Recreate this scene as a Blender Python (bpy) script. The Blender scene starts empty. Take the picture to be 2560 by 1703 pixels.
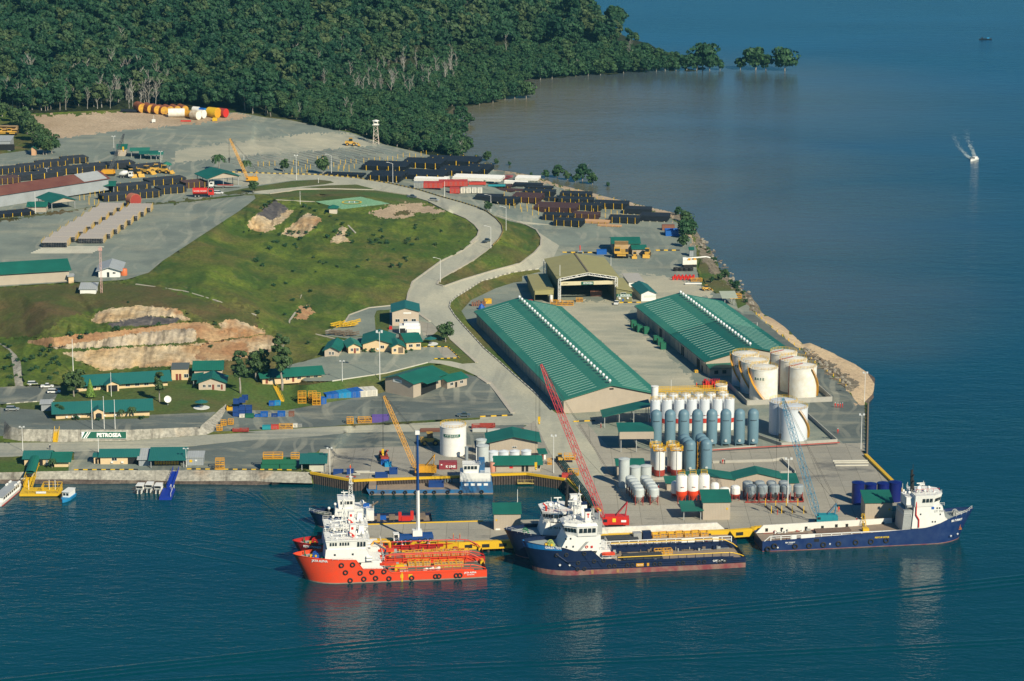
import bpy,bmesh,math,random
import numpy as np
from mathutils import Vector,Matrix,noise
from mathutils.geometry import delaunay_2d_cdt
C=bpy.context.scene.collection
SC=bpy.context.scene
R=math.radians
rnd=random.Random(7)
# ------------------------------------------------------------------ camera, sky, sun, exposure
FPX,PITCH,CAMH=7000.0,R(13.4),271.0
cd=bpy.data.cameras.new('camera');cam=bpy.data.objects.new('camera',cd);C.objects.link(cam)
cd.sensor_width=36;cd.lens=36*FPX/2560;cd.clip_start=5;cd.clip_end=60000
cam.location=(0,0,CAMH);cam.rotation_euler=(math.pi/2-PITCH,0,0)
SC.camera=cam
SUN_EL,SUN_AZ=R(34),R(35)
w=bpy.data.worlds.new('World');SC.world=w;w.use_nodes=True
nt=w.node_tree;bg=nt.nodes['Background']
sky=nt.nodes.new('ShaderNodeTexSky');sky.sky_type='NISHITA';sky.sun_disc=False
sky.sun_elevation=SUN_EL;sky.sun_rotation=math.pi-SUN_AZ
sky.altitude=100;sky.air_density=1.3;sky.dust_density=0.6;sky.ozone_density=5
tint=nt.nodes.new('ShaderNodeMix');tint.data_type='RGBA';tint.blend_type='MULTIPLY';tint.inputs[0].default_value=1;tint.inputs[7].default_value=(0.30,0.76,1.12,1)
nt.links.new(sky.outputs[0],tint.inputs[6]);nt.links.new(tint.outputs[2],bg.inputs[0]);bg.inputs[1].default_value=0.050
sd=bpy.data.lights.new('sun','SUN');sd.energy=5.0;sd.angle=R(0.5);sd.color=(1.0,0.91,0.70)
so=bpy.data.objects.new('sun',sd);C.objects.link(so)
sv=Vector((math.sin(SUN_AZ)*math.cos(SUN_EL),-math.cos(SUN_AZ)*math.cos(SUN_EL),math.sin(SUN_EL)))
so.rotation_euler=sv.to_track_quat('Z','Y').to_euler();so.location=(300,200,600)
SC.view_settings.view_transform='Standard';SC.view_settings.look='None'
SC.view_settings.exposure=0.26;SC.view_settings.gamma=1;SC.view_settings.use_curve_mapping=False
SC.cycles.max_bounces=5;SC.cycles.transparent_max_bounces=4
SC.cycles.diffuse_bounces=2;SC.cycles.glossy_bounces=2;SC.cycles.volume_bounces=0
SC.cycles.volume_step_rate=10;SC.cycles.use_denoising=True
SC.cycles.caustics_reflective=False;SC.cycles.caustics_refractive=False
# ------------------------------------------------------------------ where a point of the place lies
SP,CP=math.sin(PITCH),math.cos(PITCH)
def G(px,py,z=0.0):
 a=(px-1280)/FPX;b=-(py-851.5)/FPX
 d=Vector((a,CP+b*SP,-SP+b*CP))
 t=(CAMH-z)/-d.z
 return Vector((d.x*t,d.y*t,z))
ZO=3.68125
def tile(ox,oy):return lambda x,y:(ox+x/ZO,oy+y/ZO)
tA,tB,tC,tD,tE,tF=tile(0,200),tile(500,200),tile(1100,200),tile(0,600),tile(640,600),tile(1140,560)
tS,tH,tI,tJ,tK,tL,tM,tN=tile(1600,560),tile(0,960),tile(600,960),tile(1200,900),tile(1700,850),tile(700,1180),tile(1240,1140),tile(1840,1140)
def tt(f,pts):return[f(*p)for p in pts]
# ------------------------------------------------------------------ materials
MATS={}
def nodes_of(name):
 m=bpy.data.materials.new(name);m.use_nodes=True
 t=m.node_tree;return m,t,t.nodes['Principled BSDF'],t.nodes,t.links
def ramp(N,stops):
 r=N.new('ShaderNodeValToRGB');e=r.color_ramp.elements
 while len(e)<len(stops):e.new(0.5)
 for i,(p,c)in enumerate(stops):e[i].position=p;e[i].color=(*c,1)if len(c)==3 else c
 return r
def mixc(N,L,fac,a,b,mode='MIX'):
 m=N.new('ShaderNodeMix');m.data_type='RGBA';m.blend_type=mode
 for s,v in((m.inputs[0],fac),(m.inputs[6],a),(m.inputs[7],b)):
  if isinstance(v,(int,float)):s.default_value=v
  elif isinstance(v,tuple):s.default_value=(*v,1)
  else:L.new(v,s)
 return m.outputs[2]
def noisetex(N,L,co,scale,detail=3,rough=0.55,stretch=None):
 n=N.new('ShaderNodeTexNoise');n.inputs['Scale'].default_value=scale
 n.inputs['Detail'].default_value=detail;n.inputs['Roughness'].default_value=rough
 if stretch:
  mp=N.new('ShaderNodeMapping');mp.inputs['Scale'].default_value=stretch[0];mp.inputs['Rotation'].default_value=stretch[1]
  L.new(co,mp.inputs[0]);co=mp.outputs[0]
 L.new(co,n.inputs['Vector']);return n.outputs[0]
def pos(N):return N.new('ShaderNodeNewGeometry').outputs['Position']
def objco(N):return N.new('ShaderNodeTexCoord').outputs['Object']
def paint(name,col,rough=0.55,metal=0.0,dirt=0.25,scale=0.5,dirtcol=None,bump=0.0,ribs=None,spec=0.4):
 """painted / weathered surface; ribs=(axis, pitch m, depth) corrugates the sheet"""
 if name in MATS:return MATS[name]
 m,t,b,N,L=nodes_of(name)
 co=objco(N)
 f=noisetex(N,L,co,scale,4,0.6)
 r=ramp(N,[(0.35,(0,0,0)),(0.75,(1,1,1))]);L.new(f,r.inputs[0])
 dc=dirtcol or tuple(c*0.55+0.02 for c in col)
 mul=N.new('ShaderNodeMath');mul.operation='MULTIPLY';mul.inputs[1].default_value=dirt;L.new(r.outputs[0],mul.inputs[0])
 c=mixc(N,L,mul.outputs[0],tuple(col),tuple(dc))
 L.new(c,b.inputs['Base Color'])
 b.inputs['Roughness'].default_value=rough;b.inputs['Metallic'].default_value=metal
 b.inputs['Specular IOR Level'].default_value=spec
 if ribs:
  wv=N.new('ShaderNodeTexWave');wv.wave_type='BANDS';wv.bands_direction=ribs[0];wv.wave_profile='SIN'
  wv.inputs['Scale'].default_value=0.314/ribs[1];L.new(co,wv.inputs['Vector'])
  bp=N.new('ShaderNodeBump');bp.inputs['Strength'].default_value=0.6;bp.inputs['Distance'].default_value=ribs[2]
  L.new(wv.outputs['Fac'],bp.inputs['Height']);L.new(bp.outputs[0],b.inputs['Normal'])
 elif bump:
  bp=N.new('ShaderNodeBump');bp.inputs['Strength'].default_value=0.5;bp.inputs['Distance'].default_value=bump
  L.new(f,bp.inputs['Height']);L.new(bp.outputs[0],b.inputs['Normal'])
 MATS[name]=m;return m
def ground_mat(name,cols,scales,bump=0.1,bscale=1.0,streak=None,spots=None):
 """cols: base, second, third; scales: their noise sizes"""
 m,t,b,N,L=nodes_of(name);co=pos(N)
 c=cols[0]
 c_out=None
 for k in range(1,len(cols)):
  f=noisetex(N,L,co,scales[k-1],5,0.6)
  lo,hi=(0.42,0.62)
  r=ramp(N,[(lo,(0,0,0)),(hi,(1,1,1))]);L.new(f,r.inputs[0])
  c_out=mixc(N,L,r.outputs[0],c_out if c_out is not None else cols[0],cols[k])
 if streak:
  for(st,scol,lo,hi,amt)in streak:
   f=noisetex(N,L,co,1.0,4,0.6,st)
   r=ramp(N,[(lo,(0,0,0)),(hi,(amt,amt,amt))]);L.new(f,r.inputs[0])
   c_out=mixc(N,L,r.outputs[0],c_out,scol)
 if name=='quay_concrete':
  bt=N.new('ShaderNodeTexBrick');bt.offset=0;L.new(co,bt.inputs['Vector']);bt.inputs['Scale'].default_value=1;bt.inputs['Brick Width'].default_value=7;bt.inputs['Row Height'].default_value=7;bt.inputs['Mortar Size'].default_value=0.09;bt.inputs['Mortar Smooth'].default_value=0.3
  bt.inputs['Color1'].default_value=(1,1,1,1);bt.inputs['Color2'].default_value=(.9,.9,.9,1);bt.inputs['Mortar'].default_value=(.55,.55,.55,1);c_out=mixc(N,L,1.0,c_out,bt.outputs['Color'],'MULTIPLY')
 if name in('gravel','dusty_yard','dark_gravel','gravel_road','gravel_cross_road'):
  for sc_,dis,amt in((0.022,7,.32),(0.035,11,.24)):
   wv=N.new('ShaderNodeTexWave');wv.inputs['Scale'].default_value=sc_;wv.inputs['Distortion'].default_value=dis;wv.inputs['Detail'].default_value=1.5;wv.inputs['Detail Scale'].default_value=.6;L.new(co,wv.inputs['Vector'])
   pk=ramp(N,[(0.90,(0,0,0)),(0.97,(amt,)*3)]);L.new(wv.outputs['Fac'],pk.inputs[0])
   ms=noisetex(N,L,co,0.03,2);mr=ramp(N,[(0.45,(0,0,0)),(0.6,(1,1,1))]);L.new(ms,mr.inputs[0]);c_out=mixc(N,L,mixc(N,L,1.0,pk.outputs[0],mr.outputs[0],'MULTIPLY'),c_out,(0.46,0.44,0.34)if name!='gravel_road' else(.27,.27,.23))
 fine=noisetex(N,L,co,bscale,6,0.7)
 hard=name in('gravel','dusty_yard','dark_gravel','gravel_road','gravel_cross_road','quay_concrete');q0,q1=(0.82,1.15)if hard else(0.5,1.4)
 rr=ramp(N,[(0.25,(q0,)*3),(0.8,(q1,)*3)]);L.new(fine,rr.inputs[0])
 c_out=mixc(N,L,1.0,c_out,rr.outputs[0],'MULTIPLY')
 L.new(c_out,b.inputs['Base Color']);b.inputs['Roughness'].default_value=0.92;b.inputs['Specular IOR Level'].default_value=0.15
 if bump:
  bp=N.new('ShaderNodeBump');bp.inputs['Strength'].default_value=0.8;bp.inputs['Distance'].default_value=bump
  L.new(fine,bp.inputs['Height']);L.new(bp.outputs[0],b.inputs['Normal'])
 MATS[name]=m;return m
GM={}
GM['grass']=ground_mat('grass',[(0.110,0.158,0.024),(0.165,0.212,0.030),(0.155,0.122,0.045),(0.062,0.108,0.020)],[0.020,0.013,0.05],0.6,0.7,streak=[(((0.10,0.04,0.1),(0,0,0.5)),(0.050,0.095,0.022),0.52,0.62,0.8),(((0.5,0.35,0.4),(0,0,0.2)),(0.050,0.088,0.018),0.50,0.62,0.4),(((0.25,0.25,0.25),(0,0,0)),(0.19,0.17,0.08),0.60,0.72,0.6),(((0.012,0.018,0.02),(0,0,0.4)),(0.165,0.118,0.050),0.52,0.64,0.55)])
GM['lawn']=ground_mat('lawn',[(0.070,0.125,0.028),(0.095,0.145,0.032),(0.120,0.115,0.045)],[0.05,0.025],0.15,0.9)
GM['dry']=ground_mat('dry_grass',[(0.130,0.092,0.042),(0.098,0.100,0.034),(0.072,0.094,0.026)],[0.03,0.05],0.3,0.9)
GM['gravel']=ground_mat('gravel',[(0.215,0.250,0.215),(0.260,0.285,0.235),(0.175,0.205,0.182)],[0.02,0.05],0.05,1.2,streak=[(((0.02,0.05,1),(0,0,0.5)),(0.36,0.35,0.26),0.52,0.70,0.7)])
GM['dust']=ground_mat('dusty_yard',[(0.46,0.43,0.32),(0.40,0.38,0.29),(0.30,0.31,0.25)],[0.03,0.02],0.05,1.2,streak=[(((0.03,0.11,1),(0,0,0.6)),(0.54,0.50,0.37),0.46,0.7,0.7)])
GM['darkgravel']=ground_mat('dark_gravel',[(0.135,0.160,0.150),(0.175,0.195,0.175),(0.110,0.130,0.125)],[0.03,0.06],0.05,1.2,streak=[(((0.04,0.14,1),(0,0,0.7)),(0.32,0.31,0.24),0.52,0.68,0.7)])
GM['road']=ground_mat('gravel_road',[(0.50,0.475,0.36),(0.44,0.425,0.33),(0.38,0.38,0.31)],[0.05,0.02],0.04,1.0,streak=[(((0.10,0.02,1),(0,0,0.35)),(0.30,0.31,0.26),0.52,0.74,0.6)])
GM['roadx']=ground_mat('gravel_cross_road',[(0.47,0.45,0.34),(0.40,0.39,0.31),(0.34,0.34,0.28)],[0.05,0.02],0.04,1.0,streak=[(((0.012,0.2,1),(0,0,0.12)),(0.22,0.24,0.22),0.5,0.66,0.7)])
GM['concrete']=ground_mat('quay_concrete',[(0.36,0.335,0.275),(0.30,0.285,0.245),(0.41,0.38,0.31)],[0.04,0.015],0.02,1.5,streak=[(((0.05,0.09,1),(0,0,0.3)),(0.14,0.14,0.135),0.60,0.70,0.75)])
GM['sand']=ground_mat('pale_sand',[(0.58,0.45,0.31),(0.50,0.38,0.26),(0.42,0.31,0.2)],[0.03,0.012],0.15,0.8)
GM['beach']=ground_mat('beach_sand',[(0.66,0.50,0.31),(0.60,0.45,0.28),(0.50,0.37,0.24)],[0.05,0.03],0.1,0.8)
GM['wetmud']=ground_mat('wet_mud',[(0.13,0.10,0.085),(0.17,0.14,0.11),(0.09,0.07,0.06)],[0.1,0.3],0.3,0.8)
GM['rocks']=ground_mat('rocky_bank',[(0.20,0.165,0.12),(0.10,0.09,0.065),(0.30,0.25,0.18)],[0.25,0.5],0.8,0.6)
GM['cut']=ground_mat('bare_cut',[(0.50,0.34,0.17),(0.55,0.41,0.24),(0.40,0.20,0.085),(0.58,0.46,0.30)],[0.03,0.025,0.07],0.8,0.45,streak=[(((0.35,0.05,0.05),(0,0,0)),(0.28,0.21,0.13),0.56,0.68,0.8)])
GM['cutgrey']=ground_mat('grey_cut',[(0.11,0.10,0.10),(0.16,0.145,0.135),(0.08,0.075,0.08)],[0.1,0.3],0.5,0.5,streak=[(((0.3,0.04,0.04),(0,0,0)),(0.34,0.29,0.22),0.58,0.70,0.6)])
GM['cutpale']=ground_mat('pale_striped_cut',[(0.50,0.42,0.31),(0.57,0.44,0.28),(0.40,0.33,0.25)],[0.08,0.1],0.8,0.45,streak=[(((0.45,0.04,0.04),(0,0,0)),(0.19,0.155,0.11),0.54,0.64,0.9)])
GM['brown']=ground_mat('brown_earth',[(0.40,0.21,0.10),(0.34,0.20,0.11),(0.46,0.30,0.16)],[0.06,0.09],0.4,0.7)
GM['helipad']=None
GM['forest']=ground_mat('forest_floor',[(0.030,0.042,0.018),(0.045,0.050,0.024),(0.02,0.03,0.012)],[0.05,0.02],0.5,0.5)
GM['wallc']=ground_mat('weathered_concrete_wall',[(0.36,0.34,0.285),(0.29,0.275,0.235),(0.42,0.395,0.33)],[0.08,0.2],0.1,0.8,streak=[(((0.25,0.05,0.02),(0,0,0)),(0.14,0.125,0.105),0.54,0.68,0.8),(((0.05,0.05,0.05),(0,0,0)),(0.40,0.25,0.13),0.60,0.75,0.6)])
GM['helipad']=ground_mat('helipad_green',[(0.20,0.40,0.23),(0.24,0.44,0.26)],[0.08],0.01,1.0)
# ------------------------------------------------------------------ the terrain: breaklines with heights, regions with surfaces
REG=[]
LINES=[]
CTRL=[]
def line(pts,z=None,closed=False):
 LINES.append(([(p[0],p[1],p[2]if len(p)>2 else z)for p in pts],closed))
def zz(f,pts):return[(*f(p[0],p[1]),p[2])for p in pts]
def region(key,name,pts):REG.append((key,name,pts))
seawall_top=zz(tH,[(-550,800,3.5),(0,815,3.5),(630,800,3.5),(1100,795,3.5),(1600,795,3.5),(2356,797,3.5)])+zz(tI,[(650,812,3.5)])
seawall_bot=zz(tH,[(-550,870,1.2),(0,880,1.2),(630,878,1.0),(1100,884,1.0),(1650,895,1.0),(2356,893,1.0)])+zz(tI,[(300,905,1.0),(665,915,0.8)])
mud_edge=zz(tH,[(-550,925,-.3),(0,930,-.3),(630,935,-.3),(1300,925,-.3),(1650,930,-.3),(2356,943,-.3)])+zz(tI,[(250,935,-.3),(560,920,-.3),(680,925,-.3)])
line(seawall_top);line(seawall_bot);line(mud_edge)
quay_line=zz(tI,[(650,812,3.5),(1045,890,3.5),(1210,882,3.5),(1960,857,3.5)])+zz(tJ,[(60,1062,3.5),(430,1050,3.5),(780,1102,3.5),(1080,1400,3.5),(1130,1445,3.5)])
pier=zz(tJ,[(1130,1445,3.5)])+[(1530,1303,3.5),(1500,1299,3.5),(1330,1299,3.5)]+zz(tL,[(1870,455,3.5),(420,500,3.5),(400,605,3.5),(1640,655,3.5),(2190,633,3.5)])+zz(tM,[(180,780,3.5),(600,745,3.5),(2150,690,3.5),(2356,680,3.5)])+zz(tN,[(170,660,3.5),(1000,622,3.5),(1665,585,3.5),(1650,440,3.5),(1190,0,3.5)])
line(pier)
quay_east=zz(tK,[(1665,1020,3.5),(1705,1020,3.5),(1720,600,3.5)])
line(quay_east)
beach=zz(tK,[(1735,590,-.3),(1800,520,-.3),(1850,430,-.3),(1820,340,-.3),(1640,220,-.3),(1450,130,-.3),(1200,20,-.3)])+zz(tS,[(1500,1100,-.3),(1330,940,-.3),(1230,870,-.3),(1130,820,-.3),(1090,740,-.3),(1040,680,-.3),(960,620,-.3),(880,560,-.3),(800,480,-.3),(730,420,-.3),(720,360,-.3),(690,290,-.3),(620,200,-.3),(560,120,-.3),(590,90,-.3),(530,60,-.3)])
beach+=zz(tC,[(2300,1290,-.3),(2230,1240,-.3),(2100,1205,-.3),(1900,1160,-.3),(1700,1110,-.3),(1500,1065,-.3),(1300,1010,-.3),(1100,965,-.3),(1000,930,-.3),(850,880,-.3),(700,850,-.3),(500,825,-.3),(400,780,-.3),(240,735,-.3),(235,700,-.3),(170,560,-.3),(150,480,-.3),(30,320,-.3),(130,260,-.3),(300,240,-.3),(500,215,-.3),(560,160,-.3)])
beach+=[(1300,215,-.3),(1335,200,-.3),(1450,191,-.3),(1565,183,-.3),(1700,178,-.3),(1830,176,-.3),(1830,168,-.3),(1700,160,-.3)]
line(beach)
ridge=[(1700,160,-.3),(1640,142,3),(1560,112,6),(1480,80,13),(1400,48,20),(1330,0,34),(1240,-70,48),(1100,-150,66),(800,-210,84),(400,-230,90),(-260,-230,92)]
line(ridge)
line([(-260,-230,92),(-260,100,30),(-260,262,18),(-260,500,22),(-260,760,21),(-260,960,7.8),(-260,1010,7.5),(-260,1085,4),(-260,1128,3.5)]+[seawall_top[0]])
bank_top=zz(tK,[(1640,590,3.5),(1520,440,3.5),(1350,300,3.5),(1150,110,3.5),(1000,0,3.5)])+zz(tS,[(1430,1130,3.5),(1160,910,3.5),(1060,830,3.5),(960,700,3.6),(880,620,3.6),(700,480,3.8),(620,380,3.8),(520,230,3.8),(480,130,3.8),(440,60,3.8)])
bank_top+=zz(tC,[(2200,1330,4),(2100,1260,4),(1900,1200,4),(1600,1140,4),(1400,1080,4),(1200,1020,4),(1020,970,4),(900,905,4),(700,865,4),(440,815,4),(160,755,4)])
line(bank_top)
rw_top=zz(tH,[(40,330,7.5),(90,390,7.5),(180,415,7.5),(560,420,7.5),(1200,422,7.3),(1840,395,6.9),(2080,185,6.9)])
rw_bot=zz(tH,[(30,500,3.6),(200,527,3.6),(540,535,3.6),(1150,525,3.7),(1900,467,4.5),(1960,440,4.7),(2030,330,5.2),(2090,215,6.3)])
line(rw_top);line(rw_bot)
line(zz(tD,[(-560,860,12),(0,905,12),(240,915,14),(480,880,18),(830,830,18.2),(1020,830,18.4),(1300,800,18.6),(1600,760,18.6),(1900,755,18.5),(2100,725,18.6)]))
line(zz(tD,[(860,740,19),(900,670,21),(1000,630,22),(1300,605,22.2),(1640,635,22),(1740,745,19.2)]))
line(zz(tD,[(250,945,13.6),(530,1010,13.4),(900,995,13.2),(1300,975,13.2),(1850,950,13.2),(2356,880,13.6)]))
line(zz(tD,[(560,1030,12.6),(930,1208,8.6),(1300,1175,8.6),(1760,1170,8.6),(2080,1190,8.6)])+zz(tE,[(100,1190,8.6),(350,1140,8.6),(600,1070,8.6),(700,920,9.6),(330,820,11.5)]))
line(zz(tD,[(-560,1350,7.8),(0,1355,7.8),(140,1345,7.8),(540,1320,8)]))
line(zz(tD,[(-560,440,24),(0,432,24),(640,390,24),(900,385,24),(1160,365,24),(1370,310,24),(1500,190,24),(1700,60,24)])+zz(tB,[(0,1440,24),(370,1200,23.5),(510,1090,23),(505,1065,22.8),(440,1045,22.5),(200,1065,21.5),(0,1100,21.5)]))
line(zz(tA,[(-560,1270,23.5),(0,1290,23.5),(500,1225,23.3),(900,1150,22.5),(1340,1150,22),(1850,1095,21.5)]))
barrier=zz(tB,[(180,850,17),(270,850,17),(700,865,15.5),(1100,875,14.5),(1450,905,13.5),(1750,955,12.8),(2000,1010,12.4)])+zz(tC,[(0,1075,12),(200,1130,11.8),(360,1180,11.6),(440,1220,11.5),(520,1280,11.5),(570,1340,11.4),(580,1400,11.4),(550,1460,11.3),(480,1530,11.2)])
road_r=zz(tE,[(2230,0,11),(2160,70,10.8),(2000,190,10.4),(1800,300,9.8),(1700,360,9.4),(1665,410,9.2)])
road_l=zz(tB,[(640,1050,19),(900,1012,17),(1200,1005,15.5),(1600,1015,14.2),(1900,1060,13.4),(2100,1120,13)])+zz(tC,[(0,1175,12.8),(130,1235,12.6),(240,1280,12.4),(320,1340,12.2),(360,1390,12),(345,1440,11.8),(280,1500,11.6)])+zz(tE,[(2040,0,11.2),(1900,100,10.9),(1700,200,10.4),(1550,310,9.8),(1440,390,9.5),(1400,500,9.1),(1385,590,9)])
line(barrier+road_r);line(road_l)
lowroad_u=zz(tE,[(1665,410,9.2),(1730,430,9),(1900,370,8.2),(2200,280,7),(2356,240,6.4)])+zz(tF,[(600,360,5.8),(720,270,5.4),(780,200,5.2),(785,130,5.4),(740,60,5.8),(640,10,6.5)])+zz(tC,[(520,1250,9)])
line(lowroad_u)
lowroad_d=zz(tF,[(760,415,4.2),(500,450,5.2),(230,530,6.4),(0,670,7.6)])+zz(tE,[(1790,570,8.4),(1780,620,8.2),(1830,700,7.6),(1900,780,7),(2000,890,6.2),(2100,1000,5.4),(2250,1130,4.4)])+zz(tJ,[(500,300,3.8),(650,450,3.6)])
line(lowroad_d)
line(zz(tF,[(780,440,3.6),(530,540,3.6),(370,590,3.6),(140,700,3.6),(50,800,3.6),(110,900,3.6),(250,1050,3.6),(560,1380,3.6)]))
line(zz(tE,[(1430,625,9),(1500,680,8.6),(1600,750,8),(1790,910,6.9),(1900,1010,6.0),(2040,1130,4.9)]))
line(zz(tE,[(1900,1190,5.2),(2050,1260,4.6),(2140,1320,4.1)])+zz(tJ,[(80,200,3.8),(160,300,3.6),(300,490,3.5)]))
line(zz(tE,[(1580,1130,7.5),(1200,1230,8.2),(700,1300,8.4),(480,1330,8.6)]))
line(zz(tE,[(280,1568,3.6),(640,1500,3.6),(1110,1420,3.6),(1180,1400,3.6),(1400,1440,3.6)]))
line(zz(tB,[(700,1098,20.5),(1060,1120,19.5),(1480,1075,19),(1750,1138,18.5),(1310,1190,19)]))
line(zz(tB,[(1600,1400,17.5),(1900,1350,17),(2230,1260,16),(2300,1200,14.5)]))
for f,pts in((tB,[(690,1095,22.5),(520,1235,22.5),(440,1310,21.5),(860,1200,19.5),(640,1390,18.5),(480,1375,18.5),(980,1225,20.5),(750,1420,18),(1120,1280,19),(920,1455,16.8),(1300,1300,19),(1400,1400,18),(1200,1500,16),(300,1500,19),(900,1568,15),(1500,1568,14.5),(2200,1500,13.5),(1900,1090,14.5)]),(tE,[(0,200,18.5),(400,300,15.5),(0,450,15.5),(450,500,13),(600,200,15.5),(1000,200,14),(1300,100,13.5),(900,500,12),(1200,450,11),(1700,60,12.6),(700,700,10.5),(1040,625,9.2),(860,690,9.4),(600,870,9.4)]),(tD,[(190,500,23.3),(0,600,20),(500,700,22.3),(1300,550,22.8),(1900,600,21.5),(2300,600,19.8),(0,780,15.5),(400,800,19),(1900,350,23.2),(2100,200,22.8)]),(tA,[(0,250,18),(1200,280,16),(0,700,19),(500,540,17.5),(1400,440,16.5),(2356,330,14),(2300,600,15.5),(1500,800,18.5),(0,950,21),(1000,1000,20.5),(1600,900,19),(-560,250,18.5),(-560,700,21)]),(tB,[(700,370,12.5),(1400,490,9.5),(1700,600,8),(2000,670,6),(2356,800,4),(500,560,14),(1000,700,12),(1400,700,10.5),(1900,800,8.5)]),(tC,[(0,900,9),(400,1000,8),(700,1100,6.5),(800,1300,7.5),(1000,1450,5.5),(1500,1400,4.2),(1300,1150,5),(2000,1350,4.1),(200,900,6.5)]),(tH,[(0,150,7.6),(480,130,7.6),(1380,110,8.2),(1900,130,8),(1400,255,7.5),(0,600,3.5),(2300,560,3.5)]),(tF,[(900,450,3.6),(1700,300,4),(1000,200,4.8),(2000,500,3.8),(1400,900,3.5)]),(tI,[(0,440,3.6),(500,170,3.6),(2000,100,3.6),(100,600,3.5)]),(tK,[(600,700,3.5),(1400,700,3.5),(700,1300,3.5)])):
 CTRL+=zz(f,pts)
CTRL+=[(0,0,45),(400,0,45),(800,0,44),(1100,0,38),(1250,30,27),(0,-100,64),(500,-100,64),(900,-100,62),(0,120,27),(400,120,27),(800,110,26),(1100,100,17),(1300,110,10),(1450,140,5),(0,200,18.5),(400,215,17),(800,220,12),(1000,200,8),(1150,170,6),(1300,170,2),(700,290,12.5),(900,300,7),(1050,300,3),(1100,240,2.5),(1090,345,3.2),(1200,200,1.5)]
# -- surfaces
allland=[(p[0],p[1])for p in seawall_top]
region('gravel','yard',tt(tA,[(-560,700),(-560,1290),(0,1295),(500,1228),(900,1155),(1340,1150)])+tt(tB,[(0,1100),(200,1070),(440,1052),(640,1050),(900,1012),(1200,1005),(1600,1015),(1900,1060),(2100,1120),(2356,1232)])+tt(tC,[(240,1280),(500,1250),(640,1300),(2000,1568),(2230,1350)])+[(p[0],p[1])for p in bank_top[11:]]+tt(tB,[(2000,665),(1700,595),(1400,488),(1100,425),(830,370),(600,345)])+tt(tA,[(2200,300),(1750,300),(1000,430),(500,540),(480,640),(330,640),(0,680)]))
region('sand','yard_sand',tt(tA,[(230,330),(700,318),(1200,285),(1500,280),(2000,285),(2330,330),(2000,385),(1400,440),(1000,480),(500,545),(380,480),(300,400)]))
region('dust','yard_dust',tt(tB,[(-200,640),(400,560),(1000,490),(1400,490),(1650,600),(1200,640),(600,690),(0,740),(-250,760)]))
region('gravel','left_yard',tt(tA,[(-560,1290),(0,1297),(500,1232),(900,1158),(1340,1155)])+tt(tB,[(0,1112),(420,1062),(500,1062),(512,1092),(370,1200),(0,1440)])+tt(tD,[(1700,60),(1500,190),(1370,300),(1160,365),(900,382),(640,388),(0,430),(-560,440)]))
region('dry','grass_strip',tt(tA,[(-560,1262),(0,1272),(500,1208),(850,1180),(1340,1135),(1900,1085),(2330,1045)])+tt(tB,[(440,1040),(200,1058)])+tt(tA,[(1850,1105),(1340,1160),(900,1160),(500,1235),(0,1298),(-560,1290)]))
region('lawn','road_island',tt(tB,[(200,1040),(480,985),(850,930),(1080,918),(1200,930),(1235,945),(1150,960),(900,985),(500,1025),(250,1058)]))
region('lawn','road_wedge',tt(tB,[(930,990),(1180,970),(1440,962),(1600,1003),(1550,1010),(1200,1000)]))
region('lawn','helipad_lawn',tt(tB,[(640,1055),(900,1017),(1200,1010),(1600,1020),(1900,1065),(2090,1122),(1900,1140),(1500,1060),(1100,1050),(690,1098)]))
region('road','road',[(p[0],p[1])for p in barrier]+[(p[0],p[1])for p in road_r]+[(p[0],p[1])for p in lowroad_u]+tt(tC,[(640,1290),(1100,1340),(1180,1568)])+tt(tF,[(950,200),(900,300),(760,415)])+[(p[0],p[1])for p in lowroad_d]+tt(tJ,[(700,490),(840,500)])+tt(tJ,[(900,560),(1100,830),(1180,1080),(800,1100),(650,860),(520,650),(400,590),(0,600),(0,525),(300,515),(160,300),(80,200),(0,165)])+tt(tE,[(2140,1320),(2050,1260),(1900,1190),(1700,1140),(1580,1130),(1600,1100),(2040,1135)])+tt(tE,[(1900,1010),(1790,910),(1600,750),(1500,680),(1430,625)])+[(p[0],p[1])for p in road_l][::-1]+tt(tB,[(500,1040),(500,1025),(850,985),(1235,945),(1200,930),(1080,915),(850,925),(480,975),(200,980)]))
region('lawn','road_wedge',tt(tB,[(930,990),(1180,970),(1440,962),(1600,1003),(1550,1010),(1200,1000)]))
region('lawn','road_island',tt(tB,[(200,1040),(480,985),(850,930),(1080,918),(1200,930),(1235,945),(1150,960),(900,985),(500,1025),(250,1058)]))
region('gravel','side_yard',tt(tE,[(1385,590),(1040,625),(860,690),(790,800),(640,840),(640,880),(840,905),(1120,860),(1100,820),(1090,700),(1110,650),(1430,625)]))
region('gravel','office_lot',tt(tE,[(350,1140),(620,1070),(840,905),(1150,870),(1200,640),(1500,680),(1610,745),(1680,830),(1600,870),(1500,960),(1520,985),(1760,985),(1870,1085),(1640,1095),(1580,1130),(1200,1225),(700,1298),(460,1300),(100,1200)]))
region('lawn','office_lawn',tt(tE,[(1760,985),(1580,975),(1680,830),(1700,825),(1790,910),(1900,1010),(2040,1130),(1900,1140),(1700,1095),(1870,1085)]))
region('lawn','office_bank',tt(tE,[(1110,655),(1230,640),(1230,760),(1215,870),(1120,850),(1100,700)]))
region('concrete','path',tt(tE,[(1660,990),(1765,985),(1870,1085),(1740,1090)]))
region('concrete','forecourt',tt(tE,[(1500,745),(1620,770),(1680,830),(1620,880),(1540,880)]))
low=tt(tE,[(280,1568),(640,1500),(1110,1420),(1180,1400),(1500,1300),(1930,1230),(2050,1265),(2140,1325)])+tt(tJ,[(80,205),(160,305),(300,495),(300,512),(0,522)])+tt(tI,[(2356,300),(2000,320),(960,375),(850,390),(0,430)])+tt(tH,[(1960,440),(2090,200),(2200,180)])
region('darkgravel','dark_yard',low)
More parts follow.
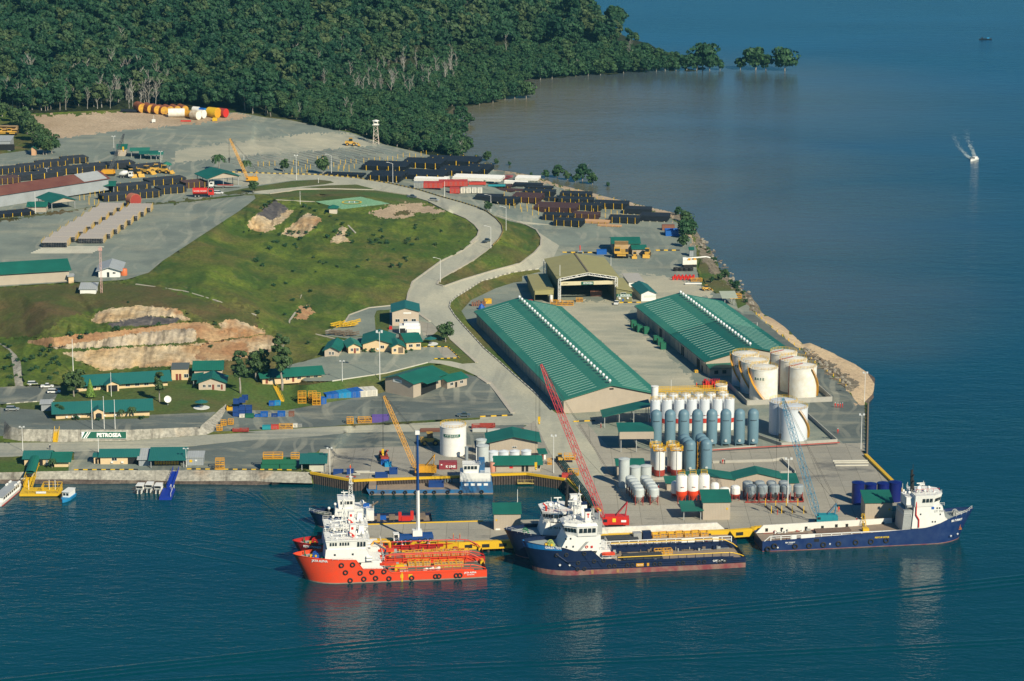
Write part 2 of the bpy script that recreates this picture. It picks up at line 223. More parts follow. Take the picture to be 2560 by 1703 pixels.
region('roadx','cross_road',tt(tH,[(-560,545),(0,542),(540,537),(1150,527),(1900,469),(2356,445)])+tt(tI,[(0,440),(850,392),(1560,365),(2356,318)])+tt(tJ,[(0,525),(400,500),(500,600),(0,600)])+tt(tI,[(2356,380),(1560,440),(1000,450),(700,480),(0,525)])+tt(tH,[(1700,580),(1280,600),(640,625),(0,680),(-560,690)]))
region('darkgravel','seaside_yard',tt(tH,[(680,625),(1280,602),(1700,582)])+tt(tI,[(0,525),(700,480),(1000,450),(1560,440),(2356,380)])+tt(tJ,[(400,595),(650,860),(800,1100)])+tt(tI,[(2356,850),(780,830),(740,600),(500,790),(0,797)])+tt(tH,[(1300,797),(680,700)]))
region('concrete','quay',tt(tI,[(740,600),(1500,575),(2100,560),(2356,560)])+tt(tJ,[(500,560),(640,850),(850,1105)])+[(p[0],p[1])for p in quay_line[::-1][2:]])
region('gravel','waterfront',tt(tH,[(630,700),(1280,680),(1400,797),(630,800)]))
region('lawn','waterfront_lawn',tt(tH,[(-560,690),(100,670),(120,700),(640,690),(630,800),(0,812),(-560,800)]))
region('wallc','seawall',[(p[0],p[1])for p in seawall_top]+[(p[0],p[1])for p in seawall_bot][::-1])
region('wetmud','mudflat',[(p[0],p[1])for p in seawall_bot]+[(p[0],p[1])for p in mud_edge][::-1])
rt=tt(tF,[(530,540),(610,530),(610,480),(780,440),(760,415),(900,300),(950,200),(640,0)])+tt(tC,[(1100,1340),(2200,1330)])+tt(tS,[(440,60),(480,130),(520,230),(520,400),(560,560),(700,640),(880,620),(960,700),(1060,830),(1160,910),(1430,1130)])+tt(tK,[(1150,110),(1350,300),(1520,440),(1640,590),(1700,600),(1705,1020),(290,1015)])+tt(tJ,[(1180,1080),(1100,830),(900,560),(840,500),(650,450)])+tt(tF,[(560,1380),(250,1050),(110,900),(50,800),(140,700),(370,590)])
region('gravel','east_yard',rt)
region('dust','warehouse_yard',tt(tF,[(700,740),(960,720),(1700,700),(1560,860),(1640,950),(2000,1250),(2300,1560),(1850,1568),(1300,1050)]))
region('dust','shore_track',tt(tF,[(1480,420),(1900,480),(2356,600),(2356,660),(1640,740),(1560,520)]))
region('concrete','east_quay',tt(tJ,[(880,600),(980,580),(1180,800)])+tt(tK,[(0,1010),(290,1015),(1480,945),(1700,950),(1705,1020)])+[(p[0],p[1])for p in pier[::-1]]+tt(tJ,[(1130,1445),(800,1100)])+tt(tJ,[(1150,1060),(1060,830)]))
region('darkgravel','shore_road',tt(tS,[(830,760),(960,830),(1050,835),(1430,1130)])+tt(tK,[(1150,110),(1350,300),(1520,440),(1640,590),(1700,600),(1700,950),(1500,950),(1170,660),(1250,400),(1200,250),(900,30)]))
region('lawn','shore_grass',tt(tS,[(560,330),(640,340),(720,470),(820,560),(940,640),(980,740),(900,780),(860,640),(680,620),(600,540),(540,400)]))
region('beach','beach',[(p[0],p[1])for p in beach[:11]]+tt(tS,[(1060,830),(1160,910),(1430,1130)])+tt(tK,[(1150,110),(1350,300),(1520,440),(1640,590)]))
region('wetmud','wet_sand',tt(tK,[(1735,590),(1800,520),(1850,430),(1820,340),(1700,255),(1740,330),(1800,420),(1770,500),(1700,570)]))
region('rocks','rock_bank',tt(tK,[(1060,60),(1180,110),(1380,200),(1450,260),(1660,400),(1590,480),(1520,440),(1350,300),(1150,110)]))
region('rocks','rock_shore',[(p[0],p[1])for p in beach[10:27]]+tt(tC,[(2230,1340)])+tt(tS,[(500,100),(510,200),(560,300),(640,380),(640,440),(760,520),(880,610),(960,700),(1010,790),(1060,830)]))
region('sand','coast_bank',[(p[0],p[1])for p in beach[25:37]]+[(p[0],p[1])for p in bank_top[12:21]][::-1])
region('darkgravel','office_parking',tt(tH,[(-560,220),(0,185),(500,150),(560,20),(330,10),(0,30),(-560,30)]))
region('darkgravel','office_drive',tt(tH,[(-560,470),(0,300),(0,215),(60,225),(380,230),(490,340),(1370,310),(1380,285),(1990,258),(1840,395),(1200,422),(560,420),(180,415),(60,380),(30,480)]))
region('lawn','office_lawn',tt(tH,[(50,190),(500,155),(560,20),(600,-10),(1500,-60),(2356,-90),(2356,80),(2100,180),(1990,255),(1380,280),(1370,315),(500,340),(380,240),(60,222)]))
region('lawn','office_lawn',tt(tE,[(-40,1330),(480,1335),(700,1300),(1200,1230),(1580,1130),(1900,1190),(1930,1230),(1500,1300),(1180,1400),(1110,1420),(640,1495),(280,1568),(-100,1568)]))
region('wallc','retaining_wall',[(p[0],p[1])for p in rw_top]+[(p[0],p[1])for p in rw_bot][::-1])
region('dry','hill_grass',tt(tD,[(-560,450),(0,440),(900,390),(1400,420),(2356,700),(2356,800),(1900,740),(1700,640),(1300,600),(900,640),(600,720),(300,900),(0,900),(-560,860)]))
region('cut','cut_slope',tt(tD,[(850,745),(890,670),(1000,630),(1300,603),(1640,633),(1745,748),(1500,700),(1380,700),(1100,745),(900,770)]))
region('cutgrey','cut_slope',tt(tD,[(1000,770),(1100,745),(1380,700),(1660,725),(1600,765),(1300,790),(1020,800)]))
region('brown','cut_slope',tt(tD,[(240,930),(480,895),(830,860),(1400,800),(1600,765),(1900,760),(2030,830),(2130,900),(1950,940),(1820,900),(1800,820),(1600,820),(1300,850),(800,940),(480,985),(250,950)]))
region('cutpale','cut_slope',tt(tD,[(480,985),(800,940),(1300,850),(1600,820),(1800,820),(1820,935),(1300,965),(900,990),(530,1010)]))
region('cut','cut_slope',tt(tD,[(2020,770),(2100,725),(2200,740),(2356,800),(2356,880),(2130,900),(2030,830)]))
region('cut','cut_slope',tt(tE,[(0,810),(90,830),(60,870),(0,870)]))
region('cut','cut_slope',tt(tD,[(560,1035),(1300,980),(1700,970),(2356,890),(2356,1080),(2150,1100),(1750,1150),(1300,1172),(930,1205)]))
region('brown','cut_slope',tt(tD,[(1850,965),(2100,940),(2280,960),(2300,1050),(2100,1090),(1800,1100)]))
region('cut','cut_slope',tt(tE,[(0,880),(120,870),(220,950),(180,1010),(0,1050)]))
region('wallc','drain',tt(tD,[(0,950),(90,1000),(150,1060),(190,1120),(215,1345),(140,1345),(110,1120),(90,1020),(0,960)]))
region('cutgrey','cut_slope',tt(tB,[(690,1100),(820,1190),(760,1240),(680,1290),(600,1270),(530,1235)]))
region('cut','cut_slope',tt(tB,[(820,1190),(862,1205),(800,1270),(640,1390),(590,1405),(450,1370),(440,1310),(470,1260),(530,1235),(600,1270),(680,1290),(760,1240)]))
region('cut','cut_slope',tt(tB,[(985,1225),(1120,1275),(1060,1360),(925,1458),(745,1420),(850,1320)]))
region('cut','cut_slope',tt(tB,[(1300,1340),(1350,1370),(1340,1450),(1390,1490),(1230,1505),(1215,1460),(1270,1400)]))
region('sand','bare_patch',tt(tB,[(1640,1190),(1830,1140),(2000,1130),(2230,1200),(2200,1225),(2000,1220),(1960,1260),(1700,1280),(1580,1230)]))
region('dry','hill_grass',tt(tB,[(1750,1235),(1850,1200),(1980,1220),(1900,1250)]))
region('brown','bare_patch',tt(tE,[(400,620),(470,600),(540,660),(470,740),(355,720)]))
region('helipad','helipad',tt(tB,[(1060,1120),(1480,1075),(1750,1138),(1310,1190)]))
region('forest','forest_floor',[(-260,-230)]+[(p[0],p[1])for p in ridge[::-1]][1:]+[(p[0],p[1])for p in beach[37:]][::-1]+tt(tC,[(160,755)])+tt(tB,[(2000,665),(1700,590),(1400,480),(1100,415),(830,360),(600,335)])+tt(tA,[(2200,285),(1750,270),(1200,270),(700,290),(230,310),(0,270),(-560,270)]))
def in_poly(P,poly):
 x,y=P[:,0],P[:,1];r=np.zeros(len(P),bool);n=len(poly);j=n-1
 for i in range(n):
  xi,yi=poly[i][:2];xj,yj=poly[j][:2]
  if yi!=yj:
   c=((yi>y)!=(yj>y))&(x<(xj-xi)*(y-yi)/(yj-yi)+xi);r^=c
  j=i
 return r
class TIN:
 def __init__(s):
  vs,es,zs=[],[],[]
  for pts,closed in LINES:
   k=len(vs)
   for p in pts:vs.append(Vector(p[:2]));zs.append(p[2])
   es+=[(k+i,k+i+1)for i in range(len(pts)-1)]
  for p in CTRL:vs.append(Vector(p[:2]));zs.append(p[2])
  V,E_,F,ov,oe,of=delaunay_2d_cdt(vs,es,[],0,0.5)
  s.V=np.array([v[:]for v in V]);s.Z=np.zeros(len(V));known=np.zeros(len(V),bool)
  for i,o in enumerate(ov):
   if o:s.Z[i]=sum(zs[k]for k in o)/len(o);known[i]=True
  base=s.V[known];bz=s.Z[known]
  for i in np.nonzero(~known)[0]:
   d=((base-s.V[i])**2).sum(1);k=np.argsort(d)[:2];wt=1/(np.sqrt(d[k])+1e-3);s.Z[i]=(bz[k]*wt).sum()/wt.sum()
  s.F=np.array([list(f)for f in F if len(f)==3])
  a,b,c=(s.V[s.F[:,i]]for i in range(3));s.a,s.b,s.c=a,b,c
  s.det=(b[:,1]-c[:,1])*(a[:,0]-c[:,0])+(c[:,0]-b[:,0])*(a[:,1]-c[:,1])
  ok=np.abs(s.det)>1e-9
  s.F,s.a,s.b,s.c,s.det=s.F[ok],a[ok],b[ok],c[ok],s.det[ok]
 def z(s,x,y):
  l0=((s.b[:,1]-s.c[:,1])*(x-s.c[:,0])+(s.c[:,0]-s.b[:,0])*(y-s.c[:,1]))/s.det
  l1=((s.c[:,1]-s.a[:,1])*(x-s.c[:,0])+(s.a[:,0]-s.c[:,0])*(y-s.c[:,1]))/s.det
  m=np.minimum(np.minimum(l0,l1),1-l0-l1);i=int(np.argmax(m));f=s.F[i]
  return float(l0[i]*s.Z[f[0]]+l1[i]*s.Z[f[1]]+(1-l0[i]-l1[i])*s.Z[f[2]])
T0=TIN()
def gz(px,py):return T0.z(px,py)
def GP(px,py,dz=0.0):
 """the point of the ground seen at that place of the photograph"""
 return G(px,py,gz(px,py))+Vector((0,0,dz))
LAND=[(p[0],p[1])for p in mud_edge]+[(p[0],p[1])for p in quay_line[:-1]]+[(p[0],p[1])for p in pier]+[(p[0],p[1])for p in quay_east]+[(p[0],p[1])for p in beach]+[(p[0],p[1])for p in ridge[1:]]+[(-260,100),(-260,262),(-260,500),(-260,760),(-260,960),(-260,1010),(-260,1085),(-260,1128)]
def densify(pts,step,closed):
 out=[];n=len(pts)
 for i in range(n if closed else n-1):
  a,b=pts[i],pts[(i+1)%n];d=math.dist(a[:2],b[:2]);k=max(1,int(d/step))
  for j in range(k):out.append((a[0]+(b[0]-a[0])*j/k,a[1]+(b[1]-a[1])*j/k))
 if not closed:out.append(pts[-1][:2])
 return out
def build_terrain():
 vs,es=[],[]
 def add(pts,closed):
  k=len(vs);d=densify(pts,14,closed);vs.extend(Vector(p)for p in d)
  n=len(d);es.extend((k+i,k+(i+1)%n)for i in range(n if closed else n-1))
 add(LAND,True)
 for pts,c in LINES:add(pts,False)
 r=random.Random(3)
 ORGK=('cut','cutgrey','cutpale','brown','sand','dry','rocks','beach','dust')
 for k_,nm_,poly in REG:
  if k_ not in ORGK:add(poly,True);continue
  xs,ys=[p[0]for p in poly],[p[1]for p in poly]
  if nm_ in('cut_slope','bare_patch','rock_bank','rock_shore','hill_grass')or k_ in('sand','dust','dry'):
   st=4.5 if max(xs)-min(xs)<330 else 7;y_=min(ys)-6
   while y_<max(ys)+6:
    x_=min(xs)-8
    while x_<max(xs)+8:vs.append(Vector((x_+r.uniform(-1,1),y_+r.uniform(-.7,.7))));x_+=st
    y_+=st*.6
 y=-225.0;k=0
 while y<1480:
  st=11 if y<300 else 12
  x=-255+(st/2 if k%2 else 0)
  while x<2500:
   vs.append(Vector((x+r.uniform(-2,2),y+r.uniform(-1,1))));x+=st
  y+=st*0.62;k+=1
 V,E_,F,ov,oe,of=delaunay_2d_cdt(vs,es,[],0,0.6)
 P=np.array([v[:]for v in V]);F=np.array([list(f)for f in F if len(f)==3])
 cen=P[F].mean(axis=1);inside=in_poly(cen,LAND);F=F[inside];cen=cen[inside]
 reg=np.full(len(F),-1)
 jit=np.array([[noise.noise(Vector((c[0]*.06,c[1]*.13,1)))*14+noise.noise(Vector((c[0]*.2,c[1]*.4,5)))*7,noise.noise(Vector((c[0]*.06,c[1]*.13,9)))*7+noise.noise(Vector((c[0]*.2,c[1]*.4,15)))*4]for c in cen])
 for i,(k_,_,poly)in enumerate(REG):reg[in_poly(cen+jit*(.55 if k_[:3]in('cut','bro')else 1)if k_ in ORGK else cen,poly)]=i
 used=np.unique(F);co={}
 rough={'grass':0.9,'dry':0.7,'cut':0.86,'cutpale':0.86,'brown':0.5,'forest':1.0,'rocks':0.7,'sand':0.25,'cutgrey':0.7}
 amp={}
 for f,g in zip(F,reg):
  a=rough.get(REG[g][0]if g>=0 else 'grass',0.0)
  for v in f:amp[v]=min(amp.get(v,9),a)
 for v in used:
  x,yv=P[v];z=gz(x,yv);p=G(x,yv,z)
  a_=amp[v]
  if a_>0:
   n=noise.noise(p*0.045)*1.0+noise.noise(p*0.19)*0.4+(noise.noise(Vector((p.x*.5,p.y*.06,0)))*.5 if .85<a_<1.5 else 0)
   p=G(x,yv,z+n*amp[v]*1.1)
  co[v]=p
 groups={}
 for f,g in zip(F,reg):
  key=(REG[g][0],REG[g][1])if g>=0 else('grass','ground')
  groups.setdefault(key,[]).append(f)
 names={}
 for(mk,nm),fs in groups.items():
  idx={};vv=[];ff=[]
  for f in fs:
   t=[]
   for v in f:
    if v not in idx:idx[v]=len(vv);vv.append(co[v])
    t.append(idx[v])
   a,b,c=(vv[i]for i in t)
   if(b-a).cross(c-a).z<0:t.reverse()
   ff.append(t)
  me=bpy.data.meshes.new(nm);me.from_pydata(vv,[],ff);me.materials.append(GM[mk]);me.update()
  for pl in me.polygons:pl.use_smooth=True
  o=bpy.data.objects.new(nm,me);C.objects.link(o);o['kind']='structure'
 return co
build_terrain()
def skirt(name,pts,mat,depth,out=0.0,back=None):
 vv,ff=[],[]
 for(x,y,z)in pts:
  p=G(x,y,z);vv.append(p)
  q=p+Vector((0,out,0));q.z=-depth if back is None else-2;vv.append(q)
 for i in range(len(pts)-1):ff.append((2*i,2*i+1,2*i+3,2*i+2))
 me=bpy.data.meshes.new(name);me.from_pydata(vv,[],ff);me.materials.append(mat)
 for pl in me.polygons:pl.use_smooth=False
 o=bpy.data.objects.new(name,me);C.objects.link(o);o['kind']='structure';return o
skirt('hill_far_side',ridge,GM['forest'],2,160,back=1)
skirt('shore_edge',beach,GM['wetmud'],3)
skirt('mud_edge',mud_edge,GM['wetmud'],3)
# ------------------------------------------------------------------ water
def water():
 m,t,b,N,L=nodes_of('sea_water');co=pos(N)
 def blob(x,y,r):
  v=N.new('ShaderNodeVectorMath');v.operation='DISTANCE';L.new(warp,v.inputs[0]);v.inputs[1].default_value=(x,y,0)
  q=N.new('ShaderNodeMapRange');q.inputs[1].default_value=r;q.inputs[2].default_value=r*0.1;q.interpolation_type='SMOOTHSTEP'
  L.new(v.outputs['Value'],q.inputs[0]);return q.outputs[0]
 nz=N.new('ShaderNodeTexNoise');nz.inputs['Scale'].default_value=0.004;nz.inputs['Detail'].default_value=4;L.new(co,nz.inputs['Vector'])
 sc=N.new('ShaderNodeVectorMath');sc.operation='SCALE';sc.inputs['Scale'].default_value=160;L.new(nz.outputs['Color'],sc.inputs[0])
 ad=N.new('ShaderNodeVectorMath');ad.operation='ADD';L.new(co,ad.inputs[0]);L.new(sc.outputs[0],ad.inputs[1])
 fl=N.new('ShaderNodeVectorMath');fl.operation='MULTIPLY';L.new(ad.outputs[0],fl.inputs[0]);fl.inputs[1].default_value=(1,1,0);warp=fl.outputs[0]
 tot=None
 for(px,py,r,k)in WBLOBS:
  p=G(px,py);o=blob(p.x+80,p.y+80,r)
  mu=N.new('ShaderNodeMath');mu.operation='MULTIPLY';mu.inputs[1].default_value=k;L.new(o,mu.inputs[0])
  if tot is None:tot=mu.outputs[0]
  else:
   mx=N.new('ShaderNodeMath');mx.operation='MAXIMUM';L.new(tot,mx.inputs[0]);L.new(mu.outputs[0],mx.inputs[1]);tot=mx.outputs[0]
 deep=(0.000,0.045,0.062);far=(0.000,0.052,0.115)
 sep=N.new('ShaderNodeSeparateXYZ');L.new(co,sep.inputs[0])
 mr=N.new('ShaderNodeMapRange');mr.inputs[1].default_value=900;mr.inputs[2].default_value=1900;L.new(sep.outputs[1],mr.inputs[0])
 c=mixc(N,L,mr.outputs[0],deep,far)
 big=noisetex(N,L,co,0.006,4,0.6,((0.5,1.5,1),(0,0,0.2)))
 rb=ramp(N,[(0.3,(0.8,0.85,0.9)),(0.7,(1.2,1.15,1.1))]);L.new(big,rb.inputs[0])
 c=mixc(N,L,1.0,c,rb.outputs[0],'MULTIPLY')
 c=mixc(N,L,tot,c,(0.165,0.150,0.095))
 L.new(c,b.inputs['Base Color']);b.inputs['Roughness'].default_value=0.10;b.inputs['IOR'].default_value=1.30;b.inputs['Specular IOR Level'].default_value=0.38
 w1=noisetex(N,L,co,0.55,3,0.6,((0.55,1.0,1),(0,0,0.25)))
 w2=noisetex(N,L,co,0.13,3,0.6,((0.45,1.0,1),(0,0,-0.2)))
 calm=noisetex(N,L,co,0.007,3,0.6,((0.35,1.3,1),(0,0,0.3)))
 rc=ramp(N,[(0.35,(0.45,0.45,0.45)),(0.65,(1.1,1.1,1.1))]);L.new(calm,rc.inputs[0])
 a1=N.new('ShaderNodeMath');a1.operation='MULTIPLY_ADD';L.new(w2,a1.inputs[0]);a1.inputs[1].default_value=1.7;L.new(w1,a1.inputs[2])
 st=N.new('ShaderNodeMath');st.operation='MULTIPLY';L.new(rc.outputs[0],st.inputs[0]);st.inputs[1].default_value=0.5
 bp=N.new('ShaderNodeBump');bp.inputs['Distance'].default_value=0.55;L.new(a1.outputs[0],bp.inputs['Height']);L.new(st.outputs[0],bp.inputs['Strength'])
 L.new(bp.outputs[0],b.inputs['Normal'])
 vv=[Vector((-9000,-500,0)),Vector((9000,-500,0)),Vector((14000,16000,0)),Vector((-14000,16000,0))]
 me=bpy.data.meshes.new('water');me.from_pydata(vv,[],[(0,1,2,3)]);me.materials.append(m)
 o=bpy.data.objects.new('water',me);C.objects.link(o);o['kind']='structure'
WBLOBS=[(1180,300,260,.95),(1300,250,260,.9),(1500,260,330,.55),(1300,380,260,.8),(1600,430,220,.5),(1750,560,230,.5),(1500,480,200,.75),(1850,700,150,.4),(1980,800,110,.3),(1750,200,200,.4)]
water()
# ------------------------------------------------------------------ mesh helpers
class MB:
 def __init__(s):s.v,s.f,s.m=[],[],Matrix.Identity(4)
 def at(s,x=0,y=0,z=0,rz=0):s.m=Matrix.Translation((x,y,z))@Matrix.Rotation(rz,4,'Z');return s
 def add(s,vs,fs):
  k=len(s.v);s.v+=[s.m@Vector(v)for v in vs];s.f+=[tuple(i+k for i in f)for f in fs];return s
 def box(s,x0,x1,y0,y1,z0,z1):
  return s.add([(x0,y0,z0),(x1,y0,z0),(x1,y1,z0),(x0,y1,z0),(x0,y0,z1),(x1,y0,z1),(x1,y1,z1),(x0,y1,z1)],[(3,2,1,0),(4,5,6,7),(0,1,5,4),(1,2,6,5),(2,3,7,6),(3,0,4,7)])
 def cb(s,cx,cy,cz,sx,sy,sz):return s.box(cx-sx/2,cx+sx/2,cy-sy/2,cy+sy/2,cz,cz+sz)
 def prism(s,poly,z0,z1):
  n=len(poly);a=sum(poly[i][0]*poly[(i+1)%n][1]-poly[(i+1)%n][0]*poly[i][1]for i in range(n))
  if a<0:poly=poly[::-1]
  return s.add([(p[0],p[1],z0)for p in poly]+[(p[0],p[1],z1)for p in poly],[tuple(range(n))[::-1],tuple(range(n,2*n))]+[(i,(i+1)%n,(i+1)%n+n,i+n)for i in range(n)])
 def ext(s,prof,axis,a,b):
  """profile (u,z) extruded along x ('x': u=y) or y ('y': u=x)"""
  n=len(prof)
  f=(lambda t,p:(t,p[0],p[1]))if axis=='x' else(lambda t,p:(p[0],t,p[1]))
  return s.add([f(a,p)for p in prof]+[f(b,p)for p in prof],[tuple(range(n)),tuple(range(n,2*n))[::-1]]+[(i,i+n,(i+1)%n+n,(i+1)%n)for i in range(n)])
 def tube(s,p0,p1,r,n=6,r1=None,cap=True):
  p0,p1=Vector(p0),Vector(p1);d=p1-p0
  if d.length<1e-6:return s
  q=d.to_track_quat('Z','Y').to_matrix();r1=r if r1 is None else r1;vs=[]
  for p,rr in((p0,r),(p1,r1)):
   for i in range(n):
    a=2*math.pi*i/n;vs.append(p+q@Vector((rr*math.cos(a),rr*math.sin(a),0)))
  fs=[(i,(i+1)%n,(i+1)%n+n,i+n)for i in range(n)]
  if cap:fs+=[tuple(range(n))[::-1],tuple(range(n,2*n))]
  return s.add(vs,fs)
 def path(s,pts,r,n=6):
  for a,b in zip(pts,pts[1:]):s.tube(a,b,r,n)
  return s
 def lathe(s,prof,n=24,cx=0,cy=0,cz=0):
  """prof: (radius, z) from bottom to top"""
  vs,fs=[],[];k=len(prof)
  for r,z in prof:
   for i in range(n):
    a=2*math.pi*i/n;vs.append((cx+r*math.cos(a),cy+r*math.sin(a),cz+z))
  for j in range(k-1):
   for i in range(n):fs.append((j*n+i,j*n+(i+1)%n,(j+1)*n+(i+1)%n,(j+1)*n+i))
  fs.append(tuple(range(n))[::-1]);fs.append(tuple(range((k-1)*n,k*n)))
  return s.add(vs,fs)
 def loft(s,secs,cap=True):
  """list of closed rings with equal counts"""
  n=len(secs[0]);vs=[p for r in secs for p in r];fs=[]
  for j in range(len(secs)-1):
   for i in range(n):fs.append((j*n+i,j*n+(i+1)%n,(j+1)*n+(i+1)%n,(j+1)*n+i))
  if cap:fs+=[tuple(range(n))[::-1],tuple(range((len(secs)-1)*n,len(secs)*n))]
  return s.add(vs,fs)
 def quad(s,a,b,c,d):return s.add([a,b,c,d],[(0,1,2,3)])
 def torus(s,c,R_,r,axis='y',n=12,m=6):
  vs,fs=[],[]
  for i in range(n):
   a=2*math.pi*i/n
   for j in range(m):
    t=2*math.pi*j/m;rr=R_+r*math.cos(t);h=r*math.sin(t)
    p=(rr*math.cos(a),h,rr*math.sin(a))if axis=='y' else((h,rr*math.cos(a),rr*math.sin(a))if axis=='x' else(rr*math.cos(a),rr*math.sin(a),h))
    vs.append((c[0]+p[0],c[1]+p[1],c[2]+p[2]))
  for i in range(n):
   for j in range(m):fs.append((i*m+j,((i+1)%n)*m+j,((i+1)%n)*m+(j+1)%m,i*m+(j+1)%m))
  return s.add(vs,fs)
 def lattice(s,p0,p1,w0,w1,bays,r,h0=None,h1=None):
  """four chords with zigzag lacing from p0 to p1"""
  p0,p1=Vector(p0),Vector(p1);q=(p1-p0).to_track_quat('Z','Y').to_matrix()
  h0=w0 if h0 is None else h0;h1=w1 if h1 is None else h1
  def ring(t):
   c=p0.lerp(p1,t);a=(w0+(w1-w0)*t)/2;b=(h0+(h1-h0)*t)/2
   return[c+q@Vector(o)for o in((a,b,0),(-a,b,0),(-a,-b,0),(a,-b,0))]
  prev=ring(0)
  for k in range(1,bays+1):
   cur=ring(k/bays)
   for i in range(4):
    s.tube(prev[i],cur[i],r,4,cap=False)
    j=(i+1)%4
    s.tube(prev[i]if k%2 else prev[j],cur[j]if k%2 else cur[i],r*0.62,3,cap=False)
   if k%3==0:
    for i in range(4):s.tube(cur[i],cur[(i+1)%4],r*0.6,3,cap=False)
   prev=cur
  return s
 def mesh(s,name,mat,smooth=False):
  me=bpy.data.meshes.new(name);me.from_pydata(s.v,[],s.f)
  if mat:me.materials.append(mat)
  if smooth=='auto' or smooth is True:
   for p in me.polygons:p.use_smooth=True
   if smooth=='auto':
    try:me.set_sharp_from_angle(angle=R(35))
    except Exception:pass
  me.update();return me
 def build(s,name,mat,parent=None,label=None,smooth=False):
  o=bpy.data.objects.new(name,s.mesh(name,mat,smooth));C.objects.link(o)
  if parent:o.parent=parent
  if label:o['label']=label
  return o
USED={}
def tag(o,label,cat,group=None,kind=None):
 if label:o['label']=label
 if cat:o['category']=cat
 if group:o['group']=group
 if kind:o['kind']=kind
 return o
def thing(name,label,cat,loc=(0,0,0),rz=0,group=None):
 o=bpy.data.objects.new(name,None);C.objects.link(o);o.location=loc;o.rotation_euler=(0,0,rz);o.empty_display_size=1
 return tag(o,label,cat,group)
def solo(mb,name,mat,label,cat,loc=(0,0,0),rz=0,group=None,smooth=False):
 o=mb.build(name,mat,None,None,smooth);o.location=loc;o.rotation_euler=(0,0,rz)
 return tag(o,label,cat,group)
KIDS={}
def dup(root,loc,rz=0,label=None,group=None,scale=None):
 if root.name not in KIDS:KIDS[root.name]=[(c,list(c.children))for c in root.children]
 r=root.copy();C.objects.link(r);r.location=loc;r.rotation_euler=(0,0,rz)
 if scale:r.scale=(scale,)*3 if isinstance(scale,(int,float))else scale
 if label:r['label']=label
 if group:r['group']=group
 for ch,gs in KIDS[root.name]:
  c=ch.copy();C.objects.link(c);c.parent=r
  for g in gs:d=g.copy();C.objects.link(d);d.parent=c
 return r
def ang(a,b):return math.atan2(b[1]-a[1],b[0]-a[0])
class Proto:
 """first call places the built thing itself, later calls copy it"""
 def __init__(s,f):s.f,s.o=f,None
 def __call__(s,loc,rz,label,group=None,scale=None):
  if s.o is None:
   s.o=s.f();s.src=s.o;o=s.o;o.location=loc;o.rotation_euler=(0,0,rz)
   if scale:o.scale=(scale,)*3 if isinstance(scale,(int,float))else scale
   o['label']=label
   if group:o['group']=group
   return o
  return dup(s.o,loc,rz,label,group,scale or 1.0)
# ------------------------------------------------------------------ foliage
def leaf_mat(name,a,b,c):
 m,t,bs,N,L=nodes_of(name)
 oi=N.new('ShaderNodeObjectInfo');co=objco(N)
 r=ramp(N,[(0.0,a),(0.65,b),(1.0,c)]);L.new(oi.outputs['Random'],r.inputs[0])
 n=noisetex(N,L,co,0.5,3,0.6);q=ramp(N,[(0.3,(0.55,0.6,0.6)),(0.7,(1.35,1.3,1.15))]);L.new(n,q.inputs[0])
 cc=mixc(N,L,1.0,r.outputs[0],q.outputs[0],'MULTIPLY')
 L.new(cc,bs.inputs['Base Color']);bs.inputs['Roughness'].default_value=0.65;bs.inputs['Specular IOR Level'].default_value=0.25
 MATS[name]=m;return m
LM=leaf_mat('forest_leaves',(0.013,0.054,0.028),(0.028,0.078,0.034),(0.070,0.105,0.044))
LMB=leaf_mat('mangrove_leaves',(0.020,0.066,0.030),(0.032,0.085,0.034),(0.050,0.095,0.036))
LMG=leaf_mat('garden_leaves',(0.035,0.080,0.030),(0.050,0.095,0.035),(0.060,0.100,0.035))
LML=leaf_mat('bright_leaves',(0.16,0.28,0.045),(0.16,0.28,0.045),(0.16,0.28,0.045))
BARK=paint('bark',(0.30,0.27,0.23),0.9,dirt=0.6,scale=2)
GREYB=paint('grey_bark',(0.36,0.34,0.30),0.9,dirt=0.4,scale=2)
def crown_mb(seed,rx,rz,h0,nblob=14,nleaf=60,ls=0.75,spread=1.0,droop=0.0):
 r=random.Random(seed);mb=MB()
 for k in range(nblob):
  a=r.uniform(0,2*math.pi);t=math.sqrt(r.random())*0.72*spread;u=r.uniform(-0.75,0.85)
  sh=math.sqrt(max(0.05,1-u*u*0.8))
  c=Vector((rx*t*sh*math.cos(a),rx*t*sh*math.sin(a),h0+rz*(1+u)))
  br=rx*r.uniform(0.26,0.46);bz=br*r.uniform(0.55,0.85)
  for j in range(nleaf):
   d=Vector((r.gauss(0,1),r.gauss(0,1),r.gauss(0.35,1)));d.normalize()
   p=c+Vector((d.x*br,d.y*br,d.z*bz))*r.uniform(0.75,1.12)
   n=(d+Vector((r.gauss(0,.45),r.gauss(0,.45),r.gauss(0.15,.45)))).normalized()
   x=n.orthogonal().normalized();y=n.cross(x);th=r.uniform(0,6.28)
   x,y=x*math.cos(th)+y*math.sin(th),y*math.cos(th)-x*math.sin(th)
   s1=ls*r.uniform(0.55,1.25);s2=s1*r.uniform(0.5,0.9)
   mb.add([p-x*s1-y*s2*0.3,p-y*s2,p+x*s1+y*s2*0.2,p+y*s2],[(0,1,2,3)])
 return mb
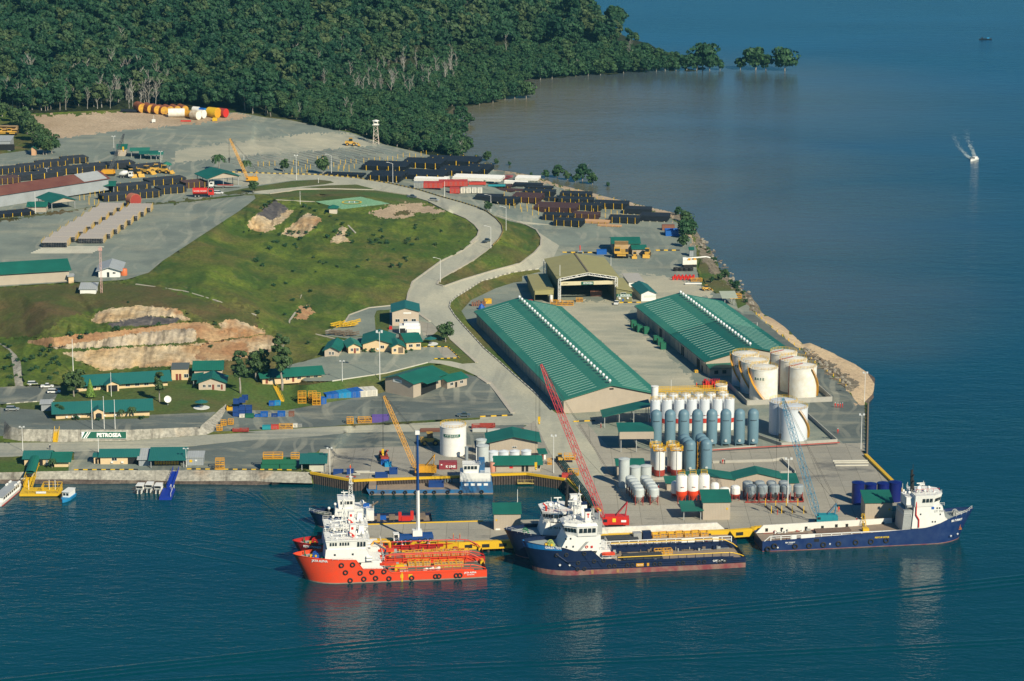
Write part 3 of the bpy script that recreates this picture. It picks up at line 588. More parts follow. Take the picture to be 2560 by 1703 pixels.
def trunk_mb(seed,h,r0,limbs=5,rx=3,lean=0.4):
 r=random.Random(seed);mb=MB();p=Vector((0,0,-0.6));pts=[p]
 for k in range(4):p=p+Vector((r.uniform(-lean,lean),r.uniform(-lean,lean),(h+0.6)/4));pts.append(p)
 for k in range(4):mb.tube(pts[k],pts[k+1],r0*(1-k*0.2),7,r0*(1-(k+1)*0.2),cap=(k==0))
 for k in range(limbs):
  q=pts[2+k%3];a=r.uniform(0,6.28);L_=rx*r.uniform(0.5,0.9)
  m1=q+Vector((math.cos(a)*L_*0.5,math.sin(a)*L_*0.5,L_*0.45));m2=q+Vector((math.cos(a+.3)*L_,math.sin(a+.3)*L_,L_*0.8))
  mb.tube(q,m1,r0*0.42,5,r0*0.28,cap=False);mb.tube(m1,m2,r0*0.28,4,r0*0.1,cap=False)
 return mb
def tree_proto(name,cat,seed,rx,rz,th,lm,nblob=14,nleaf=60,ls=0.75,r0=0.28,bark=None):
 def f():
  o=thing(name,'',cat)
  crown_mb(seed,rx,rz,th*0.75,nblob,nleaf,ls).build('crown',lm,o)
  trunk_mb(seed+1,th+rz,r0,6,rx*0.9).build('trunk',bark or BARK,o,smooth=True)
  return o
 return Proto(f)
def bare_mb(seed,h,r0):
 r=random.Random(seed);mb=MB();p=Vector((0,0,-.5));pts=[p]
 for k in range(6):p=p+Vector((r.uniform(-.3,.3),r.uniform(-.3,.3),h/6));pts.append(p)
 for k in range(6):mb.tube(pts[k],pts[k+1],r0*(1-k*0.14),5,r0*(1-(k+1)*0.14),cap=False)
 for k in range(16):
  q=pts[2+k%4].lerp(pts[3+k%4],r.random());a=r.uniform(0,6.28);L_=h*r.uniform(.10,.22)
  m1=q+Vector((math.cos(a)*L_*.5,math.sin(a)*L_*.5,L_*.7));mb.tube(q,m1,r0*.4,3,r0*.25,cap=False)
  for j in range(3):
   b=a+r.uniform(-1,1);mb.tube(m1,m1+Vector((math.cos(b)*L_*.4,math.sin(b)*L_*.4,L_*r.uniform(.3,.8))),r0*.22,3,r0*.1,cap=False)
 return mb
FT=[tree_proto('forest_tree','tree',11+i*7,rx,rz,th,LM,nb,52,0.85)for i,(rx,rz,th,nb)in enumerate([(4.6,3.6,5,16),(3.8,4.6,7,15),(5.6,3.4,5,20),(3.2,3.2,6,12),(4.2,5.4,6,18)])]
MT=[tree_proto('mangrove_tree','tree',81+i*7,rx,rz,th,LMB,nb,56,0.75)for i,(rx,rz,th,nb)in enumerate([(4.0,3.0,2.2,16),(5.2,3.4,2.4,22),(3.2,2.6,2.0,12)])]
def bare_proto(seed,h):
 def f():
  o=thing('bare_tree','','tree');bare_mb(seed,h,0.24).build('trunk',GREYB,o);return o
 return Proto(f)
BT=[bare_proto(5,13),bare_proto(6,10),bare_proto(9,15)]
def to_px(p):
 q=p-Vector((0,0,CAMH));f=q.y*CP-q.z*SP;u=q.y*SP+q.z*CP
 return 1280+FPX*q.x/f,851.5-FPX*u/f
def world_ground(x,y,z=10.0):
 for _ in range(5):
  px,py=to_px(Vector((x,y,z)));z=gz(px,py)
 return px,py,z
FOREST=[(-255,-226)]+[(p[0],p[1])for p in ridge[::-1]][1:]+[(p[0],p[1])for p in beach[37:45]][::-1]+[(1152,400),(1100,385),(1043,380),(962,362),(880,333),(800,318),(725,298),(663,291),(598,281),(475,272),(326,270),(190,276),(62,283),(0,268),(-255,268)]
def forest():
 r=random.Random(21);pts=[]
 poly=[p for p in FOREST]
 y=1050.0
 while y<4300:
  sp=5.6 if y<1900 else 6.6
  half=(y/FPX)*1500
  x=-half
  while x<half*0.35:
   jx,jy=x+r.uniform(-2.2,2.2),y+r.uniform(-2.2,2.2)
   px,py,z=world_ground(jx,jy)
   if-250<px<1720 and-225<py<420:pts.append((px,py,jx,jy,z))
   x+=sp
  y+=sp
 A_=np.array(pts);ok=in_poly(A_[:,:2],poly);A_=A_[ok]
 ok=in_poly(A_[:,:2],LAND);A_=A_[ok]
 dist=np.hypot(A_[:,2],A_[:,3]);vis=(A_[:,0]>-20)&(A_[:,0]<1720)
 order=np.argsort(np.where(vis,dist,1e9))
 near=set(order[:270].tolist())
 print('forest trees',len(A_))
 stuff={'v':[],'s':[],'r':[],'k':[]}
 for i,(px,py,x,y,z)in enumerate(A_):
  low=z<13 and py>120
  zone_bare=(840<px<1140 and 158<py<245 and r.random()<0.20)or(px<420 and 212<py<275 and r.random()<0.38)or r.random()<0.01
  edge_l=px<640 and py>225
  s=(0.7+0.75*r.random()**1.8)*(1.25 if py<120 else 1.0)*(0.8 if low else 1)
  rz=r.uniform(0,6.28)
  if i in near:
   if zone_bare:BT[r.randrange(3)]((x,y,z),rz,'bare grey tree standing in the near edge of the forest','bare trees at the forest edge',s)
   elif low:MT[r.randrange(3)]((x,y,z),rz,'dense green mangrove tree in the thicket beside the watchtower and bay','mangroves at the forest edge',s)
   else:FT[r.randrange(5)]((x,y,z),rz,'dark green forest tree at the inland edge of the wood','trees at the forest edge',s)
  else:
   k=8+r.randrange(3)if zone_bare else(5+r.randrange(3)if low else r.randrange(5))
   stuff['v'].append((x,y,z));stuff['s'].append(s);stuff['r'].append(rz);stuff['k'].append(k)
 me=bpy.data.meshes.new('forest');me.from_pydata(stuff['v'],[],[])
 for nm,key,ty in(('sc','s','FLOAT'),('rot','r','FLOAT'),('kd','k','INT')):
  at=me.attributes.new(nm,ty,'POINT');at.data.foreach_set('value',stuff[key])
 o=bpy.data.objects.new('forest',me);C.objects.link(o);tag(o,'dense dark green rainforest covering the hill behind the yards','forest',None,'stuff')
 g=bpy.data.node_groups.new('scatter','GeometryNodeTree')
 g.interface.new_socket('Geometry',in_out='INPUT',socket_type='NodeSocketGeometry');g.interface.new_socket('Geometry',in_out='OUTPUT',socket_type='NodeSocketGeometry')
 N,L=g.nodes,g.links;gi=N.new('NodeGroupInput');go=N.new('NodeGroupOutput')
 jn=N.new('GeometryNodeJoinGeometry')
 src=[]
 for pr in FT+MT+BT:
  if pr.o is None:pr((-420,1500,-40),0,'tree beyond the hill','x')
  src.append([c for c in pr.o.children][0])
 for so_ in reversed(src):
  n=N.new('GeometryNodeObjectInfo');n.transform_space='ORIGINAL';n.inputs['Object'].default_value=so_;n.inputs['As Instance'].default_value=True
  L.new(n.outputs['Geometry'],jn.inputs[0])
 ip=N.new('GeometryNodeInstanceOnPoints');L.new(gi.outputs[0],ip.inputs['Points']);L.new(jn.outputs[0],ip.inputs['Instance']);ip.inputs['Pick Instance'].default_value=True
 def attr(nm,ty):
  a=N.new('GeometryNodeInputNamedAttribute');a.data_type=ty;a.inputs[0].default_value=nm;return a.outputs[0]
 L.new(attr('kd','INT'),ip.inputs['Instance Index']);L.new(attr('sc','FLOAT'),ip.inputs['Scale'])
 cx=N.new('ShaderNodeCombineXYZ');L.new(attr('rot','FLOAT'),cx.inputs[2]);L.new(cx.outputs[0],ip.inputs['Rotation'])
 L.new(ip.outputs[0],go.inputs[0])
 md=o.modifiers.new('scatter','NODES');md.node_group=g
forest()
HEAD=[(1664,178,1.0,1),(1690,178,.9,0),(1716,177,1.05,1),(1741,177,1.1,0),(1757,176,1.75,1),(1775,177,1.1,1),(1800,176,.8,0),(1640,180,.9,0),(1615,183,1.0,1),(1590,182,1.0,0),(1560,185,1.05,1),(1530,187,1.0,0),(1500,189,1.05,1),(1470,191,1.0,0),(1440,193,1.05,1),(1410,195,1.0,0),(1380,198,1.1,1),(1350,201,1.0,0)]
for i,(x,y,s,k)in enumerate(HEAD):
 MT[k](GP(x,y-1,-0.2)if x<1690 else G(x,y,-0.2),i*1.3,'bright green mangrove along the water edge of the headland','mangroves on the headland shore',s*1.2)
SPIT=[(1850,175,.85,0,'low spreading mangrove standing in water, leftmost of the detached clump'),(1888,176,1.45,1,'tall domed mangrove in the middle of the detached clump off the headland'),(1915,176,1.1,0,'smaller mangrove leaning at the right of the detached clump'),(1962,178,1.45,1,'round mangrove standing alone in the water at the tip of the headland')]
for x,y,s,k,lb in SPIT:MT[k](G(x,y,-0.2),x,lb,None,s*1.25)
BAY=[(1150,342,1.0,1),(1140,372,1.0,1),(1120,388,1.0,1),(1160,385,1.1,1),(1090,372,1.0,1),(1172,312,.9,0),(1150,300,1.0,1),(1130,268,1.1,1),(1165,262,1.1,1),(1200,262,1.1,1),(1232,258,1.05,1),(1262,250,1.0,0),(1288,248,1.25,1),(1315,247,1.3,1),(1080,345,1.0,0),(1110,350,1.1,1),(1135,325,1.1,1)]
for i,(x,y,s,k)in enumerate(BAY):MT[k](GP(x,y,-0.2),i*2.1,'large leafy mangrove on the muddy corner of the bay','mangroves round the bay',s)
SH=[(tC(435,750),.75,0,'small mangrove bush in the shallows beyond the black pipe racks'),(tC(340,745),.5,2,'low mangrove scrub furthest left in the shallows by the pipe racks'),(tC(520,780),.5,2,'sparse mangrove sapling patch right of the bush by the pipe racks'),(tC(640,790),.35,2,'thin mangrove seedlings farthest out in the shallows past the pipe racks'),(tC(975,905),.6,0,'short mangrove at the left of the shoreline clump beside the pipe yard'),(tC(1080,905),.95,0,'tall narrow mangrove, left of the two tall ones beside the pipe yard'),(tC(1170,925),.75,2,'low mangrove between the two tall ones by the pipe yard shore'),(tC(1310,930),1.2,0,'tallest mangrove in the shoreline clump beside the pipe yard'),(tC(1400,965),.85,0,'bushy mangrove at the right of the shoreline clump'),(tC(1250,945),.7,2,'dense mangrove bush at the foot of the tallest shoreline mangrove'),(tC(1545,985),.38,2,'tiny lone mangrove standing in open water off the pipe yard'),(tC(840,885),.3,2,'tiny shrub on the bank right of the white pipes')]
for p,s,k,lb in SH:MT[k](GP(*p,-0.1),p[0],lb,None,s)
SH2=[(tC(2190,1250),.6,0,'small mangrove at the far corner of the pipe yard shore'),(tC(2270,1330),.75,1,'spreading green tree on the rocky shore beside the blue container'),(tS(430,130),.95,1,'large shade tree on the shore right of the blue container'),(tS(400,210),.75,0,'green tree shading the ground beside the yellow painted kerb'),(tS(480,60),.7,0,'tree on the rocks behind the large shade tree'),(tS(785,500),.55,0,'small round tree on the rocky point beside the shore grass'),(tS(735,520),.45,2,'dark low bush left of the round tree on the rocky point'),(tS(660,540),.4,2,'thin little tree on the shore grass near the red barrels'),(tS(885,600),.5,0,'dark green bush at the water edge above the yellow shelter')]
for p,s,k,lb in SH2:MT[k](GP(*p,-0.1),p[0],lb,None,s)
# ------------------------------------------------------------------ building materials
GREEN=paint('green_roof',(0.012,0.115,0.082),0.5,dirt=0.6,scale=0.12,dirtcol=(0.015,0.17,0.12),ribs=('X',0.9,0.05))
GREENY=paint('green_roof_ribbed_along',(0.012,0.112,0.080),0.5,dirt=0.6,scale=0.12,dirtcol=(0.015,0.17,0.12),ribs=('Y',0.9,0.05))
GREENP=paint('faded_green_roof',(0.026,0.175,0.118),0.5,dirt=0.8,scale=0.06,dirtcol=(0.06,0.235,0.15),ribs=('Y',0.9,0.05))
GREEND=paint('dull_green_roof',(0.018,0.130,0.118),0.5,dirt=0.3,scale=0.2,dirtcol=(0.03,0.17,0.14),ribs=('X',0.6,0.05))
OLIVE=paint('olive_roof',(0.330,0.300,0.125),0.6,dirt=0.3,scale=0.2,ribs=('Y',0.9,0.04))
OLIVEW=paint('olive_wall',(0.200,0.190,0.085),0.7,dirt=0.3,scale=0.3,ribs=('X',0.7,0.05))
BEIGE=paint('beige_cladding',(0.440,0.370,0.290),0.7,dirt=0.25,scale=0.3,ribs=('X',0.5,0.04))
BEIGEY=paint('beige_cladding_side',(0.440,0.370,0.290),0.7,dirt=0.25,scale=0.3,ribs=('Y',0.5,0.04))
CREAM=paint('cream_wall',(0.720,0.530,0.310),0.8,dirt=0.2,scale=0.6)
PINKW=paint('pale_pink_wall',(0.540,0.440,0.340),0.8,dirt=0.2,scale=0.6)
WHITE=paint('white_paint',(0.80,0.79,0.75),0.5,dirt=0.22,scale=0.8,dirtcol=(0.55,0.50,0.42))
WHITER=paint('streaked_white',(0.82,0.80,0.73),0.5,dirt=0.5,scale=0.5,dirtcol=(0.62,0.50,0.32))
GREYR=paint('grey_sheet_roof',(0.40,0.42,0.42),0.5,dirt=0.4,scale=0.4,ribs=('X',0.8,0.05))
RUST=paint('rust_sheet_roof',(0.135,0.045,0.035),0.8,dirt=0.7,scale=0.12,dirtcol=(0.22,0.09,0.06),ribs=('X',0.8,0.05))
GREYW=paint('worn_grey_sheet',(0.32,0.345,0.36),0.7,dirt=0.6,scale=0.2,ribs=('X',0.8,0.05))
STEEL=paint('galvanised_steel',(0.42,0.43,0.42),0.5,0.3,dirt=0.3,scale=1.5)
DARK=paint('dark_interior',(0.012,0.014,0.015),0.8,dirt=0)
GLASS=paint('dark_glass',(0.02,0.03,0.035),0.12,dirt=0,spec=0.6)
DOOR=paint('brown_door',(0.22,0.05,0.03),0.6,dirt=0.2)
CONC=paint('concrete_block',(0.42,0.40,0.35),0.9,dirt=0.4,scale=0.7)
YEL=paint('safety_yellow',(0.72,0.44,0.015),0.5,dirt=0.25,scale=1.2)
YELO=paint('orange_yellow',(0.68,0.33,0.02),0.5,dirt=0.3,scale=1.2)
RED=paint('red_paint',(0.60,0.028,0.018),0.45,dirt=0.25,scale=1)
REDD=paint('oxide_red',(0.34,0.045,0.030),0.6,dirt=0.35,scale=1)
ORNG=paint('orange_hull_red',(0.78,0.062,0.016),0.45,dirt=0.55,scale=0.45,dirtcol=(0.55,0.085,0.04))
BLUE=paint('blue_paint',(0.012,0.10,0.42),0.45,dirt=0.25,scale=1)
SKYB=paint('light_blue_paint',(0.02,0.24,0.50),0.45,dirt=0.25,scale=1)
NAVY=paint('navy_paint',(0.005,0.014,0.050),0.4,dirt=0.3,scale=0.4,dirtcol=(0.02,0.04,0.10))
HBLUE=paint('royal_blue_hull',(0.004,0.022,0.105),0.45,dirt=0.6,scale=0.5,dirtcol=(0.03,0.06,0.15))
BLACK=paint('black_rubber',(0.015,0.015,0.016),0.7,dirt=0.3,scale=2,dirtcol=(0.05,0.045,0.04))
PIPEB=paint('black_pipe',(0.007,0.012,0.022),0.6,dirt=0.6,scale=1.2,dirtcol=(0.028,0.034,0.042),spec=0.3)
PIPER=paint('rusty_pipe',(0.055,0.026,0.026),0.7,dirt=0.6,scale=1.5,dirtcol=(0.06,0.03,0.03))
PIPEG=paint('grey_coated_pipe',(0.44,0.40,0.36),0.7,dirt=0.5,scale=1.2,dirtcol=(0.30,0.27,0.25))
PIPET=paint('tan_pipe',(0.50,0.30,0.16),0.7,dirt=0.4,scale=1)
SILO=paint('blue_grey_silo',(0.130,0.225,0.280),0.5,dirt=0.35,scale=0.5,dirtcol=(0.09,0.16,0.21))
SILOL=paint('light_grey_silo',(0.52,0.56,0.55),0.5,dirt=0.3,scale=0.5)
SILOG=paint('grey_hopper',(0.26,0.30,0.32),0.5,dirt=0.3,scale=0.6)
TANKB=paint('deep_blue_tank',(0.006,0.014,0.14),0.35,dirt=0.15,scale=0.6)
PURPLE=paint('purple_paint',(0.075,0.05,0.22),0.5,dirt=0.3,scale=1)
TEAL=paint('teal_paint',(0.02,0.25,0.30),0.5,dirt=0.3,scale=1)
CRBL=paint('crane_blue',(0.02,0.20,0.34),0.5,dirt=0.2,scale=1)
PINKR=paint('crane_crimson',(0.52,0.030,0.045),0.5,dirt=0.2,scale=1)
DKGRN=paint('dark_green_paint',(0.015,0.16,0.07),0.5,dirt=0.3,scale=1)
WOOD=paint('weathered_timber',(0.20,0.15,0.105),0.9,dirt=0.6,scale=2)
PILE=paint('dark_sheet_pile',(0.055,0.045,0.042),0.85,dirt=0.7,scale=0.8,dirtcol=(0.13,0.09,0.07))
TXTG=paint('green_lettering',(0.005,0.10,0.06),0.6,dirt=0)
TXTW=paint('white_lettering',(0.82,0.82,0.80),0.6,dirt=0)
TXTK=paint('black_lettering',(0.02,0.02,0.025),0.6,dirt=0)
TXTY=paint('yellow_lettering',(0.75,0.52,0.03),0.6,dirt=0)
LAMPW=paint('lamp_housing',(0.62,0.63,0.62),0.4,dirt=0.1)
SKIN=paint('skin',(0.30,0.16,0.10),0.6,dirt=0)
def text(s,size,mat,parent,loc,rot=(math.pi/2,0,0),name='lettering',align='CENTER',ext=0.01,sx=1.0,bold=0.0):
 cu=bpy.data.curves.new(name,'FONT');cu.body=s;cu.size=size;cu.align_x=align;cu.align_y='CENTER';cu.extrude=ext;cu.resolution_u=2;cu.offset=bold*size
 cu.materials.append(mat);t_=bpy.data.objects.new(name,cu);me=bpy.data.meshes.new_from_object(t_);bpy.data.objects.remove(t_);bpy.data.curves.remove(cu)
 o=bpy.data.objects.new(name,me);C.objects.link(o);o.location=loc;o.rotation_euler=rot;o.scale=(sx,1,1)
 if parent:o.parent=parent
 return o
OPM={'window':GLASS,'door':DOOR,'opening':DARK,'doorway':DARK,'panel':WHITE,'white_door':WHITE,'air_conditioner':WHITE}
def openings(root,W,D,ops):
 for op in ops:
  side,u0,u1,z0,z1,kind=op[:6];m=op[6]if len(op)>6 else OPM[kind]
  t=0.06 if kind!='air_conditioner' else 0.45
  mb=MB()
  if side=='f':mb.box(u0,u1,-t,0.02,z0,z1)
  elif side=='b':mb.box(u0,u1,D-0.02,D+t,z0,z1)
  elif side=='l':mb.box(-t,0.02,u0,u1,z0,z1)
  else:mb.box(W-0.02,W+t,u0,u1,z0,z1)
  nm={'white_door':'door','opening':'doorway','panel':'sign_panel'}.get(kind,kind)
  o=mb.build(nm,m,root)
  if kind=='window':
   f=MB();w_=0.09
   def fb(a,b,c,d):
    if side=='f':f.box(a,b,-t-0.03,-0.01,c,d)
    elif side=='l':f.box(-t-0.03,-0.01,a,b,c,d)
    elif side=='r':f.box(W+0.01,W+t+0.03,a,b,c,d)
    else:f.box(a,b,D+0.01,D+t+0.03,c,d)
   fb(u0-w_,u1+w_,z1,z1+w_);fb(u0-w_,u1+w_,z0-w_,z0);fb(u0-w_,u0,z0,z1);fb(u1,u1+w_,z0,z1);fb((u0+u1)/2-.03,(u0+u1)/2+.03,z0,z1)
   f.build('window_frame',WHITE,o)
def roof_mb(W,D,h,rise,kind,ov,th=0.18):
 mb=MB();e=rise/(W/2 if kind=='y' else D/2)if kind in 'xy' else 0
 if kind=='y':
  lo=h-e*ov
  prof=[(-ov,lo),(W/2,h+rise),(W+ov,lo),(W+ov,lo+th),(W/2,h+rise+th),(-ov,lo+th)]
  mb.ext([prof[0],prof[1],prof[4],prof[5]],'y',-ov,D+ov);mb.ext([prof[1],prof[2],prof[3],prof[4]],'y',-ov,D+ov)
 elif kind=='x':
  lo=h-e*ov
  prof=[(-ov,lo),(D/2,h+rise),(D+ov,lo),(D+ov,lo+th),(D/2,h+rise+th),(-ov,lo+th)]
  mb.ext([prof[0],prof[1],prof[4],prof[5]],'x',-ov,W+ov);mb.ext([prof[1],prof[2],prof[3],prof[4]],'x',-ov,W+ov)
 elif kind=='mb':
  s=rise/D;mb.ext([(-ov,h-s*ov),(D+ov,h+rise+s*ov),(D+ov,h+rise+s*ov+th),(-ov,h-s*ov+th)],'x',-ov,W+ov)
 elif kind=='mr':
  s=rise/W;mb.ext([(-ov,h-s*ov),(W+ov,h+rise+s*ov),(W+ov,h+rise+s*ov+th),(-ov,h-s*ov+th)],'y',-ov,D+ov)
 elif kind=='ml':
  s=rise/W;mb.ext([(-ov,h+rise+s*ov),(W+ov,h-s*ov),(W+ov,h-s*ov+th),(-ov,h+rise+s*ov+th)],'y',-ov,D+ov)
 elif kind=='hip':
  k=min(W,D)/2;z0=h;a=(-ov,-ov,z0);b=(W+ov,-ov,z0);c=(W+ov,D+ov,z0);d=(-ov,D+ov,z0)
  if W>=D:p,q=(k,D/2,h+rise),(W-k,D/2,h+rise)
  else:p,q=(W/2,k,h+rise),(W/2,D-k,h+rise)
  if W>=D:mb.add([a,b,c,d,p,q],[(0,1,5,4),(1,2,5),(2,3,4,5),(3,0,4),(3,2,1,0)])
  else:mb.add([a,b,c,d,p,q],[(0,1,4),(1,2,5,4),(2,3,5),(3,0,4,5),(3,2,1,0)])
 return mb
def bld(label,cat,base,W,D,h,rise,kind,wall,roof,ops=(),rz=None,over=0.6,name='building',open_=False,posts=0,z=None,group=None,low=0.0):
 """base: pixel of the front left ground corner; W: metres or the pixel of the front right corner"""
 zz_=gz(*base)if z is None else z
 A=G(*base,zz_)
 if isinstance(W,tuple):
  B=G(*W,zz_)
  if rz is None:rz=ang(A,B);W=(B-A).length
  else:W=(B.x-A.x)/math.cos(rz)
 o=thing(name,label,cat,A,rz or 0,group)
 if not open_:
  mb=MB();b0=-0.5-low
  if kind=='y':mb.ext([(0,b0),(W,b0),(W,h),(W/2,h+rise),(0,h)],'y',0,D)
  elif kind=='x':mb.ext([(0,b0),(D,b0),(D,h),(D/2,h+rise),(0,h)],'x',0,W)
  elif kind=='mb':mb.ext([(0,b0),(D,b0),(D,h+rise),(0,h)],'x',0,W)
  elif kind=='mr':mb.ext([(0,b0),(W,b0),(W,h+rise),(0,h)],'y',0,D)
  elif kind=='ml':mb.ext([(0,b0),(W,b0),(W,h),(0,h+rise)],'y',0,D)
  else:mb.box(0,W,0,D,b0,h)
  mb.build('wall',wall,o)
 else:
  ny=max(2,int(D/6)+1);nx=posts or 2
  for i in range(nx):
   for j in range(ny):
    x,y=0.3+(W-0.6)*i/(nx-1),0.3+(D-0.6)*j/(ny-1)
    if 0<i<nx-1 and 0<j<ny-1:continue
    hh=h+{'y':rise*(1-abs(x-W/2)/(W/2)),'x':rise*(1-abs(y-D/2)/(D/2)),'mb':rise*y/D,'mr':rise*x/W,'ml':rise*(1-x/W),'hip':0}[kind]
    MB().box(x-.14,x+.14,y-.14,y+.14,-.3,hh).build('post',STEEL,o)
  if wall is not None and kind=='y':
   for y in(0,D):MB().ext([(0,h-.5),(W,h-.5),(W,h),(W/2,h+rise),(0,h)],'y',y-.08,y+.08).build('gable_panel',wall,o)
  if wall is not None and kind=='x':
   for x in(0,W):MB().ext([(0,h-.5),(D,h-.5),(D,h),(D/2,h+rise),(0,h)],'x',x-.08,x+.08).build('gable_panel',wall,o)
 o['_w']=W
 r=roof_mb(W,D,h,rise,kind,over).build('roof',roof,o)
 openings(o,W,D,ops)
 return o,r,W
# ------------------------------------------------------------------ the two long warehouses
VENTM=paint('ventilator_steel',(0.74,0.75,0.74),0.35,0.2,dirt=0.1)
vent_me=MB().lathe([(0.3,-0.5),(0.3,0.3),(0.5,0.45),(0.66,0.85),(0.5,1.2),(0.3,1.45),(0.1,1.5)],10).mesh('ventilator',VENTM,True)
SKYL=paint('skylight_sheet',(0.42,0.62,0.50),0.4,dirt=0.2)
def long_warehouse(label,x,y,W,L_,h,rise,nv,nst,roofm,ops,roof2=None):
 rz=R(13);o=thing('warehouse',label,'warehouse',(x,y,3.5),rz)
 MB().ext([(0,-.5),(W,-.5),(W,h),(W/2,h+rise),(0,h)],'y',0,L_).build('wall',BEIGE,o)
 if roof2:
  r=roof_mb(W,L_*0.46,h,rise,'y',0.9).build('roof',roofm,o)
  mb=roof_mb(W,L_*0.54-0.9,h,rise,'y',0.9);r2=mb.build('roof',roof2,o,'faded rear half of the green roof');r2.location=(0,L_*0.46+0.93,0)
 else:r=roof_mb(W,L_,h,rise,'y',0.9).build('roof',roofm,o)
 for i in range(nv):
  v=bpy.data.objects.new('ventilator',vent_me);C.objects.link(v);v.parent=r;v.location=(W/2,2.5+(L_-4)*i/(nv-1),h+rise+0.2)
 sl=math.atan2(rise,W/2);me={}
 for s in(-1,1):
  for i in range(nst):
   c=bpy.data.objects.new('skylight',me.get(s)or me.setdefault(s,MB().box(-W*0.155,W*0.155,-.16,.16,0,.04).mesh('skylight',SKYL)));C.objects.link(c);c.parent=r
   u=W/2+s*W*0.285;c.location=(u,3+(L_-6)*i/(nst-1),h+rise*(1-abs(u-W/2)/(W/2))+0.185);c.rotation_euler=(0,s*sl,0)
 n=int(L_/6);pm=MB().box(-.16,0,-.08,.08,0,h-.3).mesh('downpipe',STEEL)
 for i in range(1,n):
  d=bpy.data.objects.new('downpipe',pm);C.objects.link(d);d.parent=o;d.location=(-0.02,L_*i/n,0)
 MB().box(-1.05,-.85,-.9,L_+.9,h-rise*.05-.42,h-rise*.05-.2).build('gutter',STEEL,o)
 openings(o,W,L_,ops)
 return o
wh1=long_warehouse('longest green roofed warehouse beside the gravel road, with a row of white roof ventilators',19.2,1005.4,36.5,152,5.4,4.6,33,50,GREENP,[('f',W0,W0+1.6,8.2,8.8,'opening',DARK)for W0 in(17.5,)])
wh2=long_warehouse('shorter green roofed warehouse by the beach with the white storage tanks at its front',76.0,1065.5,37.5,101,5.4,4.4,26,31,GREENY,[('l',u,u+4,0,4.2,'opening',DARK)for u in(8,30,62)]+[('l',4,5.5,0,2.4,'doorway')],GREENP)
MB().ext([(-4.2,-.3),(0,-.3),(0,4),(-4.2,3.4)],'x',0.3,26).build('annex_wall',BEIGE,wh2)
MB().ext([(-5,3.3),(0,4.05),(0,4.2),(-5,3.45)],'x',0,27).build('annex_roof',GREENY,wh2)
openings(wh2,26,4,[])
for u in(2.2,5.5,11,16):MB().box(u,u+1.6,-4.26,-4.18,1.0,2.4).build('window',GLASS,wh2)
# ------------------------------------------------------------------ yellow-olive workshop
WS=thing('workshop','large open fronted olive workshop with white lattice portal frame','workshop',G(*tF(945,722),3.6),R(7))
Ww,Wd,Wh,Wr=25.5,40,11.0,2.2
MB().box(0,.25,0,Wd,-.3,Wh).build('wall',OLIVEW,WS);MB().box(Ww-.25,Ww,0,Wd,-.3,Wh).build('wall',OLIVEW,WS)
MB().ext([(0,-.3),(Ww,-.3),(Ww,Wh),(Ww/2,Wh+Wr),(0,Wh)],'y',Wd-.25,Wd).build('wall',OLIVEW,WS)
roof_mb(Ww,Wd,Wh,Wr,'y',1.0).build('roof',OLIVE,WS)
MB().box(Ww/2-.35,Ww/2+.35,-1,Wd+1,Wh+Wr+.14,Wh+Wr+.34).build('ridge_cap',paint('brown_ridge',(0.16,0.13,0.09),.7),WS)
fr=MB()
for x in(0.2,Ww-.2):fr.lattice((x,-.6,-.2),(x,-.6,Wh-.4),1.0,1.0,9,.11)
fr.lattice((0.2,-.6,Wh-.6),(Ww/2,-.6,Wh+Wr-.6),1.0,1.0,10,.11);fr.lattice((Ww/2,-.6,Wh+Wr-.6),(Ww-.2,-.6,Wh-.6),1.0,1.0,10,.11)
fr.build('portal_frame',WHITE,WS)
MB().lattice((-.8,Wd-1,-.2),(-.8,Wd-1,Wh),1.2,1.2,8,.1).build('portal_frame',WHITE,WS)
MB().box(.6,Ww-.6,.4,.6,Wh-3.6,Wh-1.9).build('door_header',paint('cream_steel',(0.62,0.55,0.36),.6),WS)
sg=MB().box(10,15.4,.2,.36,Wh-3.5,Wh-2.1).build('sign',TXTG,WS);text('PETROSEA',1.1,TXTW,sg,(12.9,.19,Wh-2.85),sx=.8,bold=.02)
text('SAFETY FIRST',.6,TXTK,WS,(3,.38,Wh-2.9),sx=.7)
MB().box(.3,Ww-.3,3,Wd-.3,-.28,-.2).build('floor_slab',paint('oily_floor',(0.16,0.10,0.075),.8,dirt=.5,scale=.4),WS)
an=MB().ext([(0,-.3),(7.6,-.3),(7.6,6.2),(0,6.6)],'y',3,30);an.m=Matrix.Translation((Ww+.02,0,0));
WSR=thing('workshop_office','olive office annex with white company sign on the right side of the workshop','building',G(*tF(1475,725),3.6),R(7))
MB().ext([(0,-.3),(6.9,-.3),(6.9,5.0),(0,6.4)],'y',0,26).build('wall',OLIVEW,WSR)
MB().ext([(0,6.4),(7.4,4.9),(7.4,5.1),(0,6.6)],'y',-.5,26.5).build('roof',OLIVE,WSR)
openings(WSR,6.9,26,[('f',2,4.2,3.4,4.4,'window'),('f',1,2,1.6,2.3,'air_conditioner'),('f',4.6,5.4,1.6,2.3,'air_conditioner'),('f',2.6,3.3,.6,1.6,'panel',BLUE)])
s_=MB().box(.1,6.8,-.25,-.1,2.5,3.9).build('sign',TXTG,WSR);MB().box(.2,6.7,-.27,-.24,2.56,2.7).build('sign_border',TXTW,s_);text('PETROSEA',1.15,TXTW,s_,(3.9,-.27,3.25),sx=.82,bold=.02);text('//',1.2,TXTW,s_,(.9,-.27,3.25))
WSL=thing('store_shed','low olive roofed side shed on the left of the workshop','building',G(*tF(722,722),3.6),R(5))
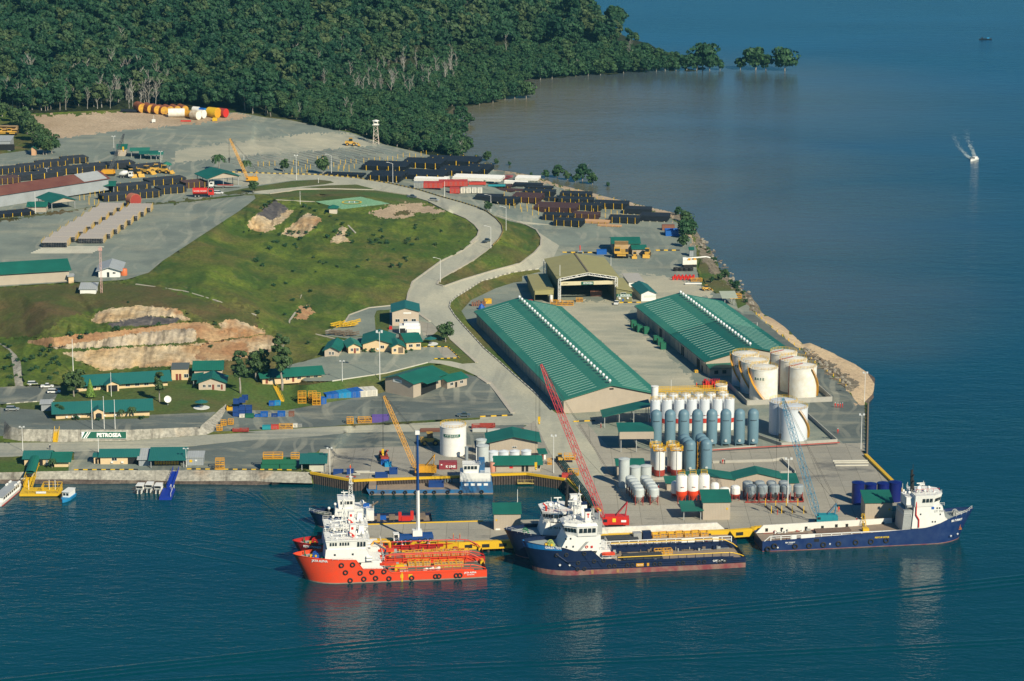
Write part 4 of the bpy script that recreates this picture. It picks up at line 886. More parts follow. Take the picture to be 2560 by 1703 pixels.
MB().box(0,8.4,0,.2,3.4,5.6).build('wall',OLIVE,WSL);MB().box(5.9,8.4,.2,.4,-.3,3.4).build('wall',OLIVEW,WSL);MB().box(0,.2,0,32,-.3,5.4).build('wall',OLIVEW,WSL);MB().box(8.2,8.4,.4,32,-.3,5.4).build('wall',OLIVEW,WSL);MB().box(0,8.4,32,32.2,-.3,5.4).build('wall',OLIVEW,WSL)
MB().ext([(-.4,5.35),(8.6,5.7),(8.6,5.9),(-.4,5.55)],'y',-.2,32.5).build('roof',OLIVE,WSL)
MB().tube((7.2,-1.2,0),(7.2,-1.2,3.4),.7,14).build('gas_tank',WHITE,WSL)
MB().box(.3,8,1,30,-.28,-.22).build('floor_slab',MATS['oily_floor'],WSL)
# ------------------------------------------------------------------ sheds, offices, houses
win=lambda s,us,z0=1.1,z1=2.2,w_=1.5:[(s,u,u+w_,z0,z1,'window')for u in us]
ac=lambda s,us:[(s,u,u+.8,.5,1.05,'air_conditioner')for u in us]
bld('small dark green roofed shed with white front beside the workshop','shed',tF(1705,712),tF(1840,710),19,3.4,1.4,'y',WHITE,GREEND,[('f',1.2,6.5,1.6,2.6,'panel',paint('pale_banner',(.62,.66,.60),.6))],rz=R(10))
bld('pale grey flat roofed shed behind the small dark green shed','shed',tF(1590,600),tF(1720,600),14,3.4,.5,'mb',WHITE,paint('pale_roof',(.42,.40,.36),.7),rz=R(8))
o,r,W_=bld('small green roofed fuel shed behind the giant dump truck','shed',tF(1440,268),tF(1690,268),14,4.6,1.6,'x',BEIGE,GREENY,[('f',0.5,5,0,3.4,'opening')],rz=R(2))
MB().box(9,15.5,-5,0,0,3.0).build('annex_wall',BEIGE,o);MB().ext([(-5.6,2.8),(0,3.8),(0,4),(-5.6,3)],'x',8.6,16).build('annex_roof',GREENY,o)
bld('green gabled store behind the four small domed tanks','building',tJ(90,868),tJ(530,862),11,4.6,1.9,'y',BEIGE,GREENY,[('f',8,9.4,2.2,2.7,'window')],rz=R(3),over=1.3)
bld('long green roofed gatehouse office at the inner dock edge','building',tJ(148,1030),tJ(552,1025),8,2.9,1.6,'x',BEIGE,GREENY,win('f',[13.3],1.0,2.1,1.9)+[('f',8.8,9.7,0,2.1,'doorway'),('f',10.2,11.1,0,2.1,'doorway'),('f',4.6,5.8,1.2,1.9,'panel',RED),('f',4.6,5.4,1.95,2.3,'panel',BLUE)],rz=R(2),over=1.0)
bld('tiny green roofed booth right of the dock office','booth',tJ(553,918),tJ(605,916),4,2.2,.4,'mb',WHITE,GREENY,[('f',.5,1.3,0,1.9,'door')])
bld('tall beige shed with green roof at the inner end of the jetty','shed',tL(1970,535),tL(2215,532),7.5,5.4,1.2,'mb',BEIGE,GREENY,[('f',.5,1,3,3.6,'panel',YEL),('f',.5,2,0,.5,'panel',WHITE)],rz=R(2),over=.4)
bld('beige shed with sloping green roof behind the light and dark blue supply ships','shed',tJ(2050,1472),tJ(2300,1466),8,6.0,1.6,'mb',BEIGE,GREENY,[('f',7.6,8.2,3.4,4,'panel',YEL)],rz=R(2),over=.4)
o,r,W_=bld('small green lean to canopy on the left of the beige quay shed','canopy',tJ(1868,1478),tJ(2040,1475),7,3.3,.9,'mb',None,GREENY,open_=True)
bld('beige shed in front of the deep blue tanks on the far quay','shed',tN(1185,600),tN(1435,596),8.5,6.2,1.5,'mb',BEIGE,GREENY,[('f',7.6,8.2,3.6,4.2,'panel',YEL)],rz=R(2),over=.4)
bld('green canopy at the right of the far quay shed','canopy',tN(1442,596),tN(1600,590),7,3.4,-.8,'mb',None,GREENY,open_=True)
bld('left half of the double gabled green roofed bagging hall','building',tJ(1850,1200),tJ(2340,1195),8,3.6,1.4,'y',BEIGE,GREENY,rz=R(2),over=.5)
bld('right half of the double gabled green roofed bagging hall','building',tK(500,1378),tK(925,1370),8,3.8,1.9,'y',BEIGE,GREENY,rz=R(2),over=.5)
bld('small green lean to at the right end of the bagging hall','canopy',tK(938,1385),tK(1085,1382),8,2.6,.8,'mb',BEIGE,GREENY,rz=R(2),over=.4)
bld('low green roofed hut behind the pale grey silos','hut',tJ(1262,1085),tJ(1500,1080),8,4.5,1.0,'x',BEIGE,GREENY,rz=R(2))
bld('small green roofed hut between the hopper rows and orange silos','hut',tJ(1720,1200),tJ(1830,1198),5,2.6,.6,'mb',BEIGE,GREENY)
o,r,W_=bld('open green roofed canopy with one steep slope at the front of the long warehouse','canopy',tJ(1140,625),tJ(1555,615),9,4.2,3.6,'mr',None,GREENY,open_=True,posts=4,rz=R(3))
o,r,W_=bld('open steel frame plant shed with a beige fascia panel','shed',tJ(1290,850),tJ(1588,845),12,7.0,.3,'mb',None,GREENY,open_=True,posts=3,rz=R(2))
MB().box(-.3,W_+.3,-.75,-.6,5.0,7.6).build('fascia',BEIGE,o)
o,r,W_=bld('beige machine shop with green roof and dark doorway above the dark gravel yard','workshop',tE(1190,1400),14,19,5.7,1.9,'y',BEIGE,GREENY,[('f',4,8.3,4.7,6,'panel'),('r',4.5,13.5,.1,4.4,'opening')],rz=R(-38),over=.9)
text('HALCO',.8,TXTG,o,(6.4,-.09,5.35));MB().ext([(W_,5.6),(W_+3.4,5.0),(W_+3.4,5.15),(W_,5.75)],'y',4,14).build('awning',GREEN,o)
bld('lower green roofed wing at the right of the machine shop','building',tE(1760,1372),10,8,3.0,1.3,'x',BEIGE,GREEN,win('f',[1.5,6.5])+[('f',4,5,0,2,'doorway')],rz=R(42))
bld('grey two storey store with a blue grey gabled roof above the white drilling skid','building',tE(1255,790),tE(1500,778),14,6.0,1.5,'y',PINKW,GREEND,win('f',[1.3,4.6,8],1.6,2.8,1.7)+[('f',4.6,7.8,5,5.6,'panel')],rz=R(3))
bld('cream clinic with cross gabled green roof, centre of the office lot','building',tE(985,1020),tE(1250,1045),16,3.0,1.8,'y',CREAM,GREENY,win('f',[7],1,2.1,1.4)+ac('f',[3.4,5.4]),rz=R(0),over=.9)
bld('cream right wing of the green roofed clinic','building',tE(1385,1010),tE(1520,985),15,3.2,1.6,'x',CREAM,GREENY,win('f',[1,4],1,2.1),rz=R(14),over=.8)
bld('cream porch block with brown screens at the front of the clinic','building',tE(1250,1050),tE(1370,1022),9,3.0,1.2,'y',CREAM,GREENY,win('f',[.8],1,2.1,1)+[('f',2.6,4.6,.2,2.6,'panel',WOOD)],rz=R(10),over=.8)
bld('beige left building with green gabled roof at the end of the clinic row','building',tE(632,1075),tE(760,1085),14,2.8,1.4,'y',PINKW,GREENY,win('f',[1.8,3],.9,2.1,.7),rz=R(-5),over=.9)
bld('small cream house between the clinic and the beige left building','building',tE(850,1045),tE(965,1010),9,2.9,1.2,'y',CREAM,GREENP,win('f',[1,3.2],.9,2,.9)+[('f',2.2,3,0,2,'door')],rz=R(12),over=.8)
bld('long green roofed quarters with red doors left of the lamp post','building',tE(60,1325),tE(600,1300),9,2.8,1.7,'x',CREAM,GREENY,win('f',[3,9,13.5,17,20],1,2,1.4)+[('f',1.2,2.1,0,2,'door'),('f',11.5,12.3,0,2,'door')],rz=R(15),over=1.2)
o,r,W_=bld('long cream office with green roof and central porch below the cut slope','building',tD(680,1400),tD(1545,1345),10,3.0,2.0,'x',CREAM,GREEND,win('f',[3.5,6.8,10,19.5,23,26.5,30],1,2.2,1.6),rz=R(14),over=1.6)
MB().ext([(12,0),(16.6,0),(16.6,2.9),(14.3,4.1),(12,2.9)],'y',-3.4,0).build('porch',CREAM,o);MB().box(12.6,16,-3.47,-3.38,.2,2.6).build('doorway',DARK,o)
MB().ext([(11.2,2.7),(14.3,4.2),(14.3,4.4),(11.2,2.9)],'y',-4,3).build('porch_roof',GREEND,o);MB().ext([(14.3,4.2),(17.4,2.7),(17.4,2.9),(14.3,4.4)],'y',-4,3).build('porch_roof',GREEND,o)
bld('flat roofed cream annex with two red doors right of the long office','building',tD(1580,1290),tD(1735,1278),9,4.2,.2,'mb',CREAM,paint('dark_flat_roof',(.10,.12,.12),.8),win('f',[4.8],1,2.3,1.6)+[('f',1.6,2.5,0,2.4,'door'),('f',2.8,3.7,0,2.4,'door')],rz=R(3),over=.3)
bld('pale cottage with green gabled roof and brown windows behind the garden trees','building',tD(1830,1380),tD(2080,1360),10,2.9,1.8,'y',PINKW,GREENY,win('f',[1.6,3.6,7],1,2,1)+[('f',5,5.8,0,2,'door'),('f',8.3,9,0,2,'door')],rz=R(3),over=.8)
bld('green roofed cottage wing right behind the pale cottage','building',tD(1790,1275),tD(2050,1255),10,3.6,2.0,'x',PINKW,GREEN,rz=R(4),over=.8)
bld('green verandah roof at the left side of the pale cottage','canopy',tD(1775,1345),tD(1835,1380),9,2.4,.4,'mr',None,GREEN,open_=True,rz=R(3))
o,r,W_=bld('front headquarters with dull green roof and arched porch above the sign wall','building',tH(515,325),tH(1372,300),10.5,2.8,2.1,'x',CREAM,GREEND,win('f',[11,19.2,23,26.8],1.3,2.2,1.7)+ac('f',[3.5,5.8,8,17,21]),rz=R(9),over=1.5)
MB().ext([(13.6,0),(17.2,0),(17.2,2.9),(15.4,3.9),(13.6,2.9)],'y',-2.6,0).build('porch',CREAM,o);MB().ext([(14.3,.15),(16.5,.15),(16.5,1.9),(15.9,2.35),(14.9,2.35),(14.3,1.9)],'y',-2.66,-2.58).build('doorway',GLASS,o)
MB().ext([(12.8,2.75),(15.4,4.1),(15.4,4.3),(12.8,2.95)],'y',-3.1,2).build('porch_roof',GREEND,o);MB().ext([(15.4,4.1),(18,2.75),(18,2.95),(15.4,4.3)],'y',-3.1,2).build('porch_roof',GREEND,o)
bld('plain grey pump hut left of the front headquarters','hut',tH(380,250),tH(470,248),4,2.7,.3,'mb',GREYW,GREYR)
bld('cream waterfront guardhouse with faded green roof, farthest left on the seawall','building',tH(225,752),tH(465,745),8,2.7,1.5,'x',CREAM,GREEND,win('f',[1.4],.9,2,.9)+[('f',4,6.4,0,2,'opening'),('f',7.4,8.2,0,2,'panel',STEEL)],rz=R(2),over=.7)
bld('cream waterfront house with bright green roof joined to the guardhouse','building',tH(500,765),tH(630,760),9,2.4,1.7,'x',CREAM,GREENY,rz=R(2),over=1.2)
bld('cream waterfront office with dark green roof in the middle of the seawall','building',tH(925,740),tH(1268,735),8,2.9,1.4,'x',CREAM,GREEND,win('f',[4],1.3,2.3,1.7)+ac('f',[3.6,7.2])+[('f',9.5,13.2,0,2.3,'opening')],rz=R(2),over=.7)
bld('tiny cream ticket booth at the left of the waterfront office','booth',tH(865,735),tH(905,735),5,2.6,.4,'x',CREAM,GREEND,[('f',.5,1.3,0,2,'doorway')],rz=R(2),over=.5)
bld('grey roofed link store between waterfront office and crew shelter','shed',tH(1278,755),tH(1378,753),8,2.4,1.4,'mb',GREYW,GREYR,rz=R(2))
o,r,W_=bld('open crew shelter with wide green roof and life jackets hanging inside','shelter',tH(1382,775),tH(1700,770),9,2.9,1.7,'mb',None,GREEND,open_=True,posts=2,rz=R(2))
MB().box(3.4,8,-.2,-.1,2.6,3.0).build('sign',WHITE,o);text('LIFE JACKETS',.3,TXTK,o,(5.7,-.23,2.8))
for k in range(9):
 j=solo(MB().cb(0,0,0,.75,.45,1.2),'life_jackets',YELO,'row of orange yellow life jackets hung on the rail of the crew shelter','life jackets',o.location+Vector((1.6+k*.95,3,.5)),0,'life jackets in the crew shelter')
bld('windowless grey cabin with yellow warning sign right of the crew shelter','cabin',tH(1720,750),tH(1872,748),6,2.8,.5,'mb',GREYW,GREYR,[('f',.9,1.9,1.1,2,'panel',YEL),('f',2.9,3.5,1.5,2,'panel',WHITE)],rz=R(2),over=.3)
bld('small white shed with a green lean to roof at the left end of the quay','shed',tI(562,800),tI(790,792),8,2.7,.9,'mb',None,GREEND,open_=True,rz=R(2))
bld('cream storeroom under the green lean to roof at the end of the quay','storeroom',tI(638,795),tI(785,790),6,2.4,.1,'mb',paint('cream_store',(.58,.55,.44),.7),WHITE,rz=R(2),over=.0)
bld('long beige warehouse with green roof at the edge of the plateau','warehouse',tD(-420,450),tD(638,385),20,5.2,2.6,'x',BEIGE,GREENY,over=1.0)
o,r,W_=bld('white bungalow with grey roof and orange water tank on the plateau','house',tD(908,345),tD(1110,335),16,3.0,1.4,'y',WHITE,GREYR,win('f',[6],1.5,2.2,1.1)+[('f',3.5,4.5,.1,2.2,'opening',GLASS)],rz=R(3),over=1.1)
bld('tiny yellow hut with flat roof beside the long beige warehouse','hut',tD(632,388),tD(680,385),3,2.4,.3,'mb',CREAM,GREYR)
bld('white metal hut standing alone on the grass slope','hut',tD(738,512),tD(885,508),7,2.7,1.0,'mb',WHITE,GREYR,rz=R(2),over=.5)
MB_=MB().lathe([(1.35,0),(1.4,.2),(1.4,2.4),(1.2,2.8),(.4,3)],18);solo(MB_,'water_tank',paint('orange_plastic',(.66,.17,.06),.5),'round orange plastic water tank beside the white bungalow','water tank',GP(*tD(1142,325)),0,smooth='auto')
o,r,W_=bld('long rusty red roofed shed with worn grey metal wall in the pipe yard','shed',tA(-420,1226),tA(1000,1003),16,5.4,2.6,'x',GREYW,RUST,over=.8)
MB().box(W_-15,W_-1,-.5,8.2,0,.1).build('patched_sheets',GREYR,o,'pale replacement sheets on the rusty roof').rotation_euler=(math.atan2(2.6,8),0,0)
[c for c in o.children if c.name.startswith('patched')][0].location=(0,0,5.62)
bld('open sided shed with green roof and beige gable in front of the rusty shed','shed',tA(475,1200),tA(705,1165),16,3.8,1.8,'y',BEIGE,GREENY,open_=True,posts=2,rz=R(33),over=.8)
bld('little beige hut with green roof left of the open shed and white post','hut',tA(258,1218),tA(425,1215),8,2.9,1.3,'x',BEIGE,GREENY,rz=R(2),over=.7)
bld('low open shed with green roof at the right end of the rusty shed','shed',tA(850,1040),tA(1070,1015),10,3.6,1.2,'x',BEIGE,GREENY,open_=True,posts=3,rz=R(5),over=.8)
o,r,W_=bld('large open pipe shed with green roof and beige gable beside the yellow crane','shed',tA(1915,1000),tA(2205,968),16,5.2,2.4,'y',BEIGE,GREENY,open_=True,posts=3,rz=R(27),over=1.0)
bld('small green roofed hut left of the row of open canopies','hut',tA(1085,700),tA(1170,690),11,4.0,1.4,'x',BEIGE,GREENY,rz=R(6),over=.7)
bld('pale green open canopy in the row beside the small yard hut','canopy',tA(1205,715),tA(1375,705),10,3.6,.7,'x',None,GREENP,open_=True,rz=R(6),over=.6)
bld('dark green open canopy in the middle of the canopy row','canopy',tA(1290,735),tA(1450,725),9,3.2,.7,'x',None,GREENY,open_=True,rz=R(6),over=.6)
bld('faded green open canopy at the right end of the canopy row','canopy',tA(1385,738),tA(1500,730),9,3.0,.6,'x',None,GREENP,open_=True,rz=R(6),over=.6)
bld('peach coloured toilet hut beside the roadside bushes','hut',tA(290,695),tA(330,693),4,4,.8,'y',paint('peach',(.62,.36,.20),.8),GREENY,rz=R(0),over=.8)
bld('grey roofed garage with dark front at the far left edge','garage',tA(-120,650),tA(100,645),14,5.2,.6,'mb',GREYW,GREYR,[('f',3,15,0,3.4,'opening')],rz=R(2),over=.4)
bld('small hut with green hip roof at the corner of the helipad','hut',tB(1190,1230),tB(1260,1230),4.4,2.6,1.3,'hip',paint('pale_hut',(.62,.55,.45),.8),GREENY,rz=R(0),over=.8)
bld('green hip roofed shelter beside the wheel loaders','shelter',tA(1510,835),tA(1570,833),5,2.9,1.4,'hip',None,GREENP,open_=True,over=.8)
bld('small yellow framed shelter with pale roof beside the beach','shelter',tS(775,748),tS(870,745),7,3.4,.8,'mb',None,paint('pale_green_roof',(.40,.44,.34),.6),open_=True,rz=R(4),over=1.2)
bld('tiny green roofed hut on the shore behind the white drilling unit','hut',tS(455,300),tS(492,300),3,3.2,.5,'mb',GREYW,GREENY,over=.4)
# ------------------------------------------------------------------ ships: local x runs aft from the stem, y away from the camera
DECKG=paint('green_deck',(0.10,0.13,0.10),0.8,dirt=0.6,scale=0.8,dirtcol=(0.22,0.18,0.14))
DECKW=paint('timber_deck',(0.30,0.23,0.17),0.85,dirt=0.7,scale=0.5,dirtcol=(0.20,0.16,0.13))
DECKL=paint('grey_deck',(0.34,0.38,0.37),0.8,dirt=0.4,scale=0.6)
BOOT=paint('worn_boot_paint',(0.22,0.045,0.055),0.7,dirt=0.8,scale=0.35,dirtcol=(0.30,0.24,0.17))
BOOTG=paint('grey_waterline',(0.30,0.22,0.17),0.8,dirt=0.8,scale=0.5,dirtcol=(0.16,0.16,0.13))
ORAIL=paint('orange_crash_rail',(0.72,0.07,0.02),0.5,dirt=0.2)
class Ship:
 def __init__(s,label,cat,pos_,rz,L_,B,top,hullm,bootm,bootz,bul=1.1,rake=3.4,ent=15,sg=1,zmax=8.5,deckm=DECKW,name='supply_ship',foredeck=DECKL,stepu=20):
  s.o=thing(name,label,cat,pos_,rz);s.sg,s.L,s.B,s.top=sg,L_,B,top
  s.rake,s.ent,s.zm=rake,ent,zmax
  T=[0,.03,.08,.15,.24,.35,.48,.62,.78,.9,1.0];us=sorted(set([u for u,_ in top if u>ent]+[ent+(L_-ent)*k/10 for k in range(1,11)]))
  lev=[-2.2,0,bootz,2.2,None,None]
  def stem(z):return-rake*max(0,z/zmax)**1.2
  def f(t):return(1-(1-min(1,t))**2.1)**0.75
  def pt(st,z,far):
   t,u=st
   if t is not None:uu=stem(z)+(ent-stem(z))*t;e=0.75+0.25*min(1,max(0,z)/zmax);hb=f(t/e)*B/2 if t<e else B/2
   else:uu=u;k=(u-L_*0.8)/(L_*0.2);hb=B/2*(1-0.06*max(0,k)**2)
   if z<0:hb*=0.8;uu=uu+(1.2 if t is not None and t<.2 else 0)
   return(uu,hb*(1 if far else-1),z)
  sts=[(t,None)for t in T]+[(None,u)for u in us]
  def topz(u):return float(np.interp(u,[a for a,_ in top],[b for _,b in top]))
  s.topz=topz;s.pt=pt
  def tz(st):
   if st[0]is None:return topz(st[1])
   z=zmax
   for _ in range(4):z=topz(pt(st,z,0)[0])
   return z
  def shell(zs_f):
   mb=s.mb()
   for far in(0,1):
    rows=[[pt(st,z,far)for z in zs_f(tz(st))]for st in sts];n=len(rows[0]);vs=[p for r_ in rows for p in r_]
    mb.add(vs,[(i*n+j,(i+1)*n+j,(i+1)*n+j+1,i*n+j+1)for i in range(len(rows)-1)for j in range(n-1)])
   a,b=[pt(sts[-1],z,0)for z in zs_f(tz(sts[-1]))],[pt(sts[-1],z,1)for z in zs_f(tz(sts[-1]))]
   for j in range(len(a)-1):mb.quad(a[j],b[j],b[j+1],a[j+1])
   return mb
  s.hull=shell(lambda z:[bootz,max(bootz+.01,min(2.2,z*.6)),(min(2.2,z*.6)+z)/2,z]).build('hull',hullm,s.o,smooth='auto')
  shell(lambda z:[-2.2,0,bootz]).build('waterline_band',bootm,s.hull)
  for nm,sel,m in(('foredeck',lambda u:u<stepu,foredeck),('deck',lambda u:u>=stepu-4,deckm)):
   mb=s.mb();prev=None
   for st in sts:
    z=tz(st)-bul;a,b=pt(st,z,0),pt(st,z,1)
    if prev and(sel(prev[0][0])and sel(a[0])):mb.quad(prev[0],prev[1],b,a)
    prev=(a,b)
   mb.build(nm,m,s.o)
  mb=s.mb()
  for far in(0,1):
   r_=[pt(st,tz(st),far)for st in sts]
   for a,b in zip(r_,r_[1:]):
    if(Vector(a)-Vector(b)).length>.05:mb.tube(a,b,.13,5)
  mb.build('cap_rail',hullm,s.hull)
 def mb(s):
  m=MB()
  if s.sg<0:m.m=Matrix.Diagonal((-1,1,1,1))
  return m
 def part(s,name,mat,fn,parent=None,label=None,smooth=False):
  m=s.mb();fn(m)
  if s.sg<0:m.f=[f[::-1]for f in m.f]
  return m.build(name,mat,parent or s.o,label,smooth)
 def wins(s,par,u0,u1,n,y,z0,z1,gap=.25,lean=0):
  w_=(u1-u0)/n
  for k in range(n):s.part('window',GLASS,lambda m:m.box(u0+w_*k+gap/2,u0+w_*(k+1)-gap/2,y-.05,y+.02,z0,z1),par)
 def frontwins(s,par,x,y0,y1,n,z0,z1,dx=0):
  w_=(y1-y0)/n
  for k in range(n):s.part('window',GLASS,lambda m:m.add([(x,y0+w_*k+.1,z0),(x,y0+w_*(k+1)-.1,z0),(x+dx,y0+w_*(k+1)-.1,z1),(x+dx,y0+w_*k+.1,z1)],[(0,1,2,3)]),par)
 def rail(s,pts,h=1.0,mat=None,name='railing',par=None,step=1.6,r=.045,rows=(1.0,.5)):
  def fn(m):
   for a,b in zip(pts,pts[1:]):
    a,b=Vector(a),Vector(b);n=max(1,int((b-a).length/step))
    for k in rows:m.tube(a+Vector((0,0,h*k)),b+Vector((0,0,h*k)),r,4)
    for k in range(n+1):p=a.lerp(b,k/n);m.tube(p,p+Vector((0,0,h)),r,4)
  return s.part(name,mat or WHITE,fn,par)
 def tyres(s,pts,R_=.62,r=.24,side=-1):
  for(u,z)in pts:
   y=None
   for st in[(k/40,None)for k in range(41)]:
    p=s.pt(st,z,0)
    if p[0]<=u:y=p[1]
   if u>s.ent:y=-s.B/2
   s.part('tyre_fender',BLACK,lambda m:m.torus((u,y-.1,z),R_,r,'y',12,6),s.hull,smooth=True)
 def txt(s,t,size,mat,u,y,z,par=None,rz=0,**k):
  return text(t,size,mat,par or s.hull,(s.sg*u,y,z),(math.pi/2,0,rz),**k)
def _bt(s,t,size,u,z,off=.1):
 def at(uu):
  q=min((s.pt((k/80,None),z,0)for k in range(81)),key=lambda p:abs(p[0]-uu));return Vector(q)
 a,b=at(u-2),at(u+2);c=at(u);d=b-a;n=Vector((d.y,-d.x,0)).normalized();n=n if n.y<0 else-n;c=c+n*off
 s.txt(t,size,TXTW,c.x,c.y,z,rz=(math.atan2(d.y,d.x)if s.sg>0 else-math.atan2(d.y,d.x)),sx=.9,bold=.03)
Ship.bowtxt=_bt
def slab(m,u0,u1,hw,z0,z1,du0=0,du1=0,y0=None,y1=None,dy=0):
 """deckhouse block; du0/du1 lean of fore and aft faces, dy lean of the sides"""
 a=-hw if y0 is None else y0;b=hw if y1 is None else y1
 m.add([(u0,a,z0),(u1,a,z0),(u1,b,z0),(u0,b,z0),(u0+du0,a-dy,z1),(u1+du1,a-dy,z1),(u1+du1,b+dy,z1),(u0+du0,b+dy,z1)],[(3,2,1,0),(4,5,6,7),(0,1,5,4),(1,2,6,5),(2,3,7,6),(3,0,4,7)])
def mast(s,u,z,h,mat,par,lat=True,yards=((.5,1.6),(.72,1.2)),y=0,r=.5):
 def fn(m):
  if lat:m.lattice((u,y,z),(u,y,z+h*.75),1.3,.6,7,.09)
  else:m.tube((u,y,z),(u+.4,y,z+h*.8),r,8,r*.5)
  m.tube((u,y,z+h*.6),(u,y,z+h),.09,5)
  for k,w_ in yards:m.box(u-.15,u+.15,y-w_,y+w_,z+h*k,z+h*k+.16);m.box(u-.5,u+.9,y-.4,y+.4,z+h*k-.1,z+h*k)
 return s.part('mast',mat,fn,par)
def radar(s,u,y,z,par,w_=1.5,mat=None):
 s.part('radar',mat or WHITE,lambda m:(m.tube((u,y,z),(u,y,z+.9),.14,6),m.box(u-w_,u+w_,y-.12,y+.12,z+.9,z+1.2)),par)
def dome(s,u,y,z,r,par):s.part('satellite_dome',WHITE,lambda m:m.lathe([(r*.25,-.9),(r*.25,0),(r*.75,.15*r),(r,r*.8),(r*.85,r*1.4),(r*.45,r*1.8),(.02,r*1.92)],14,u,y,z+.9),par,smooth=True)
def winch(s,u,y,z,m1,m2,sc=1.0):
 w_=s.part('winch',m1,lambda m:(m.torus((u,y-.9*sc,z+.9*sc),.75*sc,.16*sc,'y',14,5),m.torus((u,y+.9*sc,z+.9*sc),.75*sc,.16*sc,'y',14,5),m.tube((u,y-1*sc,z+.9*sc),(u,y+1*sc,z+.9*sc),.45*sc,10),m.box(u-1*sc,u+1*sc,y-1.2*sc,y-1*sc,z,z+1*sc),m.box(u-1*sc,u+1*sc,y+1*sc,y+1.2*sc,z,z+1*sc)))
 s.part('winch_motor',m2,lambda m:(m.box(u-1.7*sc,u-.9*sc,y-.6*sc,y+.6*sc,z,z+.9*sc),m.tube((u,y-1.25*sc,z+.9*sc),(u,y-1.6*sc,z+.9*sc),.35*sc,8)),w_)
def crashrail(s,u0,u1,y,z,mat,hz=1.7,end=None,h0=.1):
 """heavy rail on stanchions along the cargo deck, curving down at the stern"""
 side=1 if y>0 else-1
 pts=[(u0,y,z+hz),(u1-7,y,z+hz),(u1-4,y-side*.3,z+hz*.9),(u1-1.5,y-side*.9,z+hz*.45),(u1-.1,y-side*1.6,z+h0)]
 def fn(m):
  m.path(pts,.16,6);mat is not YEL and m.path([(p[0],p[1],z+(p[2]-z)*.5)for p in pts[:4]],.09,5)
  if mat is not YEL:st(m)
 def st(m):
  n=int((u1-5-u0)/2.6)
  for k in range(n+1):u=u0+(u1-5-u0)*k/n;m.tube((u,y,z-.3),(u,y,z+hz),.11,5)
 c_=s.part('crash_rail',mat,fn)
 if mat is YEL:s.part('stanchions',NAVY,lambda m:(st(m),m.box(u0,u1-7,y-.12,y+.12,z-.3,z+hz*.42)),c_)
 return c_
